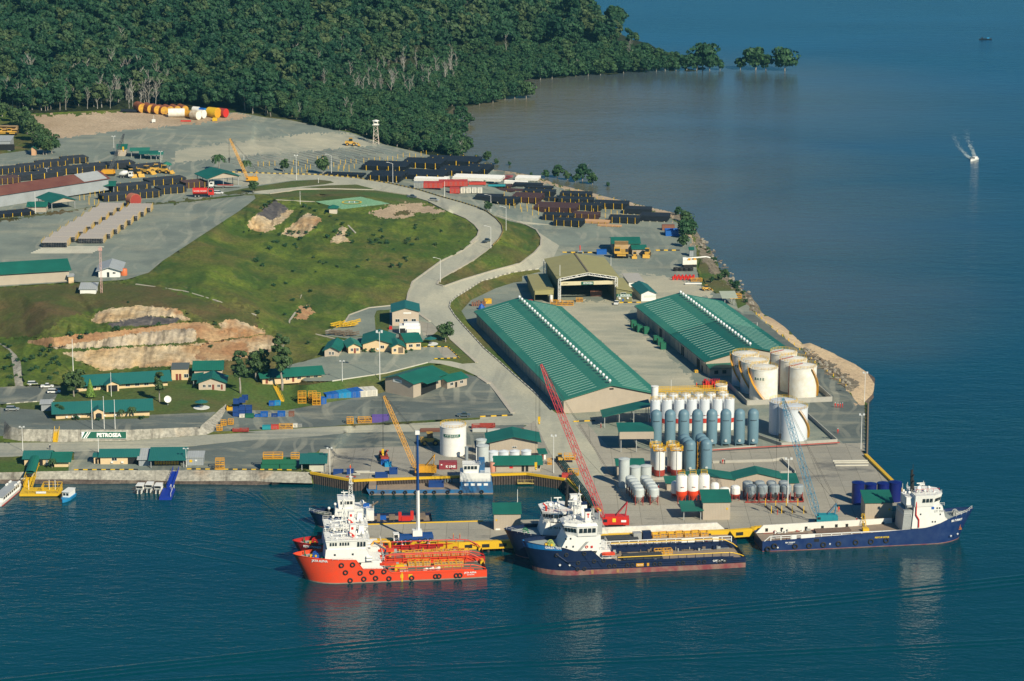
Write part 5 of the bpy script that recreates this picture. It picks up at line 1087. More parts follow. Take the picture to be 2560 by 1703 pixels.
# ---- the orange red ship nearest the camera
def red_ship(label,pos_,rz,L_,hullm,name_txt,near):
 z1,zw=7.6,10.6
 top=[(-4,8.3),(8,7.7),(15.2,7.4),(17.3,4.4),(24,4.2),(26.5,2.7),(L_,2.5)]
 s=Ship(label,'supply ship',pos_,rz,L_,12.6,top,hullm,BOOTG,.35,rake=3.6,ent=14,zmax=8.2,bul=1.1,deckm=DECKG,stepu=20)
 h1=s.part('deckhouse',WHITE,lambda m:(slab(m,5.6,20.5,4.9,6.2,z1+2.9,.5,-2.2),slab(m,15.6,24.2,4.6,1.6,6.4,1.5,-1.2)),None)
 wh=s.part('wheelhouse',WHITE,lambda m:(slab(m,6.6,18.6,4.4,z1+2.9,zw+2.5,-.5,.5,dy=.3),slab(m,6,19.6,4.9,zw+2.5,zw+2.8)))
 s.wins(wh,7.2,9.6,3,-4.62,zw+1.1,zw+2.1);s.wins(wh,10.2,13.4,4,-4.62,zw+1.1,zw+2.1);s.wins(wh,15.6,18.4,3,-4.62,zw+.6,zw+2.1)
 s.frontwins(wh,6.2,-4,4,7,zw+1.1,zw+2.1,-.25)
 s.wins(h1,8.5,9.1,1,-4.92,8.6,9.2,0);s.wins(h1,14,14.6,1,-4.92,8.6,9.2,0)
 s.rail([(6.1,-4.8,zw+2.8),(19.5,-4.8,zw+2.8),(19.5,4.8,zw+2.8),(6.1,4.8,zw+2.8),(6.1,-4.8,zw+2.8)])
 s.rail([(20.5,-4.8,6.4),(24,-4.8,6.4),(24,4.8,6.4)])
 s.rail([(8,-6.2,7.6),(15,-6.2,7.4)],rows=(1.,.6,.3));s.rail([(17.5,-6.2,4.4),(24,-6.2,4.2)])
 fn=s.part('funnel',WHITE,lambda m:(slab(m,13.6,15.6,1.1,zw+2.8,zw+6.4,.3,.1),slab(m,16.6,18.4,.9,zw+2.8,zw+5.2,.2,0,2,3.6)))
 s.part('funnel_badge',RED,lambda m:m.box(14.2,14.9,-1.16,-1.1,zw+5,zw+5.8),fn)
 mast(s,12.4,zw+2.8,10.5,WHITE,wh);radar(s,11.2,-1.5,zw+3,wh);radar(s,11,1.8,zw+4.6,wh,1.1)
 dome(s,17.6,-2.6,zw+2.8,.62,wh);dome(s,9.2,2.4,zw+2.8,.5,wh);dome(s,8.0,-2.8,zw+2.8,.35,wh)
 s.part('fire_monitor',RED,lambda m:(m.tube((14.6,-2.6,zw+2.8),(14.6,-2.6,zw+4),.2,6),m.tube((14.6,-2.6,zw+4),(13.4,-2.9,zw+4.7),.17,6),m.box(14.2,15.1,-2.9,-2.2,zw+3.2,zw+3.7)),wh)
 s.part('life_raft',WHITE,lambda m:(m.tube((18.4,-5.3,7),(20.2,-5.3,7),.42,10),m.tube((18.4,-5.3,7.9),(20.2,-5.3,7.9),.42,10)),h1)
 s.part('rescue_boat',ORNG,lambda m:m.loft([[(22.6+t*5,-4.4-w_,4.9),(22.6+t*5,-4.4-w_*1.1,5.7),(22.6+t*5,-4.4+w_*1.1,5.7),(22.6+t*5,-4.4+w_,4.9)]for t,w_ in((0,.3),(.25,.9),(.8,.9),(1,.7))]))
 s.part('davit',STEEL,lambda m:(m.tube((23.2,-3.4,4.2),(23.6,-3.6,8),.16,6),m.tube((23.6,-3.6,8),(25.2,-4.6,8.4),.13,6)))
 winch(s,3.2,0,s.topz(3)-1.1,BLUE if near else RED,YEL,1.0);winch(s,1.0,-2.0,s.topz(3)-1.1,DKGRN,YEL,.5)
 s.part('bow_bitts',DKGRN,lambda m:(m.tube((0,-1.6,7.2),(0,-1.6,8.6),.2,6),m.tube((0,1.6,7.2),(0,1.6,8.6),.2,6),m.box(4.8,6.2,-3.4,-2.6,6.8,7.8)))
 crashrail(s,25.2,L_,-5.3,2.2,ORAIL if near else RED,2.0);crashrail(s,25.2,L_,5.3,2.2,ORAIL if near else RED,2.6)
 s.part('stern_roller',YEL,lambda m:m.tube((L_-.3,3,1.9),(L_-.3,5.6,1.9),.7,10))
 s.part('side_bulwark',hullm,lambda m:(m.box(26,L_-4,-6.15,-6.0,2.4,3.1),m.box(26,L_-4,6.0,6.15,2.4,3.4)),s.hull)
 s.bowtxt(name_txt[0],1.0 if near else .95,4.3 if near else 2.2,7.15)
 return s
JR=R(7.5)
pJ=G(*tL(235,985),0)
jaya=red_ship('bright orange red supply ship lettered JAYA ALPHA, moored nearest the camera',pJ,JR,55.5,ORNG,['JAYA ALPHA'],True)
jaya.txt('JAYA ALPHA',.75,TXTW,50.3,-6.32,1.95,sx=.9,bold=.03);jaya.txt('SINGAPORE',.42,TXTW,50.4,-6.32,1.25,bold=.02)
jaya.tyres([(10.7,5.9),(14.1,6.0),(11.9,3.6),(16.4,3.3),(20,3.4),(23.7,3.4),(13.3,1.0),(17.5,1.3),(21.1,1.4),(25.2,1.1),(32.2,1.0),(39.6,1.2),(40.6,1.2),(46,1.2),(47.1,1.2)])
jaya.part('rescue_zone_mark',YEL,lambda m:(m.box(28.7,29.6,-6.36,-6.3,1.2,2.2),m.box(31.2,32.4,-6.36,-6.3,1.2,2.2)),jaya.hull)
jaya.part('ladder',YEL,lambda m:m.box(29.0,29.5,-6.4,-6.33,-.2,2.9),jaya.hull)
petra=red_ship('darker red supply ship lettered PETRA PIONEER, moored between the orange ship and the jetty',pJ+Vector((-1.2,13.6,0)),JR,56,paint('petra_red',(0.42,0.018,0.016),.45),['PETRA PIONEER'],False)
petra.part('deck_crane',YELO,lambda m:(m.tube((26.5,-2,2),(26.5,-2,7.2),.45,8),m.tube((26.5,-2,7.2),(21.5,-2.4,7.6),.4,8),m.tube((21.5,-2.4,7.6),(19.5,-2.4,4.4),.32,8),m.tube((26.3,-2,4.4),(22.5,-2.2,7.2),.2,6)))
# ---- navy ship with light blue bow
gz_top=[(-4,9.9),(9.6,8.6),(10,7.7),(17.2,7.7),(20.4,4.8),(24.2,4.7),(26,3.5),(66,3.3)]
garza=Ship('dark navy supply ship with light blue bow, lettered GARZA TIDE, worn red underwater band','supply ship',G(*tM(340,1050),0),R(8.2),66,14.2,gz_top,NAVY,BOOT,1.55,rake=3.6,ent=16,zmax=9.7,stepu=23)
s=garza
s.part('bow_band',paint('bow_light_blue',(0.012,0.16,0.42),.4,dirt=.2),lambda m:m.add([q for far in(0,1)for k in range(9)for q in(tuple(Vector(s.pt((k*.0725,None),8.0,far))*1.0+Vector((-.05,.06*(1 if far else-1),-.15))),tuple(Vector(s.pt((k*.0725,None),9.9-k*.16,far))+Vector((-.06,.08*(1 if far else-1),.05))))],[(j*18+2*i,j*18+2*i+2,j*18+2*i+3,j*18+2*i+1)for j in(0,1)for i in range(8)]),s.hull)
s.bowtxt('GARZA TIDE',1.0,5.4,8.7,.16);s.txt('GARZA TIDE',.8,TXTW,57.5,-7.2,2.7,sx=.9,bold=.03);s.txt('PORT VILA',.38,TXTW,57.4,-7.2,2.05)
h1=s.part('deckhouse',WHITE,lambda m:(slab(m,7.4,20.4,5.2,7.0,12.0,2.6,0),slab(m,17.5,24,5.4,2.6,7.2,1.8,-.6)))
wh=s.part('wheelhouse',WHITE,lambda m:(m.add([(9.8,-3.4,12),(13.2,-5.6,12),(19.2,-5.6,12),(19.2,5.6,12),(13.2,5.6,12),(9.8,3.4,12),(9.0,-3.6,15.2),(12.8,-6,15.2),(19.2,-6,15.2),(19.2,6,15.2),(12.8,6,15.2),(9.0,3.6,15.2)],[(5,4,3,2,1,0),(6,7,8,9,10,11)]+[(i,(i+1)%6,(i+1)%6+6,i+6)for i in range(6)]),m.add([(8.8,-3.7,15.2),(12.7,-6.2,15.2),(19.4,-6.2,15.2),(19.4,6.2,15.2),(12.7,6.2,15.2),(8.8,3.7,15.2),(10,-3,16),(13.2,-5,16),(19,-5,16),(19,5,16),(13.2,5,16),(10,3,16)],[(5,4,3,2,1,0),(6,7,8,9,10,11)]+[(i,(i+1)%6,(i+1)%6+6,i+6)for i in range(6)])))
s.wins(wh,13.4,18.8,4,-5.9,13.2,14.6)
for k in range(4):
 t0,t1=(k+.1)/4,(k+.9)/4
 s.part('window',GLASS,lambda m:m.add([(9.8-.3+3.4*t-.06+(0 if z<14 else-.28),-3.4-2.2*t-.12-(.0 if z<14 else .2),z)for t,z in((t0,13.2),(t1,13.2),(t1,14.6),(t0,14.6))],[(0,1,2,3)]),wh)
s.frontwins(wh,9.35,-3.2,3.2,5,13.2,14.6,-.35)
for u,z in((9.2,11.0),(10.7,11.0),(9.4,8.4),(11.5,8.4)):s.part('window',GLASS,lambda m:m.box(u,u+.5,-5.26,-5.18,z,z+.6),h1)
s.part('side_door',RED,lambda m:m.box(17.3,17.9,-5.46,-5.38,8.1,8.8),h1);s.part('life_ring',ORNG,lambda m:m.torus((16,-5.4,8.5),.35,.12,'y',12,5),h1)
s.part('stair',STEEL,lambda m:m.add([(13.2,-5.7,7.4),(14,-5.7,7.4),(16.6,-5.7,10.2),(15.8,-5.7,10.2),(13.2,-5.5,7.4),(14,-5.5,7.4),(16.6,-5.5,10.2),(15.8,-5.5,10.2)],[(0,1,2,3),(7,6,5,4),(0,3,7,4),(1,5,6,2)]),h1)
f_=s.part('funnel',WHITE,lambda m:(slab(m,15.6,17.4,1.2,16,19.6,0,0,-4.6,-2.8),slab(m,15.6,17.4,1.2,16,19.6,0,0,2.8,4.6)))
s.part('funnel_badge',RED,lambda m:(m.box(16.1,16.9,-4.68,-4.6,18.6,19),m.box(16.35,16.65,-4.68,-4.6,17.6,18.6)),f_);s.part('funnel_top',NAVY,lambda m:(m.box(15.5,17.5,-4.7,-2.7,19.6,20.1),m.box(15.5,17.5,2.7,4.7,19.6,20.1)),f_)
mast(s,14.6,16,10.5,WHITE,wh,yards=((.35,1.2),(.5,2.0),(.72,1.2)),y=1);radar(s,12.6,1,20.4,wh,1.5);radar(s,14,3.2,18.2,wh,1.2)
dome(s,18.3,2.6,16,.8,wh);dome(s,12.6,-2.2,16,.5,wh)
s.part('exhaust_deck',STEEL,lambda m:(slab(m,18.5,21,4.4,12,16.4,0,0),m.tube((20.2,-3,16),(20.2,-3,19),.3,8),m.tube((19.2,2,16),(19.2,2,18.6),.4,8)))
s.rail([(9.4,-3.4,16),(13,-5.4,16),(19.4,-5.6,16),(19.4,5.6,16)]);s.rail([(19.6,-5.4,12),(22.6,-5.4,12),(22.6,5.4,12)]);s.rail([(20.6,-7,4.9),(25,-7,4.6)]);s.rail([(20,-5.4,7.2),(23.6,-5.4,7.2),(23.6,5.4,7.2)])
s.part('rescue_boat',ORNG,lambda m:m.loft([[(20.6+t*4,-6.2-w_,5.9),(20.6+t*4,-6.2-w_*1.1,6.6),(20.6+t*4,-6.2+w_*1.1,6.6),(20.6+t*4,-6.2+w_,5.9)]for t,w_ in((0,.3),(.25,.8),(.8,.8),(1,.6))]))
s.part('davit',WHITE,lambda m:(m.tube((22,-4.6,4.6),(22.2,-4.6,9.6),.22,6),m.tube((22.2,-4.6,9.6),(20.6,-6.2,10),.16,6)))
winch(s,5.6,0,7.4,paint('lime_paint',(0.36,0.44,0.14),.5),YEL,1.1);winch(s,2.4,-2.2,7.6,STEEL,YEL,.5)
crashrail(s,25.6,66,-6.2,2.9,YEL,2.0);crashrail(s,25.6,66,6.2,2.9,YEL,2.6)
s.part('side_bulwark',NAVY,lambda m:(m.box(26,62,-7.1,-6.9,3.2,3.9),m.box(26,62,6.9,7.1,3.2,4.4)),s.hull)
s.part('hull_ribs',NAVY,lambda m:(m.path([(6.2,-6.5,7),(9.4,-7.2,4.6),(22,-7.2,4.4)],.12,4),m.path([(9.4,-7.25,4.6),(12.6,-7.25,2.2),(66,-7.15,2.0)],.14,4),m.path([(14,-7.2,7.4),(17.4,-7.2,2.3)],.1,4),m.path([(19,-7.2,4.4),(20.6,-7.2,2.2)],.1,4),m.tube((26,-7.15,2.7),(64,-7.1,2.6),.12,4)),s.hull)
s.tyres([(6.5,6.4),(9.4,6.6),(14.9,6.9),(13,4.0),(18,4.3),(21,4.4),(12.8,2.0),(15,2.0),(22.8,2.5),(24.4,2.5),(28.4,2.5),(30,2.5),(37,2.5),(38.7,2.5),(44.4,2.5),(46,2.5),(51,2.5),(52.7,2.5),(57.6,2.5),(59.2,2.5)],.5,.2)
for u in(7.4,10.4):
 s.part('thruster_mark',TXTW,lambda m:(m.box(u-.35,u+.35,-7.16 if u>9 else-6.75,-7.1 if u>9 else-6.6,3.3,3.5),m.box(u-.1,u+.1,-7.17 if u>9 else-6.76,-7.1 if u>9 else-6.6,3.05,3.75)),s.hull)
rz_=s.part('rescue_zone_mark',YELO,lambda m:(m.box(31.2,33.6,-7.32,-7.2,2.0,3.0),m.box(34.6,35.3,-7.32,-7.2,2.0,3.0)),s.hull);s.txt('RESCUE',.5,TXTW,32.4,-7.35,2.5)
s.part('rust_streak',paint('rust_streaks',(0.36,0.20,0.08),.8,dirt=.8,scale=1,dirtcol=(.2,.1,.06)),lambda m:(m.box(17.1,17.9,-7.2,-7.08,.2,1.5),m.box(25.1,25.9,-7.2,-7.08,.25,1.5),m.box(27,27.4,-7.2,-7.08,.4,1.5)),s.hull)
# ---- white and navy ship behind it
ut=Ship('navy supply ship with long white cargo bulwarks, moored behind the light blue bowed ship','supply ship',G(*tM(340,1050),0)+Vector((-5.4,15.4,0)),R(8.2),70,14.0,[(-4,8.8),(9,7.9),(17,7.6),(20,5.2),(23,4),(70,3.6)],NAVY,BOOT,.3,rake=3.6,ent=16,zmax=8.7,stepu=24)
s=ut
WB=paint('scuffed_white_bulwark',(0.74,0.72,0.67),0.6,dirt=0.75,scale=0.55,dirtcol=(0.40,0.38,0.35))
s.part('cargo_bulwark',WB,lambda m:m.add([(26,6.4,2.5),(70,6.4,2.5),(70,6.9,2.5),(26,6.9,2.5),(26,6.4,5.7),(66.4,6.4,5.7),(66.4,6.9,5.7),(26,6.9,5.7)],[(3,2,1,0),(4,5,6,7),(0,1,5,4),(1,2,6,5),(2,3,7,6),(3,0,4,7)]))
s.part('cargo_rail',WHITE,lambda m:(m.box(26,68,-6.8,-6.5,5.1,5.3),m.box(26,68,-6.8,-6.5,4.2,4.32),m.box(52,56,-6.85,-6.45,3.6,5.3),m.box(62,64,-6.85,-6.45,3.6,5.3),*[m.box(u,u+.25,-6.8,-6.5,3.4,5.2)for u in range(26,69,3)]))
h1=s.part('deckhouse',WHITE,lambda m:(slab(m,7.6,21,5.2,7.0,11.6,1.5,0),slab(m,18,24,5.2,2.5,7.2,1.5,0)))
s.txt('UT 755 L',1.05,TXTG,11.6,-5.25,9.9,h1,sx=.95,bold=.03)
wh=s.part('wheelhouse',WHITE,lambda m:(m.add([(8.6,-3.6,12),(11.4,-5.8,12),(17.4,-5.8,12),(17.4,5.8,12),(11.4,5.8,12),(8.6,3.6,12),(7.8,-4,15.2),(11,-6.3,15.2),(17.4,-6.3,15.2),(17.4,6.3,15.2),(11,6.3,15.2),(7.8,4,15.2)],[(5,4,3,2,1,0),(6,7,8,9,10,11)]+[(i,(i+1)%6,(i+1)%6+6,i+6)for i in range(6)]),slab(m,9.6,19,4.6,11.5,12.1)))
s.wins(wh,11.3,17,4,-6.15,13.4,14.6);s.frontwins(wh,8.1,-3.4,3.4,5,13.4,14.6,-.3)
for k in range(4):
 t0,t1=(k+.1)/4,(k+.9)/4
 s.part('window',GLASS,lambda m:m.add([(8.2+3.0*t-.1,-3.75-2.3*t-.22,z)for t,z in((t0,13.4),(t1,13.4),(t1,14.6),(t0,14.6))],[(0,1,2,3)]),wh)
mast(s,16.2,15.2,10,BLACK,wh,lat=False,yards=((.45,2.0),(.65,1.5)),r=.6);radar(s,13.4,0,17.2,wh,1.2)
dome(s,10.6,-2.6,15.2,.75,wh);dome(s,13.2,-3.2,15.2,.55,wh);dome(s,19,1,15.2,.9,wh);s.part('fire_monitor',RED,lambda m:(m.tube((9.2,-3.6,15.2),(9.2,-3.6,16.8),.35,6),m.tube((9.2,-3.6,16.6),(8.2,-4,17.8),.25,6)),wh)
s.part('funnel',WHITE,lambda m:(slab(m,18,20.4,1,12,18,0,0,-4.8,-2.6),slab(m,18,20.4,1,12,18,0,0,2.6,4.8)))
s.rail([(8.4,-4,15.2),(11.2,-6,15.2),(17.4,-6,15.2)],mat=REDD);s.rail([(-3,-.8,8.8),(0,-4.2,8.5),(4,-6.2,8.1)],h=1.2);s.rail([(8,-5,11.6),(18,-5,11.6)])
winch(s,3.2,0,6.8,DKGRN,STEEL,1.0)
# ---- royal blue ship on the right, bow to the right
pT=G(*tN(245,885),0)
TR=R(8.5);TL=66.5;bx=pT+Vector((math.cos(TR)*TL-math.sin(TR)*6.3,math.sin(TR)*TL+math.cos(TR)*6.3,0))
turbot=Ship('royal blue supply ship lettered SEA TURBOT with bow to the right and white cargo rails','supply ship',bx,TR,TL,14.4,[(-4.4,9.6),(4,8.2),(9,6.4),(13,5.5),(18,5.2),(66.5,3.3)],HBLUE,BOOT,.22,rake=4.4,ent=15,sg=-1,zmax=9.6,stepu=15)
s=turbot;s.o.scale=(1,.87,1)
h1=s.part('deckhouse',WHITE,lambda m:(slab(m,5.6,17.4,5.4,5.0,12.2,1.9,-.6),slab(m,4.4,6.6,4.2,5,7.4,1,0)))
wh=s.part('wheelhouse',WHITE,lambda m:(m.add([(8.2,-3.4,12.2),(10.6,-5.6,12.2),(16.6,-5.6,12.2),(16.6,5.6,12.2),(10.6,5.6,12.2),(8.2,3.4,12.2),(7.2,-3.7,16),(10.2,-6.2,16),(16.6,-6.2,16),(16.6,6.2,16),(10.2,6.2,16),(7.2,3.7,16)],[(5,4,3,2,1,0),(6,7,8,9,10,11)]+[(i,(i+1)%6,(i+1)%6+6,i+6)for i in range(6)]),slab(m,16.4,19,3.8,12,15)))
s.wins(wh,10.8,14.4,3,-6.0,13.7,14.9);s.frontwins(wh,7.75,-3.2,3.2,5,13.7,14.9,-.35)
for k in range(5):
 t0,t1=(k+.12)/5,(k+.88)/5
 s.part('window',GLASS,lambda m:m.add([(7.9+2.5*t-.05+(0 if z<14 else-.3),-3.5-2.35*t-.14-(0 if z<14 else .14),z)for t,z in((t0,13.7),(t1,13.7),(t1,14.9),(t0,14.9))],[(0,1,2,3)]),wh)
s.txt('UT 755 L',1.0,STEEL,8.3,-5.46,10.4,h1,sx=1.0,bold=.03)
s.part('company_badge',BLUE,lambda m:m.box(10.2,11.1,-5.5,-5.43,11.2,12),h1)
for u,z in((9.2,11.5),(8.4,11.5),(8.1,9.4),(14.6,9.7),(10.6,7.0),(9.7,7.0)):s.part('window',GLASS,lambda m:m.box(u-.22,u+.22,-5.5,-5.42,z-.25,z+.25),h1)
s.part('fire_main',RED,lambda m:m.path([(15.6,-5.7,15.8),(16.2,-5.7,15.4),(16.2,-5.7,9.6),(15.2,-5.7,8),(15.2,-5.7,5.4)],.22,6),h1)
mast(s,16.2,16,9,BLACK,wh,lat=False,yards=((.4,2.2),(.62,1.6)),r=.75);radar(s,13.6,0,17.6,wh,1.2);radar(s,12.6,2,16.6,wh,1.0)
dome(s,14.8,-2.6,16,.8,wh);dome(s,11.2,-1.6,16,.6,wh);dome(s,17.8,-2.4,15,.5,wh);dome(s,13,-3.4,15.8,.4,wh)
s.rail([(7.4,-3.6,16),(10.2,-6,16),(16.6,-6,16),(16.6,6,16)]);s.rail([(8.2,-3.6,16.6),(16,-4,16.6)],mat=RED,rows=(1.,));s.rail([(6.8,-5.2,12.2),(9,-5.3,12.2)]);s.rail([(17.6,-5.2,9),(20,-5.2,9),(20,5,9)])
s.part('exhaust_deck',STEEL,lambda m:(slab(m,17.2,20.5,4.8,3,11,0,-.6),m.tube((18.6,-3,11),(18.6,-3,14.4),.5,8),m.tube((18.6,3,11),(18.6,3,14.4),.5,8),m.box(17.4,19,-5,-4,12,12.6)))
WB2=paint('clean_white_bulwark',(0.76,0.73,0.66),0.6,dirt=0.35,scale=0.4,dirtcol=(0.6,0.55,0.48))
cb_=s.part('cargo_bulwark',WB2,lambda m:m.add([(21,6.2,2.6),(66,6.2,2.6),(66,6.8,2.6),(21,6.8,2.6),(21,6.2,5.6),(63.6,6.2,5.1),(63.6,6.8,5.1),(21,6.8,5.6)],[(3,2,1,0),(4,5,6,7),(0,1,5,4),(1,2,6,5),(2,3,7,6),(3,0,4,7)]))
for u in(23.5,30,35.5,39,43.6,49,57,62):s.part('bulwark_opening',DARK,lambda m:m.box(u,u+.9,6.14,6.2,3.0 if u>40 else 3.4,4.1 if u>40 else 4.4),cb_)
s.part('cargo_rail',WHITE,lambda m:(m.box(17.5,64,-6.9,-6.6,4.9,5.12),m.box(17.5,64,-6.9,-6.6,4.3,4.42),m.box(49.5,54,-6.95,-6.55,3.6,5.1),m.box(55.5,57,-6.95,-6.55,3.6,5.1),*[m.box(u,u+.28,-6.9,-6.6,3.4,5.1)for u in np.arange(17.5,64.5,3.3)],m.path([(64,-6.75,5),(66,-6.75,3.3)],.14,5)))
s.part('side_pipes',REDD,lambda m:(m.tube((19,-6.3,3.9),(50,-6.3,3.6),.18,5),m.tube((24,-6.0,4.2),(44,-6.0,3.9),.14,5)))
s.tyres([(64.8,.9),(62.7,1.8),(56,1.4),(51.4,1.4),(46.8,1.5),(41.8,1.6),(36.2,1.8),(31.2,1.8),(26.2,2.0)],.72,.26)
s.bowtxt('SEA TURBOT',.9,2.4,7.0);s.txt('SEA TURBOT',.55,TXTW,57.6,-7.26,2.75,bold=.03);s.txt('LONDON',.36,TXTW,57.6,-7.26,2.25);s.txt('RESCUE ZONE',.72,TXTY,27.6,-7.3,3.1,bold=.03)
s.part('boarding_gap',DARK,lambda m:m.box(48.2,49.8,-7.32,-7.1,2.6,3.6),s.hull)
s.part('anchor',paint('rusty_anchor',(.38,.13,.04),.8),lambda m:(m.box(.6,1.3,-3.2,-2.3,3.6,5.2),m.box(.2,1.7,-3.2,-2.3,3.3,3.9)),s.hull)
for u,z in((61.6,1.2),(44.6,1.6),(12.4,1.8),(4.6,2.2),(2.4,2.8)):s.part('hull_mark',TXTW,lambda m:(m.box(u-.3,u+.3,-7.35 if u>13 else-6.6,-7.2 if u>13 else-6.3,z,z+.16),m.box(u-.08,u+.08,-7.35 if u>13 else-6.6,-7.2 if u>13 else-6.3,z-.25,z+.4)),s.hull)
winch(s,1.6,0,s.topz(1.6)-1.1,STEEL,STEEL,1.0);s.rail([(-3.6,-1,9.5),(-1,-4,9),(3,-6.1,8.4)],h=1.1)
# ---- small anchor tug behind the jetty
tug=Ship('small dark hulled tug with white wheelhouse moored on the inner side of the jetty','tug',G(*tL(380,505),0)+Vector((-2,2.2,0)),R(5),38,9.6,[(-3,4.8),(6,4.0),(14,3.4),(16,1.9),(38,1.7)],NAVY,BOOT,.3,rake=2.2,ent=9,zmax=5,bul=.9,stepu=14,deckm=DECKW,foredeck=DECKG,name='tug')
s=tug
h1=s.part('deckhouse',WHITE,lambda m:(slab(m,6,17.5,3.8,2.6,6.2,.4,-.8),slab(m,14.5,19,3.6,2,5.4,0,0)))
wh=s.part('wheelhouse',WHITE,lambda m:slab(m,7.6,12.6,3.1,6.2,9.2,-.4,.2,dy=.2));s.wins(wh,8,12.2,4,-3.28,7.7,8.7);s.frontwins(wh,7.3,-2.8,2.8,4,7.7,8.7,-.1)
mast(s,11.6,9.2,9.5,WHITE,wh);radar(s,9.6,0,9.8,wh,1.1);dome(s,15.2,-1.6,6.2,.8,h1);dome(s,4.4,-1.4,4.6,.5,h1);dome(s,6.4,-2.2,6.2,.5,h1)
s.rail([(12.8,-3.6,6.2),(19,-3.5,5.6),(19,3.5,5.6)]);s.rail([(-2,-.8,5),(1,-3.4,4.8),(5,-4.6,4.4)])
s.part('fire_monitor',WOOD,lambda m:(m.tube((18.6,-1,5.6),(18.6,-1,6.6),.3,6),m.tube((18.4,-1,6.4),(20.4,-1.4,7.8),.32,6)),h1)
s.part('blue_deck_gear',BLUE,lambda m:(m.box(15.6,17.6,-2,0,6,7),m.box(21,23,-3,-1.6,2,3.1)))
s.part('deck_gear',WOOD,lambda m:(m.box(20,21,-3.6,-2.6,1.7,4),m.box(24,26,-2.4,0,1.7,3),m.box(34,36,-2.6,2.6,1.7,2.4)))
s.part('red_locker',RED,lambda m:(m.box(27,28,-3.4,-2.2,1.6,4.4),m.box(28,31,-3.6,-2.2,1.6,3.0),m.box(31,32,-2.4,-1.2,1.6,4.4)))
# ---- blue landing barge with white wheelhouse at the inner quay
pb=G(*tI(1180,1022),0)
bar=thing('landing_barge','blue flat cargo barge with white accommodation at its right end, beside the inner quay','barge',pb,R(1.5))
BL=paint('chipped_blue_hull',(0.012,0.15,0.36),0.6,dirt=0.75,scale=0.5,dirtcol=(0.10,0.08,0.07))
hb=MB().ext([(1.0,-1.2),(42,-1.2),(42.4,.9),(42,2.6),(31,2.6),(31,1.7),(3,1.7),(-.6,2.0)],'y',0,9).build('hull',BL,bar)
MB().box(.4,42.3,-.16,9.1,-.9,.45).build('waterline_band',BOOTG,hb)
MB().box(3,31,.2,8.8,1.7,1.78).build('deck',DECKW,bar)
MB().box(3,31,8.4,8.8,1.78,3.0).build('far_bulwark',paint('grey_bulwark',(.30,.36,.36),.7,dirt=.5),bar);MB().box(.2,2.6,.4,8.6,1.9,3.2).build('bow_ramp',BOOTG,bar)
h1=MB().box(31.4,42,.4,8.6,2.6,4.2).build('lower_house',BL,bar)
for k in range(4):MB().box(32.6+k*2.2,34+k*2.2,.3,.4,2.9,3.7).build('window',TXTW,h1)
h2=MB().box(31.2,41.5,1,8.2,4.2,7.0).build('deckhouse',WHITE,bar)
wh=MB();slab(wh,32.4,37.4,0,7.0,9.8,-.4,.4,2,7,dy=.3);wh=wh.build('wheelhouse',WHITE,bar)
for k in range(4):MB().box(32.6+k*1.15,33.5+k*1.15,1.72,1.8,8.3,9.4).build('window',GLASS,wh)
MB().box(37.6,39.6,2,6,7,11.4).build('funnel',BL,bar);MB().tube((36.8,5,9.8),(36.8,5,15),.14,6).build('mast',WHITE,wh)
m_=MB()
for a,b in(((31.2,.8,4.2),(41.6,.8,4.2)),((32,1.6,9.9),(38,1.6,9.9)),((38,1.2,7),(41.4,1.2,7))):
 a,b=Vector(a),Vector(b);n=8
 for h_ in(.5,1.0):m_.tube(a+Vector((0,0,h_)),b+Vector((0,0,h_)),.05,4)
 for k in range(n+1):m_.tube(a.lerp(b,k/n),a.lerp(b,k/n)+Vector((0,0,1)),.05,4)
m_.build('railing',WHITE,h2)
for u in(1.4,5,8.8,12.6,16.2,19.4,22.4,27,31.4,38.5):MB().torus((u,-.35,.9),.5,.2,'y',12,5).build('tyre_fender',BLACK,hb,smooth=True)
# ---- small boats at the left
def crew_boat():
 o=thing('speedboat','','boat');m=MB()
 m.loft([[(-1.2*w_,y,.9),(-1.0*w_,y,-.2),(1.0*w_,y,-.2),(1.2*w_,y,.9)]for y,w_ in((-3.2,.92),(0,1),(2.2,.85),(3.6,.4),(4.2,.05))]);h=m.build('hull',WHITE,o)
 MB().box(-.95,.95,-.6,2.2,.9,1.6).build('cabin',WHITE,o);MB().box(-.9,.9,-.68,-.6,1.0,1.55).build('windscreen',GLASS,o)
 MB().box(-1.1,1.1,-1.6,2.0,2.0,2.12).build('canopy',WHITE,o);c=MB()
 for x in(-1,1):
  for y in(-1.5,1.9):c.tube((x,y,.9),(x,y,2.0),.05,5)
 c.build('canopy_post',STEEL,o)
 MB().box(-.9,.9,-3.0,-.9,.86,.93).build('cockpit',DECKL,o)
 MB().box(-.8,-.35,-3.7,-3.2,.2,1.4).build('outboard',BLACK,o);MB().box(.35,.8,-3.7,-3.2,.2,1.4).build('outboard',BLACK,o);return o
CB=Proto(crew_boat)
for(x,y,lb)in((1292,985,'white speedboat, leftmost of three beside the blue gangway'),(1378,975,'white speedboat in the middle of the three beside the gangway'),(1460,985,'white speedboat nearest the blue gangway')):CB(G(*tH(x,y),0),R(-4),lb,'speedboats by the blue gangway',1.12)
o=thing('ferry_boat','long white passenger boat with grey roof at the yellow pontoon','boat',G(*tH(70,1040),0),R(-9));o.scale=(.85,.85,.85)
m=MB();m.loft([[(-2.4*w_,y,1.3),(-2*w_,y,-.4),(2*w_,y,-.4),(2.4*w_,y,1.3)]for y,w_ in((-13,.9),(-6,1),(8,1),(13,.6),(15.5,.08))]);m.build('hull',WHITE,o);MB().box(-1.9,1.9,-11,10,1.3,3.2).build('cabin',WHITE,o);MB().box(-2.2,2.2,-11.4,10.6,3.2,3.4).build('roof',GREYR,o)
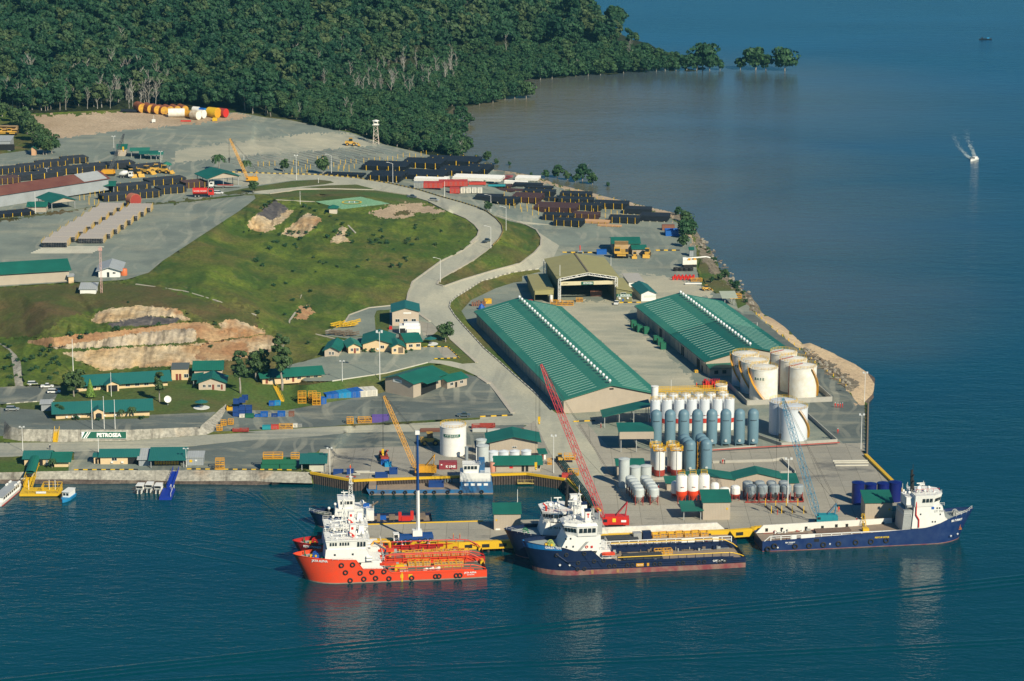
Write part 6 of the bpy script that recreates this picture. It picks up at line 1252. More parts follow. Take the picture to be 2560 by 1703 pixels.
for y in(4,8):
 for x in(-1.8,1.8):MB().tube((x,y,3.7),(x,y+1.5,3.7),.45,10).build('life_raft',WHITE,o)
for k in range(8):MB().box(1.88,1.95,-10+k*2.4,-8.4+k*2.4,1.9,2.8).build('window',GLASS,o)
MB().box(-2.42,2.42,-12.8,8,-.1,.25).build('waterline_band',REDD,o)
o=thing('water_taxi','small blue hulled boat with white cabin at the right end of the yellow pontoon','boat',G(*tH(625,1060),0),R(-14))
m=MB();m.loft([[(-1.7*w_,y,1.1),(-1.4*w_,y,-.3),(1.4*w_,y,-.3),(1.7*w_,y,1.1)]for y,w_ in((-4.5,.1),(-3.2,.6),(-1,1),(4,.9))]);m.build('hull',SKYB,o);MB().box(-1.2,1.2,-1.6,3.6,1.1,2.9).build('cabin',WHITE,o);MB().box(-1.4,1.4,-1.9,3.8,2.9,3.02).build('roof',WHITE,o)
for x in(-.95,.15):MB().box(x,x+.8,-1.66,-1.6,1.7,2.5).build('window',GLASS,o)
o=thing('skiff','small green skiff floating alongside the orange red ship','boat',G(*tL(1280,995),0),R(8));m=MB();m.loft([[(x,-.55*w_,.5),(x,-.4*w_,-.1),(x,.4*w_,-.1),(x,.55*w_,.5)]for x,w_ in((-1.8,.9),(0,1),(1.4,.7),(2.4,.05))]);m.build('hull',paint('skiff_green',(.16,.26,.2),.6),o);MB().box(-1.2,-.9,-.5,.5,.4,.55).build('thwart',STEEL,o);MB().box(-2.2,-1.8,-.2,.2,0,.9).build('outboard',DARK,o)
tS2=lambda x,y:(1600+x/2.455,y/2.455)
pm=G(*tS2(2050,985),0)
o=thing('motorboat','white motorboat speeding toward the shore with a foaming wake','boat',pm,R(-35));m=MB();m.loft([[(-1.3*w_,y,1),(-1*w_,y,0),(1*w_,y,0),(1.3*w_,y,1)]for y,w_ in((-4.5,.05),(-3,.6),(0,1),(4,.9))]);m.build('hull',WHITE,o);MB().box(-1,1,-1,2.6,1,2.1).build('cabin',WHITE,o);MB().box(-.9,.9,-1.06,-1,1.3,1.9).build('windscreen',GLASS,o)
FOAM=paint('foam',(0.42,0.52,0.55),0.8,dirt=0.5,scale=0.5,dirtcol=(0.3,0.42,0.46))
rr=random.Random(5);m=MB()
for side,pts in((0,[(2035,975),(2000,950),(1960,905),(1935,850),(1915,800),(1915,740)]),(1,[(2052,955),(2040,920),(2020,880),(2005,830),(2000,790),(2010,730)])):
 for k in range(320):
  t=rr.random()**1.6*(len(pts)-1.001);i=int(t);f=t-i;x=pts[i][0]+(pts[i+1][0]-pts[i][0])*f;y=pts[i][1]+(pts[i+1][1]-pts[i][1])*f
  p=G(*tS2(x+rr.gauss(0,2+t*3),y+rr.gauss(0,2+t)),.03);r_=rr.uniform(.2,.7)*(1.2-t*.27);a=rr.uniform(0,3)
  m.add([(p.x+r_*math.cos(a+q)*rr.uniform(.7,1.5),p.y+r_*math.sin(a+q)*1.6,.03+.02*(k%7))for q in(0,1.3,2.5,3.8,5)],[(0,1,2,3,4)])
tag(m.build('wake_foam',FOAM),'white foam wake trailing behind the speeding motorboat','foam',None,'stuff')
o=thing('fishing_canoe','tiny dark fishing canoe far out in the upper right of the bay','boat',G(*tS2(2120,243),0),R(5));m=MB();m.loft([[(x,-.8*w_,.7),(x,-.5*w_,0),(x,.5*w_,0),(x,.8*w_,.7)]for x,w_ in((-5,.1),(-2.5,1),(2.5,1),(5,.1))]);m.build('hull',DARK,o);MB().box(-3,-2.2,-.3,.3,.7,1.9).build('crew',DARK,o);MB().box(1,3,-.4,.4,.7,1.5).build('cargo',SKYB,o)
def GY(px,py,Y):
 """the point of that line of sight at depth Y"""
 a=(px-1280)/FPX;b=-(py-851.5)/FPX;d=Vector((a,CP+b*SP,-SP+b*CP));t=Y/d.y
 return Vector((d.x*t,Y,CAMH+d.z*t))
def struct(o):o['kind']='structure';return o
# ------------------------------------------------------------------ quay faces, yellow edges, kerbs
def quayface(pts,label,name='sheet_pile_wall',z0=-2,z1=3.5,pitch=.9,mat=None):
 mb=MB();P=[G(*p[:2],3.5)for p in pts]
 for a,b in zip(P,P[1:]):
  n=max(1,int((b-a).length/pitch));d=(b-a)/n;nrm=Vector((d.y,-d.x,0)).normalized()
  if nrm.y>0 and abs(d.x)>abs(d.y):nrm=-nrm
  for k in range(n):
   p,q=a+d*k,a+d*(k+1);o1,o2=nrm*.06,nrm*.42
   x=[p+o1,p+d*.2+o1,p+d*.35+o2,p+d*.75+o2,p+d*.9+o1,q+o1]
   for u,v in zip(x,x[1:]):mb.quad((u.x,u.y,z0),(v.x,v.y,z0),(v.x,v.y,z1),(u.x,u.y,z1))
 return solo(mb,name,mat or PILE,label,'wall')
def edge(pts,mat,name,label,w_=.55,h=.35,out=.2,z=3.5,cat='kerb'):
 mb=MB();P=[G(*p[:2],z)for p in pts]
 for a,b in zip(P,P[1:]):
  d=(b-a).normalized();n=Vector((d.y,-d.x,0))
  if n.y>0:n=-n
  o_,i_=n*out,-n*(w_-out);c=[a+o_,b+o_,b+i_,a+i_]
  mb.add([(p.x,p.y,z-.25)for p in c]+[(p.x,p.y,z+h)for p in c],[(0,1,2,3),(4,5,6,7),(0,1,5,4),(1,2,6,5),(2,3,7,6),(3,0,4,7)])
 return solo(mb,name,mat,label,cat)
ql=[tI(650,820),tI(1045,893),tI(1210,885),tI(1960,858)]+[tJ(60,1062),tJ(430,1050),tJ(780,1102)]
quayface(ql,'dark steel sheet pile wall of the inner quay behind the blue barge')
edge(ql,YEL,'quay_edge','bright yellow edge beam on top of the inner quay wall',.9,.5,.5)
quayface([tJ(780,1102),tJ(1080,1400),tJ(1130,1445)],'shaded sheet pile wall below the pipe bridge at the dock corner')
edge([tJ(795,1100),tJ(1090,1395)],YEL,'quay_edge','yellow beam running down the dock corner beside the pipe bridge',.9,.45,-.1)
pn=[tL(2190,633),tL(1640,655),tL(400,605)]
PF=[G(*p,3.5)for p in(tL(400,608),tL(1640,657),tL(2190,633),tM(180,780),tM(600,745),tM(2150,690),tM(2356,676),tN(170,660),tN(1000,622),tN(1665,585))]
edge([tL(1870,455),tL(1160,475),tL(420,500)],YEL,'jetty_edge','thin yellow beam along the inner side of the jetty',.6,.25,.1)
mb=MB();mk=MB()
for a,b in zip(PF,PF[1:]):
 d=(b-a).normalized();n=Vector((d.y,-d.x,0));L_=(b-a).length
 if n.y>0:n=-n
 c=[a+n*.5,b+n*.5,b-n*.9,a-n*.9]
 mb.add([(p.x,p.y,1.3)for p in c]+[(p.x,p.y,3.85)for p in c],[(0,1,2,3),(4,5,6,7),(0,1,5,4),(1,2,6,5),(2,3,7,6),(3,0,4,7)])
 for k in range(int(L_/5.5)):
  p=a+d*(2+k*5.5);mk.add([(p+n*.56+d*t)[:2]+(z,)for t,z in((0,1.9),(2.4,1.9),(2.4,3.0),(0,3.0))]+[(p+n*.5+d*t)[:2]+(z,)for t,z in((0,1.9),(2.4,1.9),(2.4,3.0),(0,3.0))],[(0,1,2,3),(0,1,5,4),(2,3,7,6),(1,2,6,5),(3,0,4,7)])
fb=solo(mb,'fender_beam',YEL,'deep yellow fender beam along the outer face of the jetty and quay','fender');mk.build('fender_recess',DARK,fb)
mb=MB()
for a,b in zip(PF,PF[1:]):
 d=(b-a);n=max(1,int(d.length/4))
 for k in range(n):p=a+d*(k/n);mb.tube((p.x,p.y+.6,-3),(p.x,p.y+.6,3.3),.45,8);mb.tube((p.x,p.y+5,-3),(p.x,p.y+5,3.3),.45,8)
tag(mb.build('jetty_piles',PILE),'dark round piles carrying the jetty and quay front','piles')
mb=MB();P0=[G(*tL(400,608),3.5),G(*tL(1640,657),3.5),G(*tL(2190,633),3.5),G(*tJ(1130,1450),3.5),G(*tL(1870,455),3.5),G(*tL(420,500),3.5)]
mb.prism([(p.x,p.y+(1.0 if i<3 else-.4))for i,p in enumerate(P0)],2.1,3.46);o=mb.build('jetty_deck',GM['concrete']);struct(o)
quayface([tN(1665,585),tN(1650,440),tN(1190,0),tK(1665,1020)],'dark sheet pile wall down the right hand side of the far quay')
edge([tN(1665,470),tN(1190,0)],YEL,'quay_edge','long yellow beam down the right hand edge of the far quay',1.2,.8,.5)
mb=MB();a,b=G(*tK(1712,1030),3.5),G(*tK(1722,600),3.5)
for k in range(40):p=a.lerp(b,k/39);mb.cb(p.x+.4,p.y,-2,.5,.8,6+.4*(k%3))
solo(mb,'timber_wall',WOOD,'weathered timber pile wall at the water side of the shore road','wall')
def striped_kerb(pts,label,seg=2.0,w_=.4,h=.45,mats=(YEL,BLACK),zoff=0):
 P=[GP(*p)for p in pts];mbs=[MB(),MB()];k=0
 for a,b in zip(P,P[1:]):
  n=max(1,round((b-a).length/seg));d=(b-a)/n;nn=Vector((d.y,-d.x,0)).normalized()*w_/2
  for i in range(n):
   p,q=a+d*i,a+d*(i+1);c=[p+nn,q+nn,q-nn,p-nn]
   mbs[k%2].add([(v.x,v.y,v.z-.3)for v in c]+[(v.x,v.y,v.z+h)for v in c],[(0,1,2,3),(4,5,6,7),(0,1,5,4),(1,2,6,5),(2,3,7,6),(3,0,4,7)]);k+=1
 for m_,mt in zip(mbs,mats):struct(m_.build('kerb',mt))
KERBM=paint('kerb_concrete',(0.46,0.42,0.34),0.85,dirt=0.4,scale=0.4);KW=paint('kerb_white',(.6,.57,.48),.8,dirt=.3);KD=paint('kerb_dark',(.26,.25,.22),.8)
striped_kerb([(p[0],p[1])for p in barrier],'x',1.5,.35,.55,(paint('aged_yellow',(.50,.36,.08),.8,dirt=.5),paint('aged_black',(.06,.055,.05),.8)))
for pts in([(p[0],p[1])for p in road_r],[(p[0],p[1])for p in road_l],[(p[0],p[1])for p in lowroad_u[:12]]):striped_kerb(pts,'x',40,.7,.45,(KERBM,KERBM))
striped_kerb([(p[0],p[1])for p in lowroad_d],'x',2.2,.35,.35,(KW,KD))
striped_kerb(tt(tE,[(1385,592),(1040,627),(860,692),(790,800),(640,842)]),'x',40,.5,.35,(KERBM,KERBM))
striped_kerb(tt(tE,[(1430,627),(1500,682),(1600,752)]),'x',40,1.2,.3,(KERBM,KERBM))
striped_kerb(tt(tE,[(1790,912),(1900,1012),(2030,1130)]),'x',40,1.2,.3,(KERBM,KERBM))
striped_kerb(tt(tE,[(2050,1262),(2140,1322)])+tt(tJ,[(80,202),(160,302),(300,492)]),'x',40,1.6,.3,(KERBM,KERBM))
striped_kerb(tt(tE,[(1580,1130),(1200,1228),(700,1300)]),'x',40,.4,.3,(KW,KW))
striped_kerb(tt(tE,[(1540,985),(1765,985),(1870,1087),(1640,1095)]),'x',1.6,.35,.3)
striped_kerb(tt(tJ,[(0,525),(300,512)]),'x',2,.4,.4)
striped_kerb(tt(tJ,[(860,570),(1060,562)]),'x',2,.4,.4)
striped_kerb(tt(tH,[(680,792),(1270,790)]),'x',1.6,.35,.3);striped_kerb(tt(tH,[(1720,785),(2356,790)])+tt(tI,[(300,790),(520,795)]),'x',1.6,.35,.3)
striped_kerb(tt(tH,[(60,185),(500,152)]),'x',1.6,.35,.3,(KW,KD))
striped_kerb(tt(tF,[(980,262),(1290,264)]),'x',2,.35,.35);striped_kerb(tt(tF,[(1840,246),(2060,246)]),'x',2,.4,.5);striped_kerb(tt(tF,[(1500,728),(1700,724)]),'x',2,.4,.4)
for pts in(tt(tE,[(430,470),(395,560),(380,640),(310,740),(298,800)]),tt(tE,[(330,820),(520,860),(700,900),(820,930)]),tt(tD,[(1250,405),(1700,470),(2000,560),(2356,690)]),tt(tB,[(700,1102),(1060,1120)]),tt(tF,[(440,290),(500,335),(575,368)]),tt(tB,[(1315,1290),(1430,1405)])):striped_kerb(pts,'x',60,.7,.08,(KERBM,KERBM))
# ------------------------------------------------------------------ storage tanks
RUSTY=paint('rusty_rim',(0.50,0.36,0.14),0.7,dirt=0.6,scale=1)
def spiral(r,h,a0,a1,n=26,w_=.8):
 m=MB()
 for k in range(n):
  t=k/n;t2=(k+1)/n;a=a0+(a1-a0)*t;b=a0+(a1-a0)*t2;z,z2=h*t,h*t2
  p=[(r*math.cos(a),r*math.sin(a),z),((r+w_)*math.cos(a),(r+w_)*math.sin(a),z),((r+w_)*math.cos(b),(r+w_)*math.sin(b),z2),(r*math.cos(b),r*math.sin(b),z2)]
  m.quad(*p);m.tube((p[1][0],p[1][1],z),(p[1][0],p[1][1],z+1),.04,4);m.tube((p[1][0],p[1][1],z+1),(p[2][0],p[2][1],z2+1),.05,4);m.tube(p[1],p[2],.08,4)
 return m
def ring_rail(r,z,n=20,rt=.05,h=1.0,a0=0,a1=2*math.pi):
 m=MB()
 for k in range(n):
  a,b=a0+(a1-a0)*k/n,a0+(a1-a0)*(k+1)/n;p,q=(r*math.cos(a),r*math.sin(a)),(r*math.cos(b),r*math.sin(b))
  for hh in(.5,h):m.tube((*p,z+hh),(*q,z+hh),rt,4)
  m.tube((*p,z),(*p,z+h),rt,4)
 return m
def tank(label,c,r,h,mat,z=3.5,cone=.9,stair=None,words=None,rail=True,pipe=None,name='storage_tank'):
 o=thing(name,label,'tank',G(*c,z));
 sh=MB().lathe([(r,-.3),(r,h)],40).build('shell',mat,o,smooth='auto')
 MB().lathe([(r+.12,h-.02),(r+.12,h+.14),(r*.6,h+cone*.5),(.3,h+cone)],40).build('roof',mat,o,smooth='auto')
 if rail:ring_rail(r-.1,h+.1,24).build('railing',YEL,o)
 if stair:spiral(r,h,*stair).build('staircase',YELO,o)
 if pipe is not None:MB().tube((math.cos(pipe)*(r+.15),math.sin(pipe)*(r+.15),0),(math.cos(pipe)*(r+.15),math.sin(pipe)*(r+.15),h+.3),.14,6).tube((math.cos(pipe)*(r+.15),math.sin(pipe)*(r+.15),h+.3),(0,0,h+cone+.2),.14,6).build('fill_pipe',REDD,o)
 if words:
  for(w,a,zz2,size)in words:
   n=len(w);st=size*.78/r
   for i,ch in enumerate(w):
    if ch==' ':continue
    t=a+(i-(n-1)/2)*st;text(ch,size,TXTG,sh,((r+.03)*math.cos(t),(r+.03)*math.sin(t),zz2),(math.pi/2,0,t+math.pi/2),bold=.03)
 return o
S0=R(-150)
tank('white storage tank lettered BASE, front of the left row by the warehouse',tK(766,535),5.35,11.9,WHITER,words=[('BASE',R(-113),8.6,1.3)],stair=(R(-88),R(-180)))
tank('white storage tank lettered SUP, middle of the left row',tK(682,470),5.35,11.9,WHITER,words=[('SUPPLY',R(-98),8.2,1.35)],stair=(R(-95),R(-185)))
tank('white storage tank lettered PETRO, rear of the left row',tK(598,405),5.2,11.9,WHITER,words=[('PETRO',R(-118),7.9,1.3)],stair=(R(-100),R(-185)))
tank('white storage tank with yellow stair on its right side, front of the right row',tK(1123,520),5.35,11.9,WHITER,stair=(R(10),R(-60)),rail=True,pipe=R(-165))
tank('white storage tank in the middle of the right row',tK(1036,455),5.3,11.9,WHITER,pipe=R(-165))
tank('white storage tank at the rear of the right row',tK(948,390),5.2,11.9,WHITER,pipe=R(-165))
TW=paint('clean_tank_white',(0.66,0.70,0.74),0.45,dirt=0.15,scale=0.3)
tank('tall pale storage tank behind the blue crane boom, front one of two',tK(1039,905),5.1,11.6,TW,stair=(R(10),R(-75)),cone=.7)
tank('tall pale storage tank half hidden behind its front twin',tK(946,850),5.1,11.6,TW,cone=.7)
tP=tank('white tank with the green company sign near the inner quay',tI(1962,640),4.65,10.2,WHITE,cone=.8)
for(w,a,z_,s_)in(('PETROSEA',R(-95),7.6,.75),('OFFSHORE SUPPLY BASE',R(-95),6.9,.34)):
 n=len(w)
 for i,ch in enumerate(w):
  t=a+(i-(n-1)/2)*s_*.82/4.65
  if ch!=' ':text(ch,s_,TXTW if s_>.5 else TXTG,tP,(4.72*math.cos(t),4.72*math.sin(t),z_),(math.pi/2,0,t+math.pi/2),bold=.02)
m=MB()
for k in range(12):
 a,b=R(-95)-.68+k*.113,R(-95)-.68+(k+1)*.113;m.quad(*[(4.68*math.cos(t),4.68*math.sin(t),z_)for t,z_ in((a,7.1),(b,7.1),(b,8.1),(a,8.1))])
m.build('sign',TXTG,tP)
def wallrun(pts,h,label,t=.3,z=3.5,mat=None):
 P=[G(*p,z)for p in pts];mb=MB()
 for a,b in zip(P,P[1:]):
  d=(b-a).normalized();n=Vector((d.y,-d.x,0))*t/2;c=[a+n,b+n,b-n,a-n]
  mb.add([(p.x,p.y,z-.3)for p in c]+[(p.x,p.y,z+h)for p in c],[(0,1,2,3),(4,5,6,7),(0,1,5,4),(1,2,6,5),(2,3,7,6),(3,0,4,7)])
 return solo(mb,'bund_wall',mat or CONC,label,'wall')
wallrun([tK(440,420),tK(617,602),tK(1398,566),tK(1250,432)],1.9,'pale concrete bund wall round the six white storage tanks')
wallrun([tK(725,905),tK(935,978),tK(1445,945),tK(1178,705)],1.3,'concrete bund wall round the two pale storage tanks')
wallrun([tK(0,1025),tK(290,1020),tK(700,985)],.7,'low concrete wall with red pipes in front of the blue grey silos')
wallrun([tK(300,1135),tK(850,1118),tK(960,1098)],.9,'low concrete barrier in the open quay yard')
wallrun([tK(935,1110),tK(1060,1228)],1.0,'short dark concrete barrier lying diagonally beside the blue crane boom')
wallrun([tJ(1585,1105),tJ(1860,1095)],.8,'low concrete plinth wall under the red based silos')
solo(MB().box(0,3.8,0,.7,0,1.2),'concrete_block',CONC,'single pale concrete block at the end of the diagonal barrier','block',G(*tK(925,1240),3.5))
PIPE_R=MB()
for a,b,y in(((0,0,0),(30,0,0),0),):pass
P1=[G(*tK(x,y),4.3)for x,y in((300,1015),(700,990),(1150,965),(1470,945))]
solo(MB().path(P1,.16,6).path([p+Vector((0,.6,0))for p in P1],.14,6),'pipeline',REDD,'red fuel pipes running along the bund walls','pipe')
# ------------------------------------------------------------------ silos
LEGR=paint('silo_red',(0.50,0.040,0.02),0.6,dirt=0.3)
def silo_blue():
 o=thing('silo','','silo');MB().lathe([(1.95,.9),(1.98,1.2),(1.98,11.6),(1.7,12.5),(1.0,13.1),(.3,13.35)],22).build('shell',SILO,o,smooth='auto')
 m=MB()
 for k in range(4):a=R(45+90*k);m.tube((1.9*math.cos(a),1.9*math.sin(a),-.2),(1.9*math.cos(a),1.9*math.sin(a),2.4),.16,5)
 m.build('leg',SILO,o);MB().tube((0,-1.75,2.2),(0,-2.3,2.2),.5,10).build('hatch',SILOL,o)
 for k in range(12):
  pass
 m=MB()
 for k in range(10):
  a,b=R(-90)-.6+k*.12,R(-90)-.6+k*.12+.085;m.quad(*[(2.0*math.cos(t),2.0*math.sin(t),z_)for t,z_ in((a,9.3),(b,9.3),(b,9.62),(a,9.62))])
 m.build('stencil',TXTK,o);return o
SB=Proto(silo_blue)
for i,x in enumerate((-221,-94,31,157,290,417,543,669)):
 SB(G(*tK(x,975-i*1.5),3.5),0,('leftmost' if i==0 else['second','third','fourth','fifth','sixth','seventh','rightmost'][i-1])+' tall blue grey silo in the long row of eight'+(' from the left' if 0<i<7 else ''),'long row of blue grey silos')
for x,y,lb in((1880,975,'blue grey silo, rear of the left file beside the yellow stair tower'),(1905,1003,'blue grey silo, middle of the left file beside the yellow stair tower'),(1930,1030,'blue grey silo, front of the left file beside the yellow stair tower'),(2030,970,'blue grey silo, rear of the right file beside the yellow stair tower'),(2055,998,'blue grey silo, middle of the right file beside the yellow stair tower'),(2080,1025,'blue grey silo, front of the right file beside the yellow stair tower')):
 SB(G(*tJ(x,y),3.5),0,lb,'blue grey silos round the stair tower',(1,1,.86))
solo(MB().lattice((0,0,0),(0,0,10.4),1.1,1.1,10,.07),'stair_tower',YELO,'slim yellow and dark access tower between the two files of blue grey silos','tower',G(*tJ(2012,1020),3.5))
def silo_white():
 o=thing('silo','','silo');MB().lathe([(1.86,4.6),(1.86,11.4),(1.5,11.75),(.3,12.0)],22).build('shell',TW,o,smooth='auto')
 MB().lathe([(1.84,2.9),(1.85,4.6)],22).build('base_band',LEGR,o,smooth='auto');MB().lathe([(1.7,-.2),(1.7,2.9)],22).build('skirt',WHITE,o,smooth='auto');ring_rail(1.8,11.5,10,.05,.9).build('railing',YEL,o)
 m=MB();m.box(-.5,.1,-1.93,-1.86,5.6,5.85);m.build('stencil',TXTK,o);m=MB();m.box(.15,.65,-1.9,-1.84,5.65,5.8);m.build('badge',RED,o);return o
SW=Proto(silo_white)
for i,x in enumerate((1610,1717,1830,1946,2063,2180,2290)):
 SW(G(*tJ(x,648-i*2),3.5),0,['leftmost','second','third','middle','fifth','sixth','rightmost'][i]+' white silo in the front row of seven behind the blue grey silos','white silos, front row')
for i,x in enumerate((1665,1775,1890,2005,2120,2235)):
 SW(G(*tJ(x,598-i*2),3.5),0,['leftmost','second','third','fourth','fifth','rightmost'][i]+' white silo in the back row under the yellow walkway','white silos, back row')
wk=MB();a,b=G(*tJ(1600,600),3.5),G(*tJ(2270,585),3.5)
for dy in(0,):
 for k in range(40):
  p,q=a.lerp(b,k/40),a.lerp(b,(k+1)/40)
  for off in(0,3.5):
   for h_ in(12.6,13.2,13.7):wk.tube((p.x,p.y+off,h_+3.4),(q.x,q.y+off,h_+3.4),.08,4)
   wk.tube((p.x,p.y+off,16),(p.x,p.y+off,17.1),.07,4)
  wk.box(p.x,q.x,p.y,p.y+1.1,15.9,16.0)
solo(wk,'walkway',YEL,'long yellow railed walkway on top of the white silo rows','walkway')
tank('short white header tank at the left end of the yellow walkway',tJ(1605,600),1.3,14.6,WHITE,cone=.3,rail=False)
tank('wide white header tank at the right end of the yellow walkway',tJ(2215,570),2.2,14.0,WHITE,cone=.2)
def silo_rb():
 o=thing('silo','','silo');MB().lathe([(1.9,2.4),(1.9,9.2),(1.5,9.6),(.3,9.8)],22).build('shell',WHITE,o,smooth='auto');MB().lathe([(1.85,.3),(1.9,2.4)],22).build('base_band',REDD,o,smooth='auto')
 ring_rail(2.2,9.5,12,.09,1.0).build('railing',YEL,o);MB().tube((0,-2,0),(0,-2,9.6),.1,5).build('fill_pipe',STEEL,o);m=MB();m.box(-2.2,2.2,-2.2,2.2,9.3,9.42);m.build('platform',YELO,o);return o
SR=Proto(silo_rb)
for x,y,lb in((1618,1035,'rear left'),(1650,1065,'front left'),(1770,1030,'rear right'),(1806,1062,'front right')):SR(G(*tJ(x,y),3.5),0,f'{lb} white silo with oxide red base and yellow top platform','white silos with oxide red bases')
tank('tallest pale grey silo, left of three beside the hopper rows',tJ(1325,1165),1.85,9.6,SILOL,cone=.5,rail=False,name='silo')
tank('medium pale grey silo in the middle of three',tJ(1427,1150),1.85,6.4,SILOL,cone=.5,rail=False,name='silo')
tank('medium pale grey silo, right of three beside the green hut',tJ(1527,1143),1.85,6.4,SILOL,cone=.5,rail=False,name='silo')
def hopper(mat,legm,r=1.75,cyl=2.3,cone=1.9,leg=1.0):
 def f():
  o=thing('hopper','','hopper');zb=leg;MB().lathe([(.35,zb),(r,zb+cone),(r,zb+cone+cyl),(r*.8,zb+cone+cyl+.45),(.3,zb+cone+cyl+.7)],20).build('shell',mat,o,smooth='auto')
  m=MB()
  for k in range(4):
   a=R(45+90*k);x,y=(r+.05)*math.cos(a),(r+.05)*math.sin(a);m.tube((x,y,-.2),(x,y,zb+cone+.5),.13,5);m.tube((x,y,.3),((r+.05)*math.cos(a+R(90)),(r+.05)*math.sin(a+R(90)),zb+cone),.07,4)
  m.build('frame',legm,o);return o
 return Proto(f)
HL,HG=hopper(SILOL,REDD),hopper(SILOG,REDD)
for i,(x,y)in enumerate(((1385,1220),(1408,1245),(1430,1270),(1450,1298),(1463,1328))):HL(G(*tJ(x,y),3.5),0,['rearmost','second','middle','fourth','frontmost'][i]+' pale hopper in the left file beside the red crane','pale hoppers, left file')
for i,(x,y)in enumerate(((1520,1218),(1545,1243),(1565,1268),(1585,1296),(1600,1326))):HL(G(*tJ(x,y),3.5),0,['rearmost','second','middle','fourth','frontmost'][i]+' pale hopper in the right file beside the red crane','pale hoppers, right file')
for i,x in enumerate((652,757,867,976,1088)):HG(G(*tK(x,1486-i*1),3.5),0,['leftmost','second','middle','fourth','rightmost'][i]+' grey hopper in the front row on the red skid','grey hoppers, front row')
for i,x in enumerate((620,730,840,950)):HG(G(*tK(x,1452-i),3.5),0,['leftmost','second','third','rightmost'][i]+' grey hopper in the back row on the red skid','grey hoppers, back row')
solo(MB().box(0,19.5,0,.3,.1,.5).box(0,19.5,5,5.3,.1,.5).box(19.2,19.5,0,5.3,.1,1.2),'skid_frame',REDD,'long red steel skid under the grey hoppers','skid',G(*tK(600,1502),3.5),R(2))
def cement_silo():
 o=thing('silo','','silo');MB().lathe([(1.85,4.2),(1.85,9.0),(1.5,9.5),(.4,9.7)],22).build('shell',WHITE,o,smooth='auto');MB().lathe([(.4,.6),(1.5,2.2),(1.85,2.8),(1.85,4.2)],22).build('base_band',ORNG,o,smooth='auto')
 m=MB()
 for k in range(4):a=R(45+90*k);m.tube((1.75*math.cos(a),1.75*math.sin(a),-.2),(1.75*math.cos(a),1.75*math.sin(a),3),.15,5)
 m.build('leg',REDD,o);m=MB()
 for x in(-1,1):
  for y in(-1,1):m.tube((x,y,9.4),(x,y,10.9),.07,4)
 for h_ in(10.3,10.9):m.path([(-1,-1,h_),(1,-1,h_),(1,1,h_),(-1,1,h_),(-1,-1,h_)],.07,4)
 m.build('railing',YEL,o);MB().box(-.4,.1,-1.92,-1.85,5.6,5.85).build('stencil',TXTK,o);MB().box(.15,.7,-1.91,-1.84,5.6,5.8).build('badge',RED,o);return o
CS=Proto(cement_silo)
for i,x in enumerate((1853,1957,2059)):CS(G(*tJ(x,1312-i*3),3.5),0,['left','middle','right'][i]+' one of the three white and orange cement silos with yellow top cages','white and orange cement silos')
def wr_tank(r,h,hb,label,c):
 o=thing('hopper',label,'hopper',G(*c,3.5));MB().lathe([(r,hb),(r,hb+h),(r*.75,hb+h+.5),(.3,hb+h+.75)],20).build('shell',WHITE,o,smooth='auto');MB().lathe([(.5,.4),(r,hb*.8),(r,hb)],20).build('base_band',REDD,o,smooth='auto')
 m=MB()
 for k in range(4):a=R(45+90*k);m.tube((r*math.cos(a),r*math.sin(a),-.2),(r*math.cos(a),r*math.sin(a),hb),.12,5)
 m.build('leg',REDD,o)
wr_tank(1.35,4.0,2.2,'narrow white tank right of the three cement silos',tJ(2160,1310));wr_tank(1.8,2.6,1.9,'squat white and red hopper behind the sloping roofed quay shed',tJ(2250,1310));wr_tank(1.65,2.1,2.2,'small white and red hopper left of the grey hoppers',tK(508,1470))
wr_tank(1.3,3.4,1.6,'partly hidden white hopper left of the cement silos',tJ(1793,1265))
for i,(x,y)in enumerate(((1635,1505),(1750,1480),(1868,1478),(1978,1480))):tank(['leftmost','second','third','rightmost'][i]+' deep blue tank behind the far quay shed',tK(x,y),2.05,[6.0,4.6,4.8,5.2][i]+1.2,TANKB,cone=.6,rail=False)
tank('large pale grey silo between the sign tank and the green gabled store',tI(2235,712),2.1,5.6,SILOL,cone=.5,rail=False,name='silo')
tank('pale grey silo directly behind the large one at the inner quay',tI(2222,640),1.8,5.0,SILOL,cone=.5,rail=False,name='silo')
tank('narrow grey pressure vessel beside the sign tank',tI(2085,700),.6,4.6,SILOG,cone=.3,rail=False,name='vessel')
for i,(x,y)in enumerate(((122,920),(218,918),(318,915),(425,912))):tank(['leftmost','second','third','rightmost'][i]+' domed white tank in front of the green gabled store',tJ(x,y),1.75,3.0,TW,cone=.6,rail=False)
solo(MB().lathe([(1.0,0),(1.05,2.8),(.8,3.2),(.2,3.3)],14),'water_tank',paint('salmon_tank',(.56,.25,.17),.6,dirt=.3),'salmon coloured tank at the left end of the dock office','tank',G(*tJ(115,1028),3.5),smooth='auto')
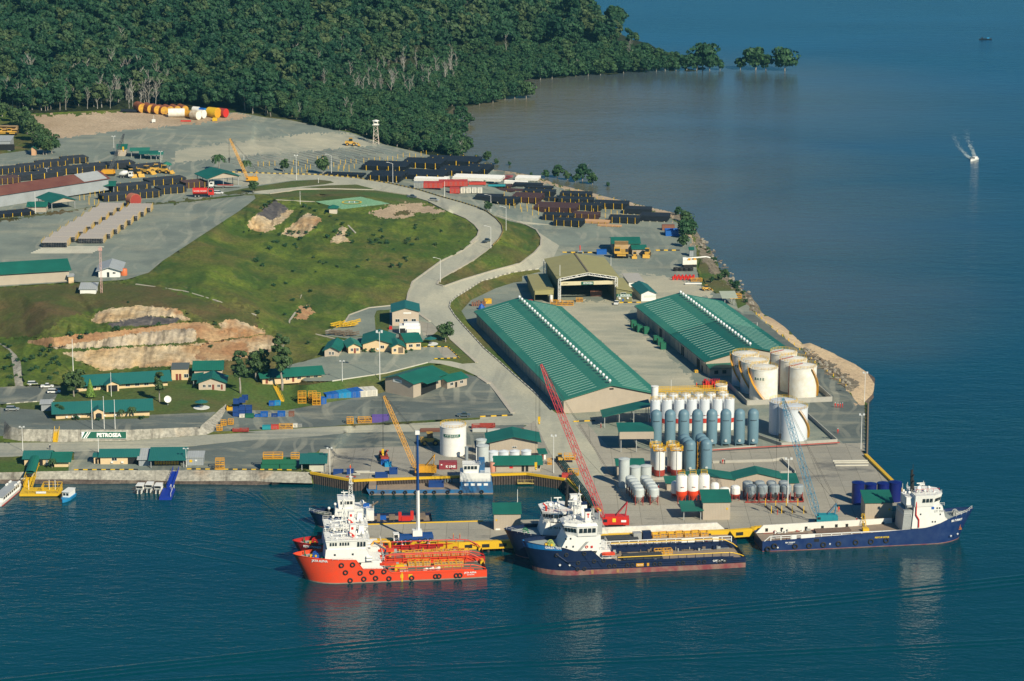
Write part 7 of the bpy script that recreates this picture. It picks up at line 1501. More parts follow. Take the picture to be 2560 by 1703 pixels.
# ------------------------------------------------------------------ cranes
def ropes(m,a,b,n=2,r=.05,sp=.4):
 for k in range(n):m.tube(Vector(a)+Vector((sp*k,0,0)),Vector(b)+Vector((sp*k,0,0)),r,3)
def crawler(label,base,tip_px,dy,bm,body_m,s=1.0,rz=0.0,w_=2.0,foot=(-2.6,0,1.8),bays=26,hook=None,side=-1,z=3.5,gm=None,boomr=.12,name='crawler_crane',jib=None):
 B=G(*base,z);o=thing(name,label,'crane',B,0);T=GY(*tip_px,B.y+dy)-B
 tr=MB()
 for y in(-2.1*s,2.1*s):tr.ext([(-3.4*s,.1),(-3.8*s,.6*s),(-3.2*s,1.1*s),(3.2*s,1.1*s),(3.8*s,.6*s),(3.4*s,.1)],'x' if False else 'y',y-.45*s,y+.45*s)
 tr.build('crawler_track',BLACK,o)
 bd=MB();bd.m=Matrix.Rotation(rz,4,'Z');bd.box(-2.6*s,4.4*s,-1.7*s,1.7*s,1.3*s,4.0*s);bd.box(3.2*s,5.2*s,-1.8*s,1.8*s,1.2*s,3.4*s);bo=bd.build('body',body_m,o)
 cb=MB();cb.m=bd.m;cb.box(-3.4*s,-1.6*s,-2.2*s,-.9*s,1.3*s,3.6*s);cb.build('cab',body_m,o);g=MB();g.m=bd.m;g.box(-3.46*s,-3.4*s,-2.1*s,-1.0*s,2.2*s,3.4*s);g.box(-3.2*s,-1.9*s,-2.26*s,-2.2*s,2.3*s,3.3*s);g.build('window',GLASS,bo)
 F=Vector(foot)*s;bl=MB();d=T-F;L_=d.length;u=d/L_
 bl.lattice(F,F+u*L_*.10,.5*s,w_,3,boomr,.5*s,w_*.8);bl.lattice(F+u*L_*.10,F+u*L_*.86,w_,w_*.85,bays,boomr,w_*.8,w_*.7);bl.lattice(F+u*L_*.86,T,w_*.85,.5,5,boomr,w_*.7,.5);bl.build('boom',bm,o)
 am=MB();A1=Vector((4.0*s,0,4*s));A2=Vector((4.6*s,0,8.4*s));am.tube((1.0*s,-1*s,4*s),A2+Vector((0,-.6,0)),.16*s,5);am.tube((1.0*s,1*s,4*s),A2+Vector((0,.6,0)),.16*s,5);am.tube(A1+Vector((0,-.9*s,0)),A2,.14*s,5);am.tube(A1+Vector((0,.9*s,0)),A2,.14*s,5);am.build('gantry',bm,o)
 rp=MB();ropes(rp,A2,T,2,.05);ropes(rp,F+u*L_*.5,A2,1,.04)
 hk=hook or[(.35,0)]
 for k,(fr,col)in enumerate(hk):
  hp=T+Vector((-.6-k*1.0,0,-T.z*fr));ropes(rp,T+Vector((-.6-k*1.0,0,0)),hp,1 if k else 2,.05,.3)
  h_=MB();h_.cb(hp.x,hp.y,hp.z-1.6,.8,.5,1.6);h_.lathe([(.12,-2.6),(.4,-2.2),(.12,-1.7)],8,hp.x,hp.y,hp.z);h_.build('hook_block',col or YEL,o)
 rp.build('hoist_rope',BLACK,o);return o,T
o,T=crawler('very tall red lattice crawler crane working behind the navy ships',tM(1075,655),tJ(562,40),6,PINKR,RED,1.0,0,2.2,(-2.6,0,1.8),30,[(.33,YEL),(.62,YEL)],boomr=.10)
MB().box(-.2,.9,-1.78,-1.7,2.2,3.4).build('badge',TXTY,o);MB().box(2.6,4.2,-1.86,-1.8,2.2,2.9).build('number_plate',TXTW,o)
o,T=crawler('light blue lattice crawler crane on the far quay behind the royal blue ship',tN(815,622),tK(945,535),8,CRBL,TEAL,.8,0,2.0,(-2.4,0,1.8),21,[(.30,BLACK),(.8,BLACK)],boomr=.085)
MB().box(2.4,4.0,-1.5,-1.44,1.1,1.3).build('yellow_stripe',YEL,o)
o,T=crawler('yellow lattice crawler crane on the inner quay above the blue barge',tI(1690,835),tI(1325,110),4,YELO,YELO,.85,0,1.4,(-2.8,0,1.6),24,[(.70,YEL)],boomr=.09)
o,T=crawler('yellow mobile lattice crane standing beside the big open pipe shed',tA(2310,940),tA(2115,540),3,YELO,YELO,.7,0,1.2,(-2.0,0,1.6),18,[(.45,BLACK)],z=gz(*tA(2310,940)),boomr=.10,name='lattice_crane')
o,T=crawler('orange bodied crane with dark lattice boom among the black pipe racks',tA(1010,880),tA(1140,495),14,paint('dark_boom',(.06,.07,.08),.6),YELO,.8,math.pi,1.2,(-.5,0,1.8),20,[(.35,YEL)],z=gz(*tA(1010,880)),boomr=.10,name='lattice_crane')
pc=G(*tL(1225,640),3.5);o=thing('truck_crane','white and blue telescopic truck crane with near vertical boom on the jetty','crane',pc,R(8))
DB=paint('crane_dark_blue',(0.012,0.06,0.22),.45,dirt=.2)
MB().box(-6,6.4,-1.3,1.3,.9,1.9).build('chassis',DB,o);cb=MB().box(-6.3,-4.5,-1.3,1.3,.8,3.0).build('cab',WHITE,o);MB().box(-6.36,-6.3,-1.1,1.1,1.9,2.8).box(-6.1,-4.9,-1.36,-1.3,1.9,2.8).build('window',GLASS,cb)
MB().box(-4.3,0,-1.2,1.2,1.9,2.3).box(2.2,6.2,-1.2,1.2,1.9,2.6).build('superstructure',DB,o);MB().box(-.2,2.8,-1.3,1.3,2.0,3.8).build('turntable',WHITE,o)
for x in(-5.2,-2.6,-.9,2.0,3.7,5.4):
 for y in(-1.35,1.35):w=MB().tube((x,y-.2,.65),(x,y+.2,.65),.65,14).build('wheel',BLACK,o);MB().tube((x,y-.24,.65),(x,y+.24,.65),.32,10).build('rim',SKYB,w)
T=GY(*tI(1636,455),pc.y+1)-pc;F=Vector((1.6,0,3.2));mid=F.lerp(T,.42)
MB().tube(F,mid,.62,4,.55).build('boom',WHITE,o);MB().tube(mid,T,.46,4,.34).build('boom_extension',DB,o);MB().cb(T.x,T.y,T.z-.4,1.4,1,1.2).build('boom_head',WHITE,o);MB().tube(T+Vector((-.6,0,0)),(T.x-.6,0,6.5),.04,4).build('hoist_rope',BLACK,o)
for x in(-3.8,4.6):MB().box(x-.2,x+.2,-3,3,.5,.8).box(x-.4,x+.4,-3.3,-2.7,0,.2).box(x-.4,x+.4,2.7,3.3,0,.2).build('outrigger',WHITE,o)
# ------------------------------------------------------------------ pipe racks
ORD=['first','second','third','fourth','fifth','sixth','seventh','eighth','ninth','tenth','eleventh','twelfth']
def stack_proto(mat,posts=True,endcol=None):
 def f():
  o=thing('pipe_stack','','pipe stack');m=MB();r_=.19;n=7;nd=20;rr=random.Random(3)
  for k in range(n):
   for y in(r_,8-r_):dx=rr.uniform(-.15,.15);m.tube((dx,y,.35+r_+k*2*r_),(12+dx,y,.35+r_+k*2*r_),r_,6)
  for j in range(1,nd):y=8*j/nd;dx=rr.uniform(-.3,.3);m.tube((dx,y,.35+r_+(n-1)*2*r_+rr.uniform(-.03,.05)),(12+dx,y,.35+r_+(n-1)*2*r_),r_,6)
  for k in range(n-1):
   for j in range(1,nd):
    if(j+k)%2:y=8*j/nd;dx=rr.uniform(-.1,.25);m.tube((dx,y,.35+r_+k*2*r_),(.5,y,.35+r_+k*2*r_),r_,6);m.tube((11.5,y,.35+r_+k*2*r_),(12-dx,y,.35+r_+k*2*r_),r_,6)
  m.box(.3,11.7,.2,7.8,.35,.3+2*r_*(n-1));m.build('pipes',mat,o)
  s=MB();[s.box(x-.12,x+.12,-.3,8.3,-.1,.35)for x in(1.5,4.5,7.5,10.5)];s.build('sleeper',KW,o)
  if posts:
   pm=MB().box(-.075,.075,-.075,.075,-.1,3.2).mesh('post',YEL)
   for x in(1.5,4.5,7.5,10.5):
    for y in(-.25,8.25):p=bpy.data.objects.new('post',pm);C.objects.link(p);p.parent=o;p.location=(x,y,0)
  return o
 return Proto(f)
PB_,PR_,PW_,PT_,PX_=stack_proto(PIPEB),stack_proto(PIPER),stack_proto(WHITE,False),stack_proto(PIPET),stack_proto(PIPEB,False)
def stk(f,x0,x1,yb,yt,pr,label,group,h=3.0,rz=R(1)):
 if f is tA:rz=R(28)
 if f in(tB,tC):rz=R(-11)
 px0,py=f(x0,yb);px1,_=f(x1,yb);z=gz((px0+px1)/2,py);A=G(px0,py,z);B=G(px1,py,z)
 L_=(B.x-A.x)/math.cos(rz);s=L_/12;sc=(px1-px0)/(B.x-A.x);tot=(yb-yt)/ZO;D=max(2.5,(tot-h*sc*.98)/(sc*(CAMH-z)/A.length))
 D=max(D*1.35,8)if h>2 else D*1.2
 if f in(tB,tC):A.y+=(B.x-A.x)*.09
 if f is tA:A.y-=(B.x-A.x)*.14;D=9
 return pr((A.x,A.y,z),rz,label,group,(s,min(D,18)/8,h/2.95))
def rows(f,items,where,group,desc='stack of black pipes'):
 for i,(x0,x1,yb,yt,*r)in enumerate(items):
  pr=r[0]if r else PB_;n=len(items)
  d={id(PR_):'stack of rusty pipes',id(PW_):'bundle of white coated pipes',id(PT_):'low stack of tan pipes'}.get(id(pr),desc)
  stk(f,x0,x1,yb,yt,pr,f'{d}, {ORD[i]} from left {where}' if n>1 else f'{d} {where}',group,*([r[1]]if len(r)>1 else[]))
rows(tB,[(1480,1890,845,755),(1845,2215,815,720),(2060,2540,795,705)],'in the farthest row behind the barrier','black pipes behind the barrier')
rows(tB,[(1130,1500,890,850,PB_,1.2),(1530,1850,935,845),(1850,2240,925,830),(2180,2550,890,800)],'in the row nearest the barrier','black pipes behind the barrier')
rows(tC,[(210,440,872,780)],'at the far right end of the barrier rows','black pipes behind the barrier')
rows(tC,[(-240,60,945,905,PW_,2.2),(110,560,935,872,PW_,2.0),(590,800,960,925,PW_,1.6),(690,900,930,880,PW_,1.6)],'beside the red containers','white pipes by the bay')
rows(tC,[(440,650,995,960,PR_,1.0),(480,830,1035,1000,PR_,.9),(670,930,988,945,PX_,1.6),(790,1030,1010,972,PX_,1.4)],'just below the white pipes','mixed pipes below the white ones')
rows(tC,[(320,560,1125,1062,PX_),(430,715,1148,1085),(650,915,1135,1045,PR_),(920,1140,1118,1075,PB_,1.8),(1100,1380,1098,1050)],'in the row below the white boxes','second row of coast racks')
rows(tC,[(755,1045,1078,1032)],'behind the second row of coast racks','second row of coast racks')
rows(tC,[(860,1245,1228,1135,PR_),(1085,1395,1150,1097),(1255,1480,1208,1140),(1400,1715,1190,1112)],'in the row above the road bend','third row of coast racks')
rows(tC,[(940,1215,1300,1242),(1040,1310,1350,1292),(1215,1455,1290,1232,PR_),(1310,1550,1325,1285,PT_,1.2),(1550,1830,1322,1252),(1835,2095,1305,1225,PX_),(1700,1930,1240,1180,PX_)],'in the row nearest the fuel shed','fourth row of coast racks')
rows(tC,[(1450,1665,1352,1330,PT_,.7)],'lying orange in front of the coast racks','fourth row of coast racks')
rows(tA,[(0,200,872,795),(205,380,845,790),(370,620,812,740),(600,805,775,712),(820,1225,835,765),(1225,1510,850,790)],'at the back of the left yard','left yard, back row of pipes')
rows(tA,[(0,180,962,895,PR_),(120,560,930,845),(360,740,885,812),(600,1010,862,785)],'behind the rusty shed','left yard, middle row of pipes')
rows(tA,[(965,1260,1120,1040),(1265,1480,1092,1010),(1485,1710,1052,950),(1715,1900,1000,940,PR_)],'in front, above the plateau','left yard, front row of pipes')
rows(tA,[(1040,1380,1035,975),(1380,1700,975,912)],'left of the big open shed','left yard, front row of pipes')
rows(tA,[(0,300,1262,1205,PB_,1.6)],'by the grass at the left edge','left yard, front row of pipes')
def coated():
 o=thing('pipe_bundle','','pipe bundle');m=MB();e=MB();r_=.36;rr=random.Random(8)
 for j in range(15):
  x=.4+j*.74;m.tube((x,0.1+rr.uniform(-.1,.1),2.3),(x,10.2,2.3),r_,7)
 m.box(0,11,.35,10.1,.1,2.2);
 for k in range(3):
  for j in range(15):e.tube((.4+j*.74,-.12+rr.uniform(-.12,.12),.45+k*.74),(.4+j*.74,.5,.45+k*.74),.30,7)
 m.build('pipes',PIPEG,o);e.build('pipe_ends',PIPEB,o,'black open ends of the coated pipes')
 pm=MB().box(-.07,.07,-.07,.07,-.1,3.2).mesh('post',YEL)
 for y in(1.5,5,8.5):
  for x in(-.35,11.35):p=bpy.data.objects.new('post',pm);C.objects.link(p);p.parent=o;p.location=(x,y,0)
 return o
CP_=Proto(coated)
ca,cb_,cc,cd_=G(*tA(385,1552),23.2),G(*tA(945,1180),22.7),G(*tA(720,1508),23.2),G(*tA(1215,1180),22.7)
for col,(a,b,n)in enumerate(((ca,cb_,8),(cc,cd_,8))):
 for i in range(n):
  p=a.lerp(b,i/(n-.2));q=a.lerp(b,(i+.88)/(n-.2));L_=(q-p).length
  px,py=to_px(p);p.z=gz(px,py);yaw=math.atan2(-(b-a).x,(b-a).y)
  o=CP_(p,0,f'grey coated pipe bundle with yellow posts, {ORD[i]} from the front in the {["left","right"][col]} column','grey coated pipes on the plateau',(1.0,(q-p).y/10.3,1))
ms=MB().box(0,15.5,-.13,.13,0,.3).mesh('sleeper_beam',KW)
for i in range(6):
 o=bpy.data.objects.new('sleeper_beam',ms);C.objects.link(o);o.location=GP(*tA(285+i*22,1595-i*11),.02)+Vector((0,0,0));o.scale=(1.75,1,1)
 tag(o,'white concrete sleeper beam in front of the grey coated pipes','beam','white sleepers before the coated pipes')
rail_me=MB().box(0,1,-.14,.14,0,.3).mesh('rack_rail',CONC);post_me=MB().box(-.11,.11,-.11,.11,-.1,2.6).mesh('rack_post',YEL)
def railobj(f,a,b,lb,gp):
 A,B=GP(*f(*a)),GP(*f(*b));o=bpy.data.objects.new('rack_rail',rail_me);C.objects.link(o);o.location=A;d=B-A;o.rotation_euler=(0,-math.asin(d.z/d.length),ang(A,B));o.scale=(d.length,1,1);tag(o,lb,'rack rail',gp)
def postobj(p,lb,gp):o=bpy.data.objects.new('rack_post',post_me);C.objects.link(o);o.location=GP(*p);tag(o,lb,'post',gp)
for i in range(19):railobj(tB,(330+i*72,702-i*4.6),(330+i*72+215,702-i*4.6+48),'long white rail of the empty pipe rack nearest the sandy strip','upper empty rack rails')
for i in range(22):
 x=300+i*70;y=768-i*3.6
 if x>1520:break
 railobj(tB,(x,y),(x+200,y+55),'long white rail of the empty pipe rack nearest the road barrier','lower empty rack rails')
for i in range(12):
 x=280+i*140
 railobj(tB,(x,728-i*4.0),(x+150,728-i*4.0+34),'long white rail in the middle of the empty pipe racks','middle empty rack rails')
rr=random.Random(12)
for x,y in[(535,795),(585,795),(638,793),(690,790),(752,830),(860,780),(905,790),(988,772),(1080,745),(1130,735),(1293,780),(1340,775),(1390,770),(1437,772),(1508,762),(1555,760),(1605,755),(1655,748),(1728,745),(1775,745),(1820,728),(850,850),(937,850),(990,850),(1018,820),(1180,820),(1232,800),(1280,820),(1328,815),(1372,825),(1420,815),(970,820),(842,865),(905,865),(985,868),(1272,838),(1322,838),(1372,845),(1985,720),(1930,715),(2035,700),(2083,690),(1870,712)]:
 postobj(tB(x,y),'yellow upright post standing among the empty pipe rack rails','yellow posts of the empty racks')
for x,y in[(740,1190),(752,1215),(800,1180),(803,1210),(855,1195),(852,1248),(905,1195),(907,1243),(968,1235),(690,1180),(590,1075),(640,1185),(1520,1270),(1525,1215),(1412,1230),(1465,1220),(1575,1240),(1630,1250),(1690,1245),(1380,1110),(1445,1115),(1325,1075),(1275,1050),(1220,1055),(1160,1060),(1112,1060),(1042,1050),(1600,1125),(1720,1170),(1500,1130)]:
 postobj(tC(x,y),'yellow upright post standing among the coast pipe racks','yellow posts of the coast racks')
for x,y in[(830,1080),(875,1070),(917,1060),(960,1050),(735,1110),(775,1105),(820,1150),(870,1150),(820,1120),(910,1145),(950,1120)]:
 postobj(tA(x,y),'yellow upright post beside the open shed with the beige gable','yellow posts by the open shed')
for i,(x,y)in enumerate([(1070,835),(1095,850),(1120,875),(1160,915),(1215,955),(1262,995),(1313,1035),(1368,1075),(1420,1115),(1470,1160),(1525,1205),(1575,1250),(1610,1280),(1722,1365),(1780,1400),(1840,1450),(1895,1500)]):
 o=solo(MB().box(-.15,.15,-.15,.15,-.1,1.0),'bollard',YEL,'short yellow bollard in the line between the shore road and the beach','bollard',GP(*tS(x,y)),group='yellow bollards above the beach')if i==0 else None
 if o:bo_me=o.data
 else:
  b_=bpy.data.objects.new('bollard',bo_me);C.objects.link(b_);b_.location=GP(*tS(x,y));tag(b_,'short yellow bollard in the line between the shore road and the beach','bollard','yellow bollards above the beach')
# ------------------------------------------------------------------ containers, cages and baskets
CR_=lambda n,c:paint(n,c,.55,dirt=.35,scale=.7,ribs=('X',.35,.05))
CMAT={'blue':CR_('container_blue',(0.010,0.115,0.44)),'sky':CR_('container_light_blue',(0.012,0.26,0.52)),'red':CR_('container_red',(0.52,0.055,0.035)),'white':CR_('container_white',(0.74,0.70,0.60)),'maroon':CR_('container_maroon',(0.27,0.035,0.05)),'purple':CR_('container_purple',(0.11,0.07,0.30)),'navy':CR_('container_navy',(0.008,0.05,0.22)),'grey':CR_('container_grey',(0.30,0.31,0.29)),'green':CR_('container_green',(0.012,0.13,0.07)),'brown':CR_('container_brown',(0.24,0.10,0.06)),'teal':CR_('container_teal',(0.02,0.28,0.33)),'yellow':CR_('container_yellow',(0.70,0.40,0.02))}
def container_proto(k,W,D,H,name='container',openp=False):
 def f():
  o=thing(name,'','container');m=CMAT[k]
  if openp:MB().box(0,W,0,.08,0,H).box(0,W,D-.08,D,0,H).box(0,.08,.08,D-.08,0,H).box(W-.08,W,.08,D-.08,0,H).box(.08,W-.08,.08,D-.08,.1,.3).build('body',m,o)
  else:MB().box(0,W,0,D,.12,H).build('body',m,o)
  fr=MB();e=.07
  for x in(0,W):
   for y in(0,D):fr.cb(x,y,0,.16,.16,H+.02)
  for z in(.06,H-.06):
   for y in(0,D):fr.box(.08,W-.08,y-e,y+e,z-e,z+e)
   for x in(0,W):fr.box(x-e,x+e,.08,D-.08,z-e,z+e)
  fr.build('frame',m,o)
  if W<3 and not openp:
   d=MB();[d.tube((x,-.09,.2),(x,-.09,H-.2),.03,4)for x in(W*.3,W*.42,W*.58,W*.7)];d.build('door_bars',STEEL,o)
  return o
 return Proto(f)
CPR={}
def cont(k,W,D,H,p,rz,label,group=None,dz=0,op=False,name='container',world=None):
 key=(k,round(W,1),round(D,1),H,op,name)
 if key not in CPR:CPR[key]=container_proto(k,W,D,H,name,op)
 loc=world if world is not None else GP(*p,dz);return CPR[key](loc,rz,label,group)
a=G(*tI(798,160),3.5);r26=R(25)
for i,(k,d)in enumerate((('blue','leftmost full height'),('blue','second'),('sky','third, lighter'),('sky','fourth, lighter'),('blue','fifth'),('blue','rightmost'))):
 cont(k,2.44,6.0,2.6,None,r26,f'{d} blue container in the row beside the orange cages','blue containers by the lawn',world=a+Vector((math.cos(r26)*2.5*i,math.sin(r26)*2.5*i,0)))
cont('blue',1.9,2.2,2.4,tI(750,188),r26,'small dark blue container standing in front of the blue row')
a=G(*tI(1064,128),3.5)
for i,d in enumerate(('cream container with two window panels right of the blue row','cream container, second in the pale row','cream container, third in the pale row','cream container farthest right in the pale row')):o=cont('white',2.44,6.0,2.5,None,R(18),d,'cream containers by the machine shop',world=a+Vector((math.cos(R(18))*2.5*i*.82,math.sin(R(18))*2.5*i*.82,0)))
def cage_proto(m,W,D,H,zig=False,fill=None):
 def f():
  o=thing('cargo_cage','','cage');b=MB();e=.08
  for x in(0,W/2,W):
   for y in(0,D):b.cb(x,y,0,.14,.14,H)
  for z in(.08,H/2,H-.06):
   for y in(0,D):b.box(0,W,y-e,y+e,z-e,z+e)
   for x in(0,W):b.box(x-e,x+e,0,D,z-e,z+e)
  if zig:
   n=max(2,int(W/1.3))
   for y in(0,D):
    for k in range(n):b.tube((W*k/n,y,.1 if k%2 else H-.1),(W*(k+1)/n,y,H-.1 if k%2 else .1),.07,4)
  else:
   for k in range(int(W/.45)):b.box(k*.45+.2,k*.45+.25,-.02,.02,.1,H-.1)
  b.build('frame',m,o);MB().box(.1,W-.1,.1,D-.1,.08,.16 if not fill else H*.6).build('floor' if not fill else 'load',fill or m,o);return o
 return Proto(f)
CG=cage_proto(YELO,2.4,2.4,2.1)
for(p,dz,lb)in((tI(535,180),0,'lower orange cargo cage of the left pair by the lawn'),(tI(535,180),2.2,'upper orange cargo cage of the left pair by the lawn'),(tI(668,196),0,'lower front orange cage of the right pair by the blue containers'),(tI(668,196),2.2,'upper front orange cage of the right pair by the blue containers'),(tI(630,180),0,'lower rear orange cage of the right pair'),(tI(630,180),2.2,'upper rear orange cage of the right pair')):CG(GP(*p,dz),R(3),lb,'orange cages by the lawn',(1.25,1,1))
ZG=cage_proto(YELO,5,2.0,2.0,True,paint('brown_load',(.22,.14,.08),.9,dirt=.5))
ZG(GP(*tI(1087,362)),R(5),'orange lattice basket with brown load between the small cage and the purple container');CG(GP(*tI(985,368)),R(5),'small orange cage at the kerb left of the lattice basket',None,1.0)
cont('purple',6.1,2.3,2.5,tI(1218,356),R(6),'long purple basket container beside the cross road',None,op=True)
ZG(GP(*tI(358,416)),R(3),'weathered lattice basket between the red and white boxes at the road edge',None,(1,.8,.85))
for k,W,D,H,p,lb in(('teal',3.0,1.6,1.4,tI(207,421),'teal crate left of the red crate at the road edge'),('red',2.7,1.6,1.5,tI(288,418),'red crate between the teal crate and the lattice basket'),('white',1.6,1.6,1.1,tI(487,400),'small white box at the road edge'),('grey',1.2,1.2,.9,tI(538,396),'small tan grey box beside the blue parking sign'),('blue',2.6,2.2,1.6,tI(190,304),'blue skip in the middle of the lower yard row'),('grey',.9,1.2,1.2,tI(262,300),'small pale box right of the blue skip'),('navy',2.2,1.6,1.0,tI(290,304),'low navy skip in the lower yard row'),('blue',2.7,2.2,1.6,tI(347,300),'blue container near the right end of the lower yard row'),('grey',.9,1.2,1.2,tI(421,300),'narrow grey box beside the brown container'),('brown',1.9,2,1.6,tI(450,300),'brown container at the right end of the lower yard row'),('blue',1.8,1.2,.8,tI(138,304),'low blue box at the left of the lower yard row'),('blue',2.0,2,1.5,tI(268,202),'left one of two blue skips at the foot of the yellow steps'),('sky',2.0,2,1.5,tI(322,198),'right one of two blue skips at the foot of the yellow steps'),('green',3,2,1.2,tI(50,312),'low green skip below the piled blue skips'),('white',1.8,1.6,1.0,tH(2205,310),'low white box below the piled blue skips')):
 cont(k,W,D,H,p,R(3),lb)
i=0
for(x,y,dz)in((2145,300,0),(2145,300,1.7),(2205,285,0),(2205,285,1.7),(2265,285,0),(2265,285,1.7),(2205,250,3.2),(2150,262,3.2),(2230,232,3.4)):
 cont('navy',2.1,1.9,1.6,tH(x,y),R(3),'dark blue skip in the pile beside the end of the retaining wall','piled blue skips',dz,op=True);i+=1
cont('yellow',2.0,2.0,1.3,tH(2088,245),R(3),'yellow crate left of the piled blue skips',None,op=True)
CG(GP(*tH(1995,432)),R(8),'orange cage nearest the road by the retaining wall corner','cages at the wall corner',(.85,.9,.85));CG(GP(*tH(2035,385)),R(8),'orange cage behind the one at the wall corner','cages at the wall corner',(.8,.9,.85));CG(GP(*tH(2098,375)),R(0),'orange cage holding white bags right of the wall corner','cages at the wall corner',(.8,.8,.85))
RF=cage_proto(REDD,5.5,1.8,.9,True)
RF(GP(*tH(2140,440)),R(3),'low red frame at the road edge below the cages',None,(1.05,1,1));RF(GP(*tI(2000,405)),R(3),'small red frame left of the big red frames behind the sign tank',None,(.55,1,1.1));RF(GP(*tI(2135,412)),R(3),'large red tubular frame behind the sign tank',None,(1.4,1,1.5));RF(GP(*tJ(0,622)),R(3),'red tubular frame right of the sign tank above the green store',None,(1.0,1,1.3))
solo(MB().box(0,5,0,1.6,.1,1.2).box(5.4,10,-.6,1,.1,1.2),'concrete_blocks',paint('pale_block',(.46,.47,.44),.8),'pale concrete blocks lined up below the red frames','block',G(*tI(2140,445),3.5))
for(f,x,y,L_,n,lb)in((tI,1655,447,7.5,9,'bundle of rusty brown pipes left of the sign tank'),(tJ,270,668,5.4,9,'bundle of rusty pipes above the green gabled store')):
 m=MB()
 for k in range(n):
  for q in range(3 if k<n-1 else 1):m.tube((q*.1,k*.33,.25+q*.3),(L_,k*.33,.25+q*.3),.16,6)
 solo(m,'pipe_bundle',paint('brown_rust_pipe',(.17,.065,.04),.8,dirt=.5),lb,'pipe bundle',G(*f(x,y),3.5),R(3))
o=cont('maroon',6.06,2.44,2.6,tI(1835,787),R(2),'maroon container lettered K LINE on the inner quay');text('K LINE',1.15,TXTW,o,(3.9,-.1,1.0),bold=.03);MB().box(.5,1.0,-.12,-.08,1.5,1.9).build('logo',TXTW,o)
for k,W,D,H,p,dz,lb in(('green',6.2,2.4,1.9,tI(195,790),0,'lower green basket, left of the pair under the yellow frames'),('green',5.4,2.4,1.9,tI(372,788),0,'lower green basket, right of the pair under the yellow frames'),('green',6.2,2.4,1.7,tI(205,790),2.0,'upper green basket under the long yellow frame'),('green',5.2,2.4,1.7,tI(375,788),2.0,'upper green basket under the short yellow frame'),('green',5.2,2.2,1.6,tI(625,690),0,'green basket behind the white shed on the quay end'),('navy',3.4,2.0,1.6,tI(860,838),0,'dark blue bin left of the light pole on the quay edge'),('navy',2.2,2.0,1.6,tI(985,835),0,'dark blue bin right of the red clad worker on the quay'),('navy',4.2,2.2,1.5,tI(1245,866),0,'long navy bin with white lettering near the quay edge'),('navy',2.7,2.2,1.9,tI(1375,833),0,'tall navy bin beside the blue skips on the quay'),('blue',2.6,2.2,1.4,tI(1300,745),0,'blue skip carried in front of the red reach stacker'),('sky',2.2,2.0,1.4,tI(1335,765),0,'second blue skip beside the reach stacker')):
 cont(k,W,D,H,p,R(2),lb,None,dz,op=k!='maroon')
YF=cage_proto(YELO,6.4,2.4,1.9,False)
YF(GP(*tI(215,790),3.8),R(2),'long yellow cage on top of the green baskets',None,(1.05,1,1.0));YF(GP(*tI(470,788),3.8),R(2),'short yellow cage on top of the green baskets',None,(.45,1,.9));YF(GP(*tH(1982,790)),R(2),'orange yellow basket standing alone on the dark seaside yard',None,(.48,1,1.9))
solo(MB().box(0,5,-.3,.3,.1,.35).box(.5,6.8,-1.6,-1.1,.1,.4).box(-.6,1.8,-3.6,-3.2,.1,.4),'dunnage_beams',KW,'pale dunnage beams lying on the inner quay','beams',G(*tI(1060,810),3.5),R(2))
solo(MB().box(0,3.4,0,.5,.05,.35),'red_beam',REDD,'short red beam lying near the quay edge','beam',G(*tI(975,860),3.5))
for(x,y,w_)in((1405,1118,12.2),(1420,1135,12),(1430,1160,11.5)):solo(MB().box(0,w_,-.25,.25,0,.4),'sleeper_beam',KW,['pale sleeper beam farthest from the sea on the far quay','pale sleeper beam in the middle of three on the far quay','pale sleeper beam nearest the camera of three on the far quay'][[1405,1420,1430].index(x)],'beam',G(*tK(x,y),3.5),R(2))
for i,x in enumerate((270,365,462,568)):
 solo(MB().add([(0,0,0),(.5,0,0),(2.6,-7,0),(2.1,-7,0),(0,0,.35),(.5,0,.35),(2.6,-7,.35),(2.1,-7,.35)],[(3,2,1,0),(4,5,6,7),(0,1,5,4),(1,2,6,5),(2,3,7,6),(3,0,4,7)]),'pipe_sleeper',PILE,'dark slanting pipe sleeper on the quay behind the ships','beam',G(*tN(x-5,468),3.5),0,'dark pipe sleepers on the quay')
 for dx,dy in((0,0),(55,68)):b_=bpy.data.objects.new('rack_post',post_me);C.objects.link(b_);b_.location=G(*tN(x+dx,462+dy),3.5);tag(b_,'yellow post at the end of a dark pipe sleeper on the quay','post','yellow posts on the quay')
a=GP(*tB(1970,995));
for i in range(6):cont(['grey','red'][i>1],2.44,6,2.6,None,R(2),('grey' if i<2 else 'red')+f' container, {ORD[i]} from the left in the red row beside the coast road','containers by the coast road',world=a+Vector((2.5*i,0,0)))
a=GP(*tB(2200,980))
for i in range(6):cont('red',2.44,6,2.6,None,R(2),f'red container, {ORD[i]} in the longer red row below the white pipes','containers by the coast road',world=a+Vector((2.5*i,0.15*i,0)))
a=GP(*tC(30,982))
for i in range(4):cont('red',2.44,6,2.6,None,R(2),f'red container, {ORD[i]} of the four at the right of the red rows','containers by the coast road',world=a+Vector((2.5*i,0,0)))
cont('red',9,2.4,1.3,tC(265,965),R(1),'long low red container in front of the white pipe bundle');cont('red',2.2,2.4,1.5,tC(208,968),R(1),'small low red container left of the long low one');cont('green',3,2.4,.9,tC(405,940),R(1),'low green box at the right of the low red container')
a=GP(*tC(92,1044))
for i in range(2):cont('red',2.44,5,2.5,None,R(2),['left','right'][i]+' red container beside the white refrigerated boxes','containers by the coast road',world=a+Vector((2.5*i,0,0)))
a=GP(*tC(192,1042))
for i in range(4):cont('white',2.3,3,2.6,None,R(2),f'white refrigerated box, {ORD[i]} from the left beside the two red containers','white refrigerated boxes',world=a+Vector((2.9*i,0,0)))
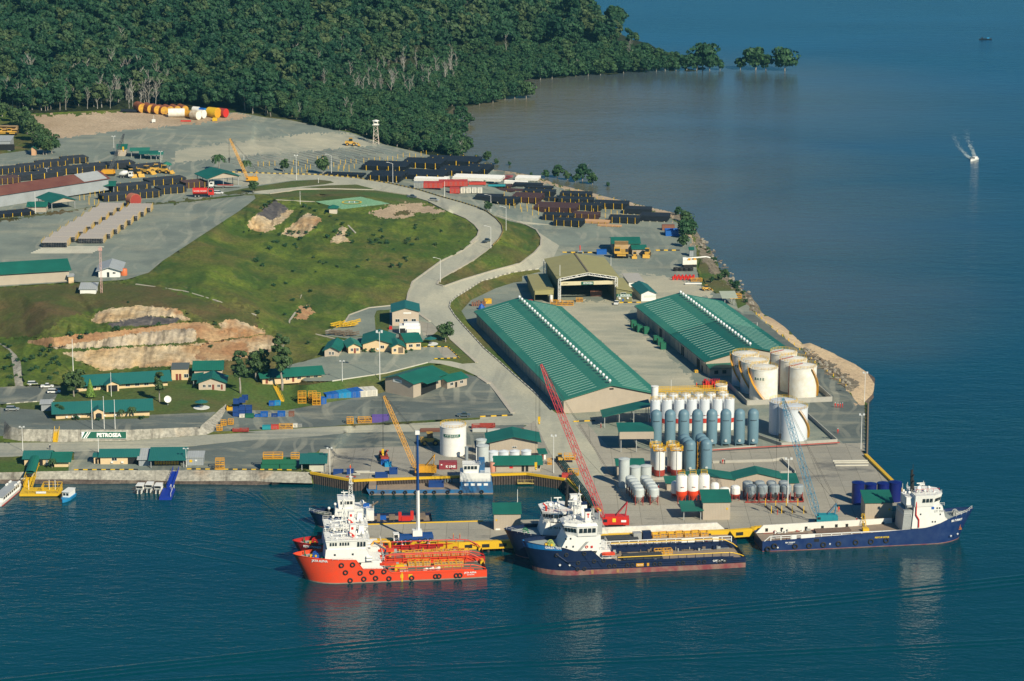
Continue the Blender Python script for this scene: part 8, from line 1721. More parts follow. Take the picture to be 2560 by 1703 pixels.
cont('blue',6.3,6,2.7,tS(237,112),R(2),'open topped bright blue container by the shore trees',None,op=True);cont('brown',6,2.4,2.7,tS(205,60),R(2),'rust topped container behind the open blue container')
cont('teal',9,2,.8,tC(445,980),R(1),'long pale teal box among the mixed pipes');cont('blue',4.6,2.2,2.2,tF(1297,282),R(2),'small blue tank container left of the giant dump truck')
RT=MB()
for k in range(14):RT.box(.4*k,.4*k+.12,-1,1,0,rr.uniform(1.2,3));RT.tube((.4*k,-1,.4),(.4*k+.9,1,2.6),.1,4)
solo(RT,'steel_scrap',paint('crimson_frames',(.42,.02,.05),.5),'tangle of crimson steel frames between the white pipe bundles','steel frames',GP(*tC(570,922)))
def drum(p,r,L_,rz,m1,m2,label,name='steel_drum'):
 m2=DY_ if m2 is YEL else m2;z=gz(*p);o=thing(name,label,'drum',G(*p,z),rz);
 MB().tube((-L_/2,0,r),(L_/2,0,r),r,20).build('shell',m1,o,smooth='auto');MB().tube((L_/2,0,r),(L_/2+.06,0,r),r*.94,20).tube((-L_/2-.06,0,r),(-L_/2,0,r),r*.94,20).build('end_plate',m2,o);return o
DY_=paint('dirty_yellow',(0.62,0.36,0.03),.8,dirt=.9,scale=.5,dirtcol=(.30,.10,.04))
RD_=paint('flaking_rust_red',(0.24,0.05,0.03),.8,dirt=.7,scale=.8,dirtcol=(.42,.20,.06))
for i,x in enumerate((1290,1370,1430,1490,1545,1610,1680)):drum(tA(x,312-abs(i-3)*6),2.9-.12*i,9,R(-62),RD_,YEL,f'rusty red cylinder with yellow end, {ORD[i]} from the left by the forest')
for(x,y,r_,L_,rz,a_,b_,lb)in((1625,342,2.6,9.5,R(5),WHITER,WHITE,'long dirty white cylinder left of the yellow drums'),(1745,350,2.2,6,R(-40),YELO,YEL,'small yellow drum left of the white rusty drums'),(1800,365,2.7,5,R(-35),paint('rusty_white',(.62,.55,.42),.8,dirt=.8,dirtcol=(.35,.2,.1)),WHITER,'rust streaked white drum in front'),(1855,352,2.5,4,R(-30),WHITER,WHITE,'white drum right of the rust streaked one'),(1805,300,1.8,4,R(-30),WHITE,SILOL,'pale drum at the back of the white drums'),(1865,305,1.6,4,R(-30),BLUE,SKYB,'blue drum behind the white drums'),(1965,345,3.0,7,R(-35),YEL,YELO,'big bright yellow drum right of the white drums'),(2045,342,2.7,6,R(-35),REDD,RED,'dark red drum at the right end of the row')):drum(tA(x,y),r_,L_,rz,a_,b_,lb)
drum(tA(1230,1165),3.2,4,R(-50),paint('faded_red_drum',(.45,.16,.09),.7,dirt=.5),REDD,'faded red drum at the head of the grey coated pipes')
drum(tA(1190,300),1.0,10,R(-10),PIPEB,PIPEB,'black scrap cylinder lying left of the rusty red drums');solo(MB().box(0,6,0,1,.1,.8),'red_beam',RED,'red beam lying in front of the rust streaked drum','beam',GP(*tA(1662,385)));solo(MB().box(0,2.8,0,2,.1,1.8).box(.2,2.6,.2,1.8,1.8,2),'yellow_bin',YEL,'yellow bin in front of the big yellow drum','bin',GP(*tA(1955,380)));solo(MB().box(0,2,0,1.5,.2,1.8).tube((1,.7,1.8),(1,.7,4),.08,4).tube((.3,-.1,.3),(.3,.2,.3),.3,8),'lighting_cart',WHITE,'small white generator cart alone on the sand','generator',GP(*tA(1398,392)))
# ------------------------------------------------------------------ cargo on the ships
def crates(ship,pts,m,W,D,H,label,group):
 pr=cage_proto(m,W,D,H,False,paint('crate_load',(.50,.38,.22),.8,dirt=.6))
 M_=ship.o.matrix_world if False else Matrix.Translation(ship.o.location)@Matrix.Rotation(ship.o.rotation_euler.z,4,'Z')
 for u,y,z in pts:pr(M_@Vector((ship.sg*u,y,z)),ship.o.rotation_euler.z,label,group)
def shiploc(s,u,y,z):return Matrix.Translation(s.o.location)@Matrix.Rotation(s.o.rotation_euler.z,4,'Z')@Vector((s.sg*u,y,z))
crates(petra,[(31.5+k*2.9,-1.5+(k%2)*.3,1.5)for k in range(7)],YELO,2.6,2.0,1.9,'orange framed cargo crate in the row on the darker red ship','crates on the darker red ship')
crates(jaya,[(40+k*2.3,1.2,1.5)for k in range(4)]+[(32+k*2.4,2.6,1.5)for k in range(3)],YELO,2.1,2.0,1.9,'orange framed cargo crate on the deck of the orange red ship','crates on the orange red ship')
crates(garza,[(39,1.6,2.4),(41.8,1.6,2.4)],YELO,2.6,2.2,1.7,'orange crate amidships on the light blue bowed ship','crates on the light blue bowed ship')
crates(ut,[(44.6+k*2.6,2.2+(k%2)*.6,2.5)for k in range(7)],YELO,2.4,2.2,1.6,'orange crate in the row on the ship with the white bulwarks','crates on the white bulwark ship')
def onship(mb,s,u,y,z,name,mat,label,cat):return solo(mb,name,mat,label,cat,shiploc(s,u,y,z),s.o.rotation_euler.z)
BAGS=MB();rr=random.Random(4)
for k in range(16):BAGS.lathe([(.3,0),(.6,.2),(.55,.6),(.2,.85)],7,rr.uniform(0,6),rr.uniform(0,1.8),rr.uniform(0,.4))
onship(BAGS,jaya,35.5,-2.6,1.5,'cargo_bags',WHITER,'heap of white and orange bags on the orange red ship','bags')
onship(MB().box(0,3,0,2,0,1.7).box(.2,2.8,.2,1.8,1.7,1.9),jaya,27.5,-1,1.5,'hazard_locker',YEL,'yellow hazard striped locker behind the orange ship house','locker')
onship(MB().tube((0,0,0),(1.4,0,4.2),.3,6).tube((1.4,0,4.2),(-2.2,0,6.6),.26,6).box(-.8,.8,-.8,.8,-.4,.2),jaya,23.6,2.0,3.6,'deck_crane',NAVY,'dark blue knuckle crane folded behind the orange ship house','crane')
for k in range(6):onship(MB().tube((0,0,0),(2.6,0,0),.8,10),jaya,28.8+k*.01,-3+k*1.1,2.0,'mud_pipe',YELO if k%2 else STEEL,'short pipe section on the deck of the orange red ship','pipe')['group']='pipe sections on the orange red ship'
m=MB();[m.tube((0,k*.42,.25+(q*.4)),(12.5,k*.42,.25+(q*.4)),.2,6)for k in range(11)for q in range(4 if 2<k<9 else 2)]
onship(m,garza,28,-3.2,2.4,'pipe_cargo',PIPEB,'long bundle of black pipes on the light blue bowed ship','pipe bundle')
m=MB();[m.tube((0,k*.5,.25+q*.45),(12,k*.5,.25+q*.45),.22,6)for k in range(9)for q in range(3)]
onship(m,ut,27.5,0,2.5,'pipe_cargo',PIPEB,'bundle of black pipes on the ship with white bulwarks','pipe bundle')
onship(MB().box(0,2.6,0,2.4,0,2.4),ut,38.2,1.4,2.5,'equipment_box',STEEL,'silver equipment box beside the black pipes on deck','equipment');onship(MB().box(0,2.8,0,2.4,0,2.6),ut,41.2,1.4,2.5,'equipment_box',NAVY,'navy equipment box before the orange crates on deck','equipment')
for(u0,L_,y,q_,lb)in((35.8,11.6,.2,4,'high stack of rusty brown pipes amidships on the royal blue ship'),(49.8,11.2,-1.4,2,'low stack of rusty brown pipes near the stern of the royal blue ship')):
 m=MB();[m.tube((0,k*.42,.25+q*.38),(-L_,k*.42,.25+q*.38),.2,6)for k in range(10)for q in range(q_ if 0<k<9 else 1)];onship(m,turbot,u0,y,2.3,'pipe_cargo',paint('brown_pipe',(.13,.085,.065),.8,dirt=.5),lb,'pipe bundle')
onship(MB().box(0,2,0,1.6,.3,2.2).box(.2,1.8,.2,1.4,0,.3),turbot,32.4,-1.2,2.4,'yellow_skip',YEL,'bright yellow skip on the deck of the royal blue ship','skip')
onship(MB().lattice((0,0,0),(0,3.4,5.0),.9,.9,6,.06),turbot,30.6,2.4,2.4,'gangway_ladder',YEL,'yellow ladder gangway leaning from the royal blue ship to the quay','gangway')
for(u,y,W,D,H,m_,lb)in((24,-1,1.6,1.4,1.4,DKGRN,'green drum rack near the house of the royal blue ship'),(26.5,-.5,2.2,1.2,1.0,BLACK,'black crate on deck near the house of the royal blue ship'),(22,.4,1.3,1.2,1.2,WOOD,'brown crate on deck near the house of the royal blue ship')):onship(MB().box(0,W,0,D,0,H).box(.1,W-.1,-.05,0,.2,H-.2),turbot,u,y,2.3,'deck_crate',m_,lb,'crate')
bgd=cont('navy',5,3,1.6,None,R(1.5),'dark blue bin on the deck of the blue barge',None,op=True,world=pb+Vector((20.5,3,1.8)))
def fittings(s,u0,u1,y,z,mats,seed,n):
 r=random.Random(seed)
 for k,mt in enumerate(mats):
  def fn(m):
   for _ in range(n):
    u=r.uniform(u0,u1);yy=y*r.uniform(.82,1.0)*r.choice((-1,1));h=r.uniform(.3,1.3)
    if r.random()<.5:m.box(u,u+r.uniform(.3,1.4),yy-.25,yy+.25,z,z+h)
    else:m.tube((u,yy,z),(u,yy,z+h),r.uniform(.1,.3),6)
    if r.random()<.4:m.tube((u,yy,z+.3),(u+r.uniform(1,4),yy,z+.3),.1,5)
  s.part('deck_fittings',mt,fn)
for s,u0,y,z,ms in((jaya,25,5.2,1.5,(REDD,YELO,STEEL)),(petra,25,5.2,1.5,(REDD,YELO,STEEL)),(garza,26,6.1,2.3,(NAVY,STEEL,WOOD)),(ut,26,6.0,2.5,(STEEL,REDD,WHITE)),(turbot,18,6.0,2.3,(REDD,STEEL,WHITE))):fittings(s,u0,s.L-5,y,z,ms,int(u0*7+y),26)
for s,zr in((jaya,13.4),(petra,13.4),(garza,16),(ut,15.2),(turbot,16)):
 r=random.Random(int(zr))
 for _ in range(12):
  u,yy,h=r.uniform(9,19),r.uniform(-4,4),r.choice((.5,.9,2.2,3.4))
  s.part('antenna' if h>1.5 else 'roof_locker',WHITE,lambda m:m.tube((u,yy,zr-.2),(u,yy,zr+h),.07,4)if h>1.5 else m.box(u,u+.6,yy,yy+.5,zr-.2,zr+h))
# ------------------------------------------------------------------ lamp posts, poles, masts
def pole_kind(kind):
 def f():
  o=thing('lamp_post' if kind!='flag' else 'flagpole','','lamp post' if kind!='flag' else 'flagpole');m=MB();m.tube((0,0,-.4),(0,0,10),.13,6,.08);m.build('pole',WHITE,o);h=MB()
  if kind=='arm':MB().tube((0,0,9.9),(-2.4,0,10.6),.07,5).build('arm',WHITE,o);h.box(-3.2,-2.3,-.15,.15,10.5,10.7)
  elif kind=='twin':h.box(-1,-.4,-.35,.1,9.8,10.3).box(.4,1,-.35,.1,9.8,10.3).box(-1,1,-.05,.05,9.7,9.8)
  elif kind=='flag':h.cb(0,0,10,.3,.3,.2)
  if kind!='mast':h.build('lamp' if kind!='flag' else 'finial',LAMPW,o)
  return o
 return Proto(f)
PK={k:pole_kind(k)for k in('arm','twin','flag','mast')}
for k,f,x,y,yt,lb in(('twin',tA,1050,670,515,'lamp post left of the small green roofed yard hut'),('twin',tA,1482,805,655,'lamp post at the right of the canopy row'),('twin',tA,433,905,810,'lamp post among the left pipe racks'),('mast',tA,328,1230,1030,'white pole beside the little beige hut'),('arm',tB,405,775,685,'lamp post behind the yellow mobile crane'),('twin',tB,888,920,690,'tall lamp post with red foot on the road island'),('arm',tB,1210,875,690,'lamp post beside the dense round tree at the barrier'),('arm',tB,1775,955,765,'lamp post before the barrier pipe racks'),('mast',tB,922,1140,1020,'red and white wind pole beside the helipad path'),('mast',tC,42,1085,930,'white pole beside the red containers'),('arm',tC,468,1215,1060,'lamp post with long arm at the small roadside tree'),('arm',tC,608,1385,1170,'tall lamp post at the top of the grass triangle'),('arm',tC,468,1560,1350,'lamp post on the road bend beside the dark car'),('arm',tE,1697,385,170,'lamp post at the tip of the grass island'),('twin',tE,1140,1290,835,'tallest white lamp mast in front of the clinic'),('twin',tE,795,1300,1110,'lamp post at the right of the long quarters'),('twin',tH,210,615,390,'thin pole behind the waterfront guardhouse'),('mast',tH,907,640,490,'thin pole rising over the ticket booth'),('twin',tH,1715,765,590,'lamp post right of the crew shelter'),('flag',tH,850,415,145,'left flagpole above the company sign wall'),('flag',tH,960,415,115,'middle, tallest flagpole above the company sign wall'),('flag',tH,1060,415,145,'right flagpole above the company sign wall'),('mast',tD,675,1235,905,'tall thin radio pole at the left end of the long office'),('mast',tD,1025,1440,1215,'thin pole in front of the long office porch'),('twin',tI,828,840,585,'lamp post with red foot on the corner of the inner quay'),('twin',tJ,677,1040,690,'floodlight mast beside the dock corner bridge'),('twin',tK,1697,590,295,'floodlight mast at the tip of the beach'),('twin',tK,1665,1005,680,'floodlight mast at the top of the long yellow quay beam'),('twin',tK,990,1500,1085,'floodlight mast rising in front of the grey hoppers'),('arm',tS,1078,945,905,'short lamp post beside the beach warehouse eave'),('mast',tF,955,712,370,'slender white pole before the left leg of the workshop frame'),('mast',tF,1425,440,300,'thin dark pole behind the workshop roof'),('mast',tJ,1757,370,180,'thin antenna on the yellow silo walkway'),('mast',tJ,345,1330,1190,'thin white pole on the tall jetty shed'),('mast',tB,1090,948,900,'yellow sign post on the road island')):
 p=GP(*f(x,y));top=GY(*f(x,yt),p.y);h=top.z-p.z;k2=PK[k](p,0,lb,None,(1 if h<14 else 1.3,1 if h<14 else 1.3,h/10.2))
solo(MB().lattice((0,0,0),(0,0,20),.7,.7,28,.05).box(-.8,.8,-.2,.2,18,19.2),'radio_mast',paint('red_white_mast',(.62,.35,.30),.6,dirt=.6,scale=.4,dirtcol=(.75,.72,.68)),'slim red and white lattice radio mast beside the white metal hut','radio mast',GP(*tD(935,495)))
p=GP(*tB(1620,588));o=thing('watchtower','tall white and rust lattice watchtower at the forest edge','tower',p,0)
MB().lattice((0,0,-.3),(0,0,11),3.4,1.9,6,.14).build('tower_frame',paint('tower_steel',(.60,.46,.38),.7,dirt=.8,scale=1.2,dirtcol=(.7,.68,.63)),o)
MB().box(-1.9,1.9,-1.9,1.9,11,11.25).build('platform',WHITE,o);MB().box(-1.2,1.2,-1.2,1.2,11.25,13.2).build('cabin',WHITER,o);MB().lathe([(2.2,13.2),(1.6,13.6),(.2,14)],4).build('roof',WHITE,o);MB().box(-1.26,-1.2,-.9,.9,12,12.8).box(-.9,.9,-1.26,-1.2,12,12.8).build('window',GLASS,o)
# ------------------------------------------------------------------ vehicles
def wheels(o,pts,r,w_,rim=STEEL):
 for x,y in pts:t=MB().tube((x,y-w_/2,r),(x,y+w_/2,r),r,14).build('wheel',BLACK,o);MB().tube((x,y-w_/2-.03,r),(x,y+w_/2+.03,r),r*.5,8).build('rim',rim,t)
def car(body,pick=False):
 def f():
  o=thing('pickup_truck' if pick else 'parked_car','','pickup' if pick else 'car');m=MB()
  m.ext([(-2.4,.4),(2.4,.4),(2.45,.85),(1.3,1.0),(-2.4,1.02)],'y',-.9,.9)if False else m.add([(x,y,z)for y in(-.9,.9)for x,z in((-2.4,.4),(2.4,.4),(2.45,.8),(1.4,.98),(-2.42,1.02))],[(0,1,2,3,4),(9,8,7,6,5),(0,5,6,1),(1,6,7,2),(2,7,8,3),(3,8,9,4),(4,9,5,0)])
  m.build('body',body,o);c=MB();x0=-.7 if pick else-2.2
  c.add([(x,y*(.78 if z>1.3 else .88),z)for y in(-1,1)for x,z in((x0,1.0),(1.3,.98),(.55,1.62),(x0+.15,1.65))],[(0,1,2,3),(7,6,5,4),(0,4,5,1),(1,5,6,2),(2,6,7,3),(3,7,4,0)]);cb=c.build('cabin',GLASS,o)
  MB().box(x0+.1,.6,-.77,.77,1.63,1.7).build('roof',body,o);wheels(o,[(x,y)for x in(-1.5,1.5)for y in(-.85,.85)],.36,.22);MB().box(2.4,2.47,-.8,-.5,.6,.75).build('headlight',WHITE,o);MB().box(2.4,2.47,.5,.8,.6,.75).build('headlight',WHITE,o);return o
 return Proto(f)
SILV,DKCAR,WCAR=paint('silver_car',(.48,.50,.50),.3,.4,dirt=.1),paint('dark_car',(.08,.11,.13),.3,dirt=.1),paint('white_car',(.78,.78,.76),.3,dirt=.1)
CS_,CD_,CW_,PWH=car(SILV),car(DKCAR,True),car(WCAR),car(WCAR,True)
for pr,f,x,y,rz,lb in((CD_,tB,1950,1085,-18,'dark pickup driving on the main road above the bare patch'),(CS_,tB,2155,1115,-20,'silver car on the main road beside the barrier'),(CD_,tF,285,165,60,'dark pickup driving round the road bend'),(CW_,tA,2010,1050,0,'white station wagon right of the red tanker truck'),(CW_,tH,310,15,5,'white car, left of two at the back of the car park'),(PWH,tH,435,35,5,'white pickup beside the left parked car'),(CW_,tH,498,85,5,'white car nearest the red bin in the car park'),(CS_,tH,115,245,3,'silver car parked at the left end of the office drive'),(PWH,tF,1478,740,80,'white pickup at the right leg of the workshop frame'),(CD_,tI,2060,300,0,'dark car stopped at the cross road below the gravel yard')):pr(GP(*f(x,y),.02),R(rz),lb)
def truck(name,label,p,rz,cabm,bed,L_=8,extra=None,sc=1.0):
 o=thing(name,label,'truck',GP(*p,.02),R(rz));o.scale=(sc,)*3
 c=MB().add([(x,y,z)for y in(-1.2,1.2)for x,z in((L_-2.2,.9),(L_,.9),(L_,2.0),(L_-.3,3.1),(L_-2.2,3.1))],[(0,1,2,3,4),(9,8,7,6,5),(0,5,6,1),(1,6,7,2),(2,7,8,3),(3,8,9,4),(4,9,5,0)]).build('cab',cabm,o);MB().box(L_-1.9,L_-.6,-1.24,1.24,2.1,2.9).box(L_-.2,L_+.03,-1.0,1.0,2.05,2.8).build('window',GLASS,c)
 MB().box(0,L_-2.3,-.5,.5,.8,1.1).build('chassis',BLACK,o);wheels(o,[(x,y)for x in(1.0,2.3,L_-1.2)for y in(-1.0,1.0)],.52,.4)
 if extra:extra(o)
 return o
truck('flatbed_truck','white flatbed truck with long trailer parked before the big open pipe shed',tA(1985,995),174,WHITE,None,3.2,lambda o:(MB().box(-13,.6,-1.2,1.2,1.1,1.35).build('trailer_bed',DECKL,o),wheels(o,[(x,y)for x in(-12,-10.8,-4)for y in(-1,1)],.5,.4),MB().tube((-9,0,1.6),(-1,0,1.6),.3,8).build('load',REDD,o)))
truck('tanker_truck','bright red tanker truck with white lettering at the roadside of the left yard',tA(1775,1078),4,RED,None,8,lambda o:(MB().tube((0,0,2.3),(5.5,0,2.3),1.25,14).build('tank',RED,o),text('WATER TANKER',.8,TXTW,o,(2.8,-1.3,2.4),sx=.8)),1.3)
truck('mixer_truck','white concrete mixer truck among the yellow loaders',tA(1100,900),-4,WHITE,None,7,lambda o:MB().lathe([(.5,-2.4),(1.2,-1.2),(1.4,.4),(.8,2.2)],14).build('mixer_drum',WHITE,o,smooth='auto'))
dm=[c for c in bpy.data.objects if c.name.startswith('mixer_drum')][0];dm.rotation_euler=(0,R(75),0);dm.location=(2.2,0,2.4)
truck('crane_truck','small blue and grey truck with red loading crane at the road end',tF(1140,290),-90,SILOG,None,6,lambda o:(MB().box(0,3.8,-1.1,1.1,1.1,1.8).build('bed',BLUE,o),MB().tube((3.4,0,1.6),(1.2,0,5.0),.25,6).build('loader_arm',RED,o)))
CATY=paint('machine_yellow',(.62,.36,.06),.6,dirt=.4,scale=1)
def dumper(label,p,rz,up=False,sc=1.0,z=None):
 o=thing('dump_truck',label,'dump truck',GP(*p,.02),R(rz));o.scale=(sc,)*3
 MB().box(-3.4,4.6,-1.6,1.6,1.4,2.4).build('chassis',CATY,o);MB().box(2.6,4.8,-3.0,-.4,2.4,4.6).box(3.4,5.4,-2.8,2.8,2.2,2.6).box(4.6,5.0,-1.8,1.8,1.2,2.4).build('cab',CATY,o)
 MB().box(4.78,4.84,-2.8,-.6,3.2,4.3).build('window',GLASS,o);b=MB().add([(x,y,z_)for y in(-2.8,2.8)for x,z_ in((-4.8,3.2),(0,2.6),(2.6,3.2),(2.7,5.4),(4.6,5.6),(4.6,5.8),(-4.9,5.0))],[tuple(range(7)),tuple(range(13,6,-1))]+[(i,(i+1)%7,(i+1)%7+7,i+7)for i in range(7)]).build('dump_body',paint('dusty_brown',(.40,.27,.13),.8,dirt=.6),o)
 if up:b.rotation_euler=(0,R(-52),0);b.location=(-2.6,0,-1.6)
 wheels(o,[(-2.6,-2.2),(-2.6,2.2),(3.0,-2.3),(3.0,2.3)],1.3,1.0,CATY);return o
dumper('giant yellow mining dump truck with its body raised in front of the fuel shed',tF(1522,300),-92,True,1.15)
dumper('yellow mining dump truck, left of two at the far left edge',tA(35,500),-88,False,.9);dumper('yellow mining dump truck, right of two at the far left edge',tA(122,502),-88,False,.9)
def loader_f():
 o=thing('wheel_loader','','loader');MB().box(-2.8,1.0,-1.0,1.0,1.0,2.2).box(1,2,-.8,.8,.8,1.6).build('body',CATY,o);MB().box(-.9,.7,-.8,.8,2.2,3.5).build('cab',GLASS,o);MB().box(-1,.8,-.9,.9,3.5,3.65).build('cab_roof',CATY,o);MB().ext([(3.2,.2),(4.4,.1),(3.5,.9),(3.3,1.5)],'y',-1.5,1.5).build('bucket',CATY,o);MB().tube((1.2,-.6,1.6),(3.4,-.6,.8),.14,5).tube((1.2,.6,1.6),(3.4,.6,.8),.14,5).build('lift_arm',CATY,o);wheels(o,[(x,y)for x in(-1.7,1.4)for y in(-1.1,1.1)],.8,.6,CATY);return o
LF=Proto(loader_f)
for f,x,y,rz,sc,lb in((tA,1205,890,-60,1.1,'yellow loader right of the concrete mixer truck'),(tA,1275,885,-60,1.1,'second yellow loader right of the concrete mixer truck'),(tA,1350,865,-30,1.2,'brown yellow grader between the loaders'),(tA,1440,850,10,1.2,'yellow loader near the hip roofed shelter'),(tA,1515,860,-20,1.2,'big wheeled yellow loader before the hip roofed shelter'),(tB,1390,605,0,1.2,'lone yellow wheel loader on the sandy yard by the watchtower'),(tF,1645,310,-95,.8,'small yellow loader right of the giant dump truck'),(tF,1760,300,-100,1.1,'yellow loader farthest right of the giant dump truck'),(tI,1750,560,8,1.25,'yellow truck crane body left of the sign tank'),(tJ,735,935,95,.8,'yellow machine at the head of the dock corner bridge')):LF(GP(*f(x,y),.02),R(rz),lb,None,sc)
o=thing('reach_stacker','dark red reach stacker lifting blue skips on the inner quay','reach stacker',G(*tI(1325,700),3.52),R(-80));MB().box(-3.2,2.6,-1.3,1.3,.8,1.8).box(-3.2,-1.6,-1.2,1.2,1.8,2.5).build('body',REDD,o);MB().box(-.8,.8,-.6,.6,1.8,3.2).build('cab',GLASS,o);MB().tube((-2.6,.9,2.2),(3.6,.9,4.4),.35,6).build('boom',REDD,o);wheels(o,[(x,y)for x in(-2.2,1.8)for y in(-1.3,1.3)],.75,.6)
o=thing('drilling_unit','white tracked drilling machine by the shore with folded boom','excavator',GP(*tS(455,392)),R(6));MB().box(-3.4,3.2,-1.5,1.5,1.2,3.2).build('body',WHITER,o);MB().box(-3.4,-1.6,-1.6,-.2,3.2,4.6).build('cab',WHITE,o);MB().tube((-2,1,3.6),(8,1.2,4.2),.35,6).tube((8,1.2,4.2),(10,1.6,3.6),.3,6).build('boom',WHITE,o);MB().box(-3,3,-1.8,-.9,0,1.1).box(-3,3,.9,1.8,0,1.1).build('track',BLACK,o);MB().box(-1,.2,-1.6,-1.5,3.3,4.3).box(1.8,3,-.6,.6,3.2,3.9).build('engine_deck',YELO,o)
tm=MB().torus((0,0,.45),.95,.42,'z',14,7).torus((0.05,.1,1.2),.95,.42,'z',14,7).mesh('tyre_pile',BLACK,True)
for i,x in enumerate((330,375,420,465)):t_=bpy.data.objects.new('tyre_pile',tm);C.objects.link(t_);t_.location=GP(*tS(x,432));tag(t_,'pair of huge black tyres lying in the row before the white drilling machine','tyres','giant tyres by the shore')
bm_=MB().tube((0,0,0),(0,0,1.7),.5,10).mesh('barrel',RED)
for i in range(12):b_=bpy.data.objects.new('gas_cylinder',bm_);C.objects.link(b_);b_.location=GP(*tS(305+i*17,515-(i%2)*14));tag(b_,'red gas cylinder in the row on the yellow rack by the shore','gas cylinder','red gas cylinders by the shore')
ZG(GP(*tS(470,530)),R(2),'yellow rack behind the red gas cylinders',None,(1,.8,.7));ZG(GP(*tS(830,690)),R(10),'yellow basket frames behind the small beach shelter');solo(MB().box(0,7.5,0,1.2,.3,.8),'steel_beam',WHITE,'white steel beam lying below the red gas cylinders','beam',GP(*tS(415,562)));LF(GP(*tS(610,612)),R(15),'small dark work machine at the bottom of the shore grass',None,.7)
ZG(GP(*tF(870,752)),R(0),'left yellow basket in the row before the workshop door',None,(1,1,1.1));ZG(GP(*tF(975,752)),R(0),'right yellow basket in the row before the workshop door',None,(1.0,1,.95));ZG(GP(*tF(1105,718)),R(0),'small yellow basket inside the workshop entrance',None,(.6,.9,.8));cont('brown',5,3,2.4,tF(1238,668),0,'rusty brown steel tank inside the workshop',None,.1);cont('red',2,2,.9,tF(665,724),0,'small red skip at the left of the low side shed')
BIN=container_proto('green',2.0,2.0,2.9,'waste_bin',True)
for x,y,lb in((60,1000,'green skip bin, leftmost by the beach warehouse wall'),(30,985,'x'),):pass
for i,(x,y)in enumerate(((1617,955),(1640,985),(1672,1000),(1735,1015),(1825,1098),(1862,1120),(1888,1158))):BIN(GP(*tF(x,y)),R(13),f'tall green waste bin, {ORD[i]} from the back along the beach warehouse wall','green bins by the warehouse')
cont('yellow',1.2,1.2,.9,tF(2200,1370),R(13),'small yellow box at the front corner of the beach warehouse');cont('brown',3,2,1.5,tF(1090,895),R(100),'brown crate against the right wall of the long warehouse')
m=MB();rr=random.Random(9)
for k in range(8):m.box(k*1.1,k*1.1+.9,rr.uniform(-1,0),1.2,0,rr.uniform(1.4,3.2));m.tube((k*1.1,0,2),(k*1.1+1,.5,3.2),.18,5)
solo(m,'pump_unit',RED,'bright red pumping machinery behind the yellow silo walkway','machinery',GP(*tJ(2050,262),.0),R(4)).scale=(.75,2,1.1)
for nm,m_,lb,f,x,y,rz in(('scrap_pile',YEL,'pile of bright yellow tubular frames by the side yard','E',690,815,28),('scrap_pile',WOOD,'dark pile of rusty frames at the mouth of the side yard','E',640,880,-5)):
 m=MB();rr=random.Random(len(lb))
 for k in range(9):m.lattice((k*1.2,rr.uniform(-1,1),rr.uniform(.3,1.6)),(k*1.2+4,rr.uniform(-1,2),rr.uniform(.6,2.4)),.9,.9,4,.09)
 solo(m,nm,m_,lb,'scrap frames',GP(*tE(x,y)),R(rz))
m=MB();[m.box(k*.9,k*.9+.7,0,2,0,rr.uniform(1,2.6)).tube((k*.9,0,1),(k*.9+1.6,1,2.6),.1,4)for k in range(7)];solo(m,'scrap_heap',paint('scrap_rust',(.24,.11,.07),.9,dirt=.7),'rusty scrap heap beside the far end of the long warehouse','scrap',GP(*tE(1985,610)))
cont('yellow',3,2.4,1.9,tE(2105,588),R(10),'yellow skip beside the rusty scrap heap');solo(MB().lathe([(1.6,0),(1.3,1.2),(.5,2.2),(.1,2.5)],7),'tarpaulin',BLUE,'blue tarpaulin covered heap by the scrap','tarpaulin',GP(*tE(2075,638)))
o=thing('equipment_skid','big white drilling fluid skid in front of the grey two storey store','machinery',GP(*tE(1320,872)),R(4));MB().box(0,8.6,0,5,.3,3.6).box(2,8,1,4,3.6,4.6).build('body',WHITE,o);MB().box(.2,2.4,-.06,0,.6,2.6).build('opening',DARK,o);MB().box(3,8.4,-1.8,0,.3,2.4).build('front_tank',WHITER,o)
solo(MB().box(0,1.2,0,2.4,0,1.0),'skip',RED,'small red skip left of the white drilling fluid skid','skip',GP(*tE(1225,825)))
o=thing('satellite_dish','large white satellite dish on the lawn right of the headquarters','satellite dish',GP(*tH(1545,195)),0);MB().tube((0,0,0),(0,0,1.6),.15,6).build('mount',STEEL,o);d_=MB().lathe([(.1,0),(.8,.12),(1.3,.35),(1.35,.4),(1.3,.32),(.8,.06)],18).build('dish',WHITE,o,smooth='auto');d_.location=(0,-.2,2.2);d_.rotation_euler=(R(60),0,R(15))
for f,x,y,lb in((tH,1855,220,'green parasol on a round white terrace beside the headquarters lawn'),(tE,1607,958,'blue green parasol on a round terrace by the clinic')):
 o=thing('parasol',lb,'parasol',GP(*f(x,y)),0);MB().lathe([(3.0,.02),(3.0,.14)],24).build('terrace',WHITE,o);MB().tube((0,0,0),(0,0,3),.08,6).build('pole',STEEL,o);MB().lathe([(2.6,2.3),(.2,3.1),(.05,3.2)],8).build('canopy',GREEND,o);MB().lathe([(.9,.7),(.9,.8)],12).build('table',STEEL,o)
def steps(label,a,b,w_,mat,n=16,za=None,zb=None):
 A,B=GP(*a),GP(*b);o=thing('steps',label,'stairs',A,ang(A,B));d=math.hypot(B.x-A.x,B.y-A.y);m=MB()
 for k in range(n):x=d*k/n;z=(B.z-A.z)*k/n;m.box(x,x+d/n*.8,-w_/2,w_/2,z-.2,z+.3)
 m.build('tread',mat,o);r_=MB();[r_.tube((0,y,1.2),(d,y,B.z-A.z+1.2),.06,5)for y in(-w_/2,w_/2)];[r_.tube((d*k/4,y,(B.z-A.z)*k/4),(d*k/4,y,(B.z-A.z)*k/4+1.2),.06,5)for y in(-w_/2,w_/2)for k in range(5)];r_.build('handrail',mat,o)
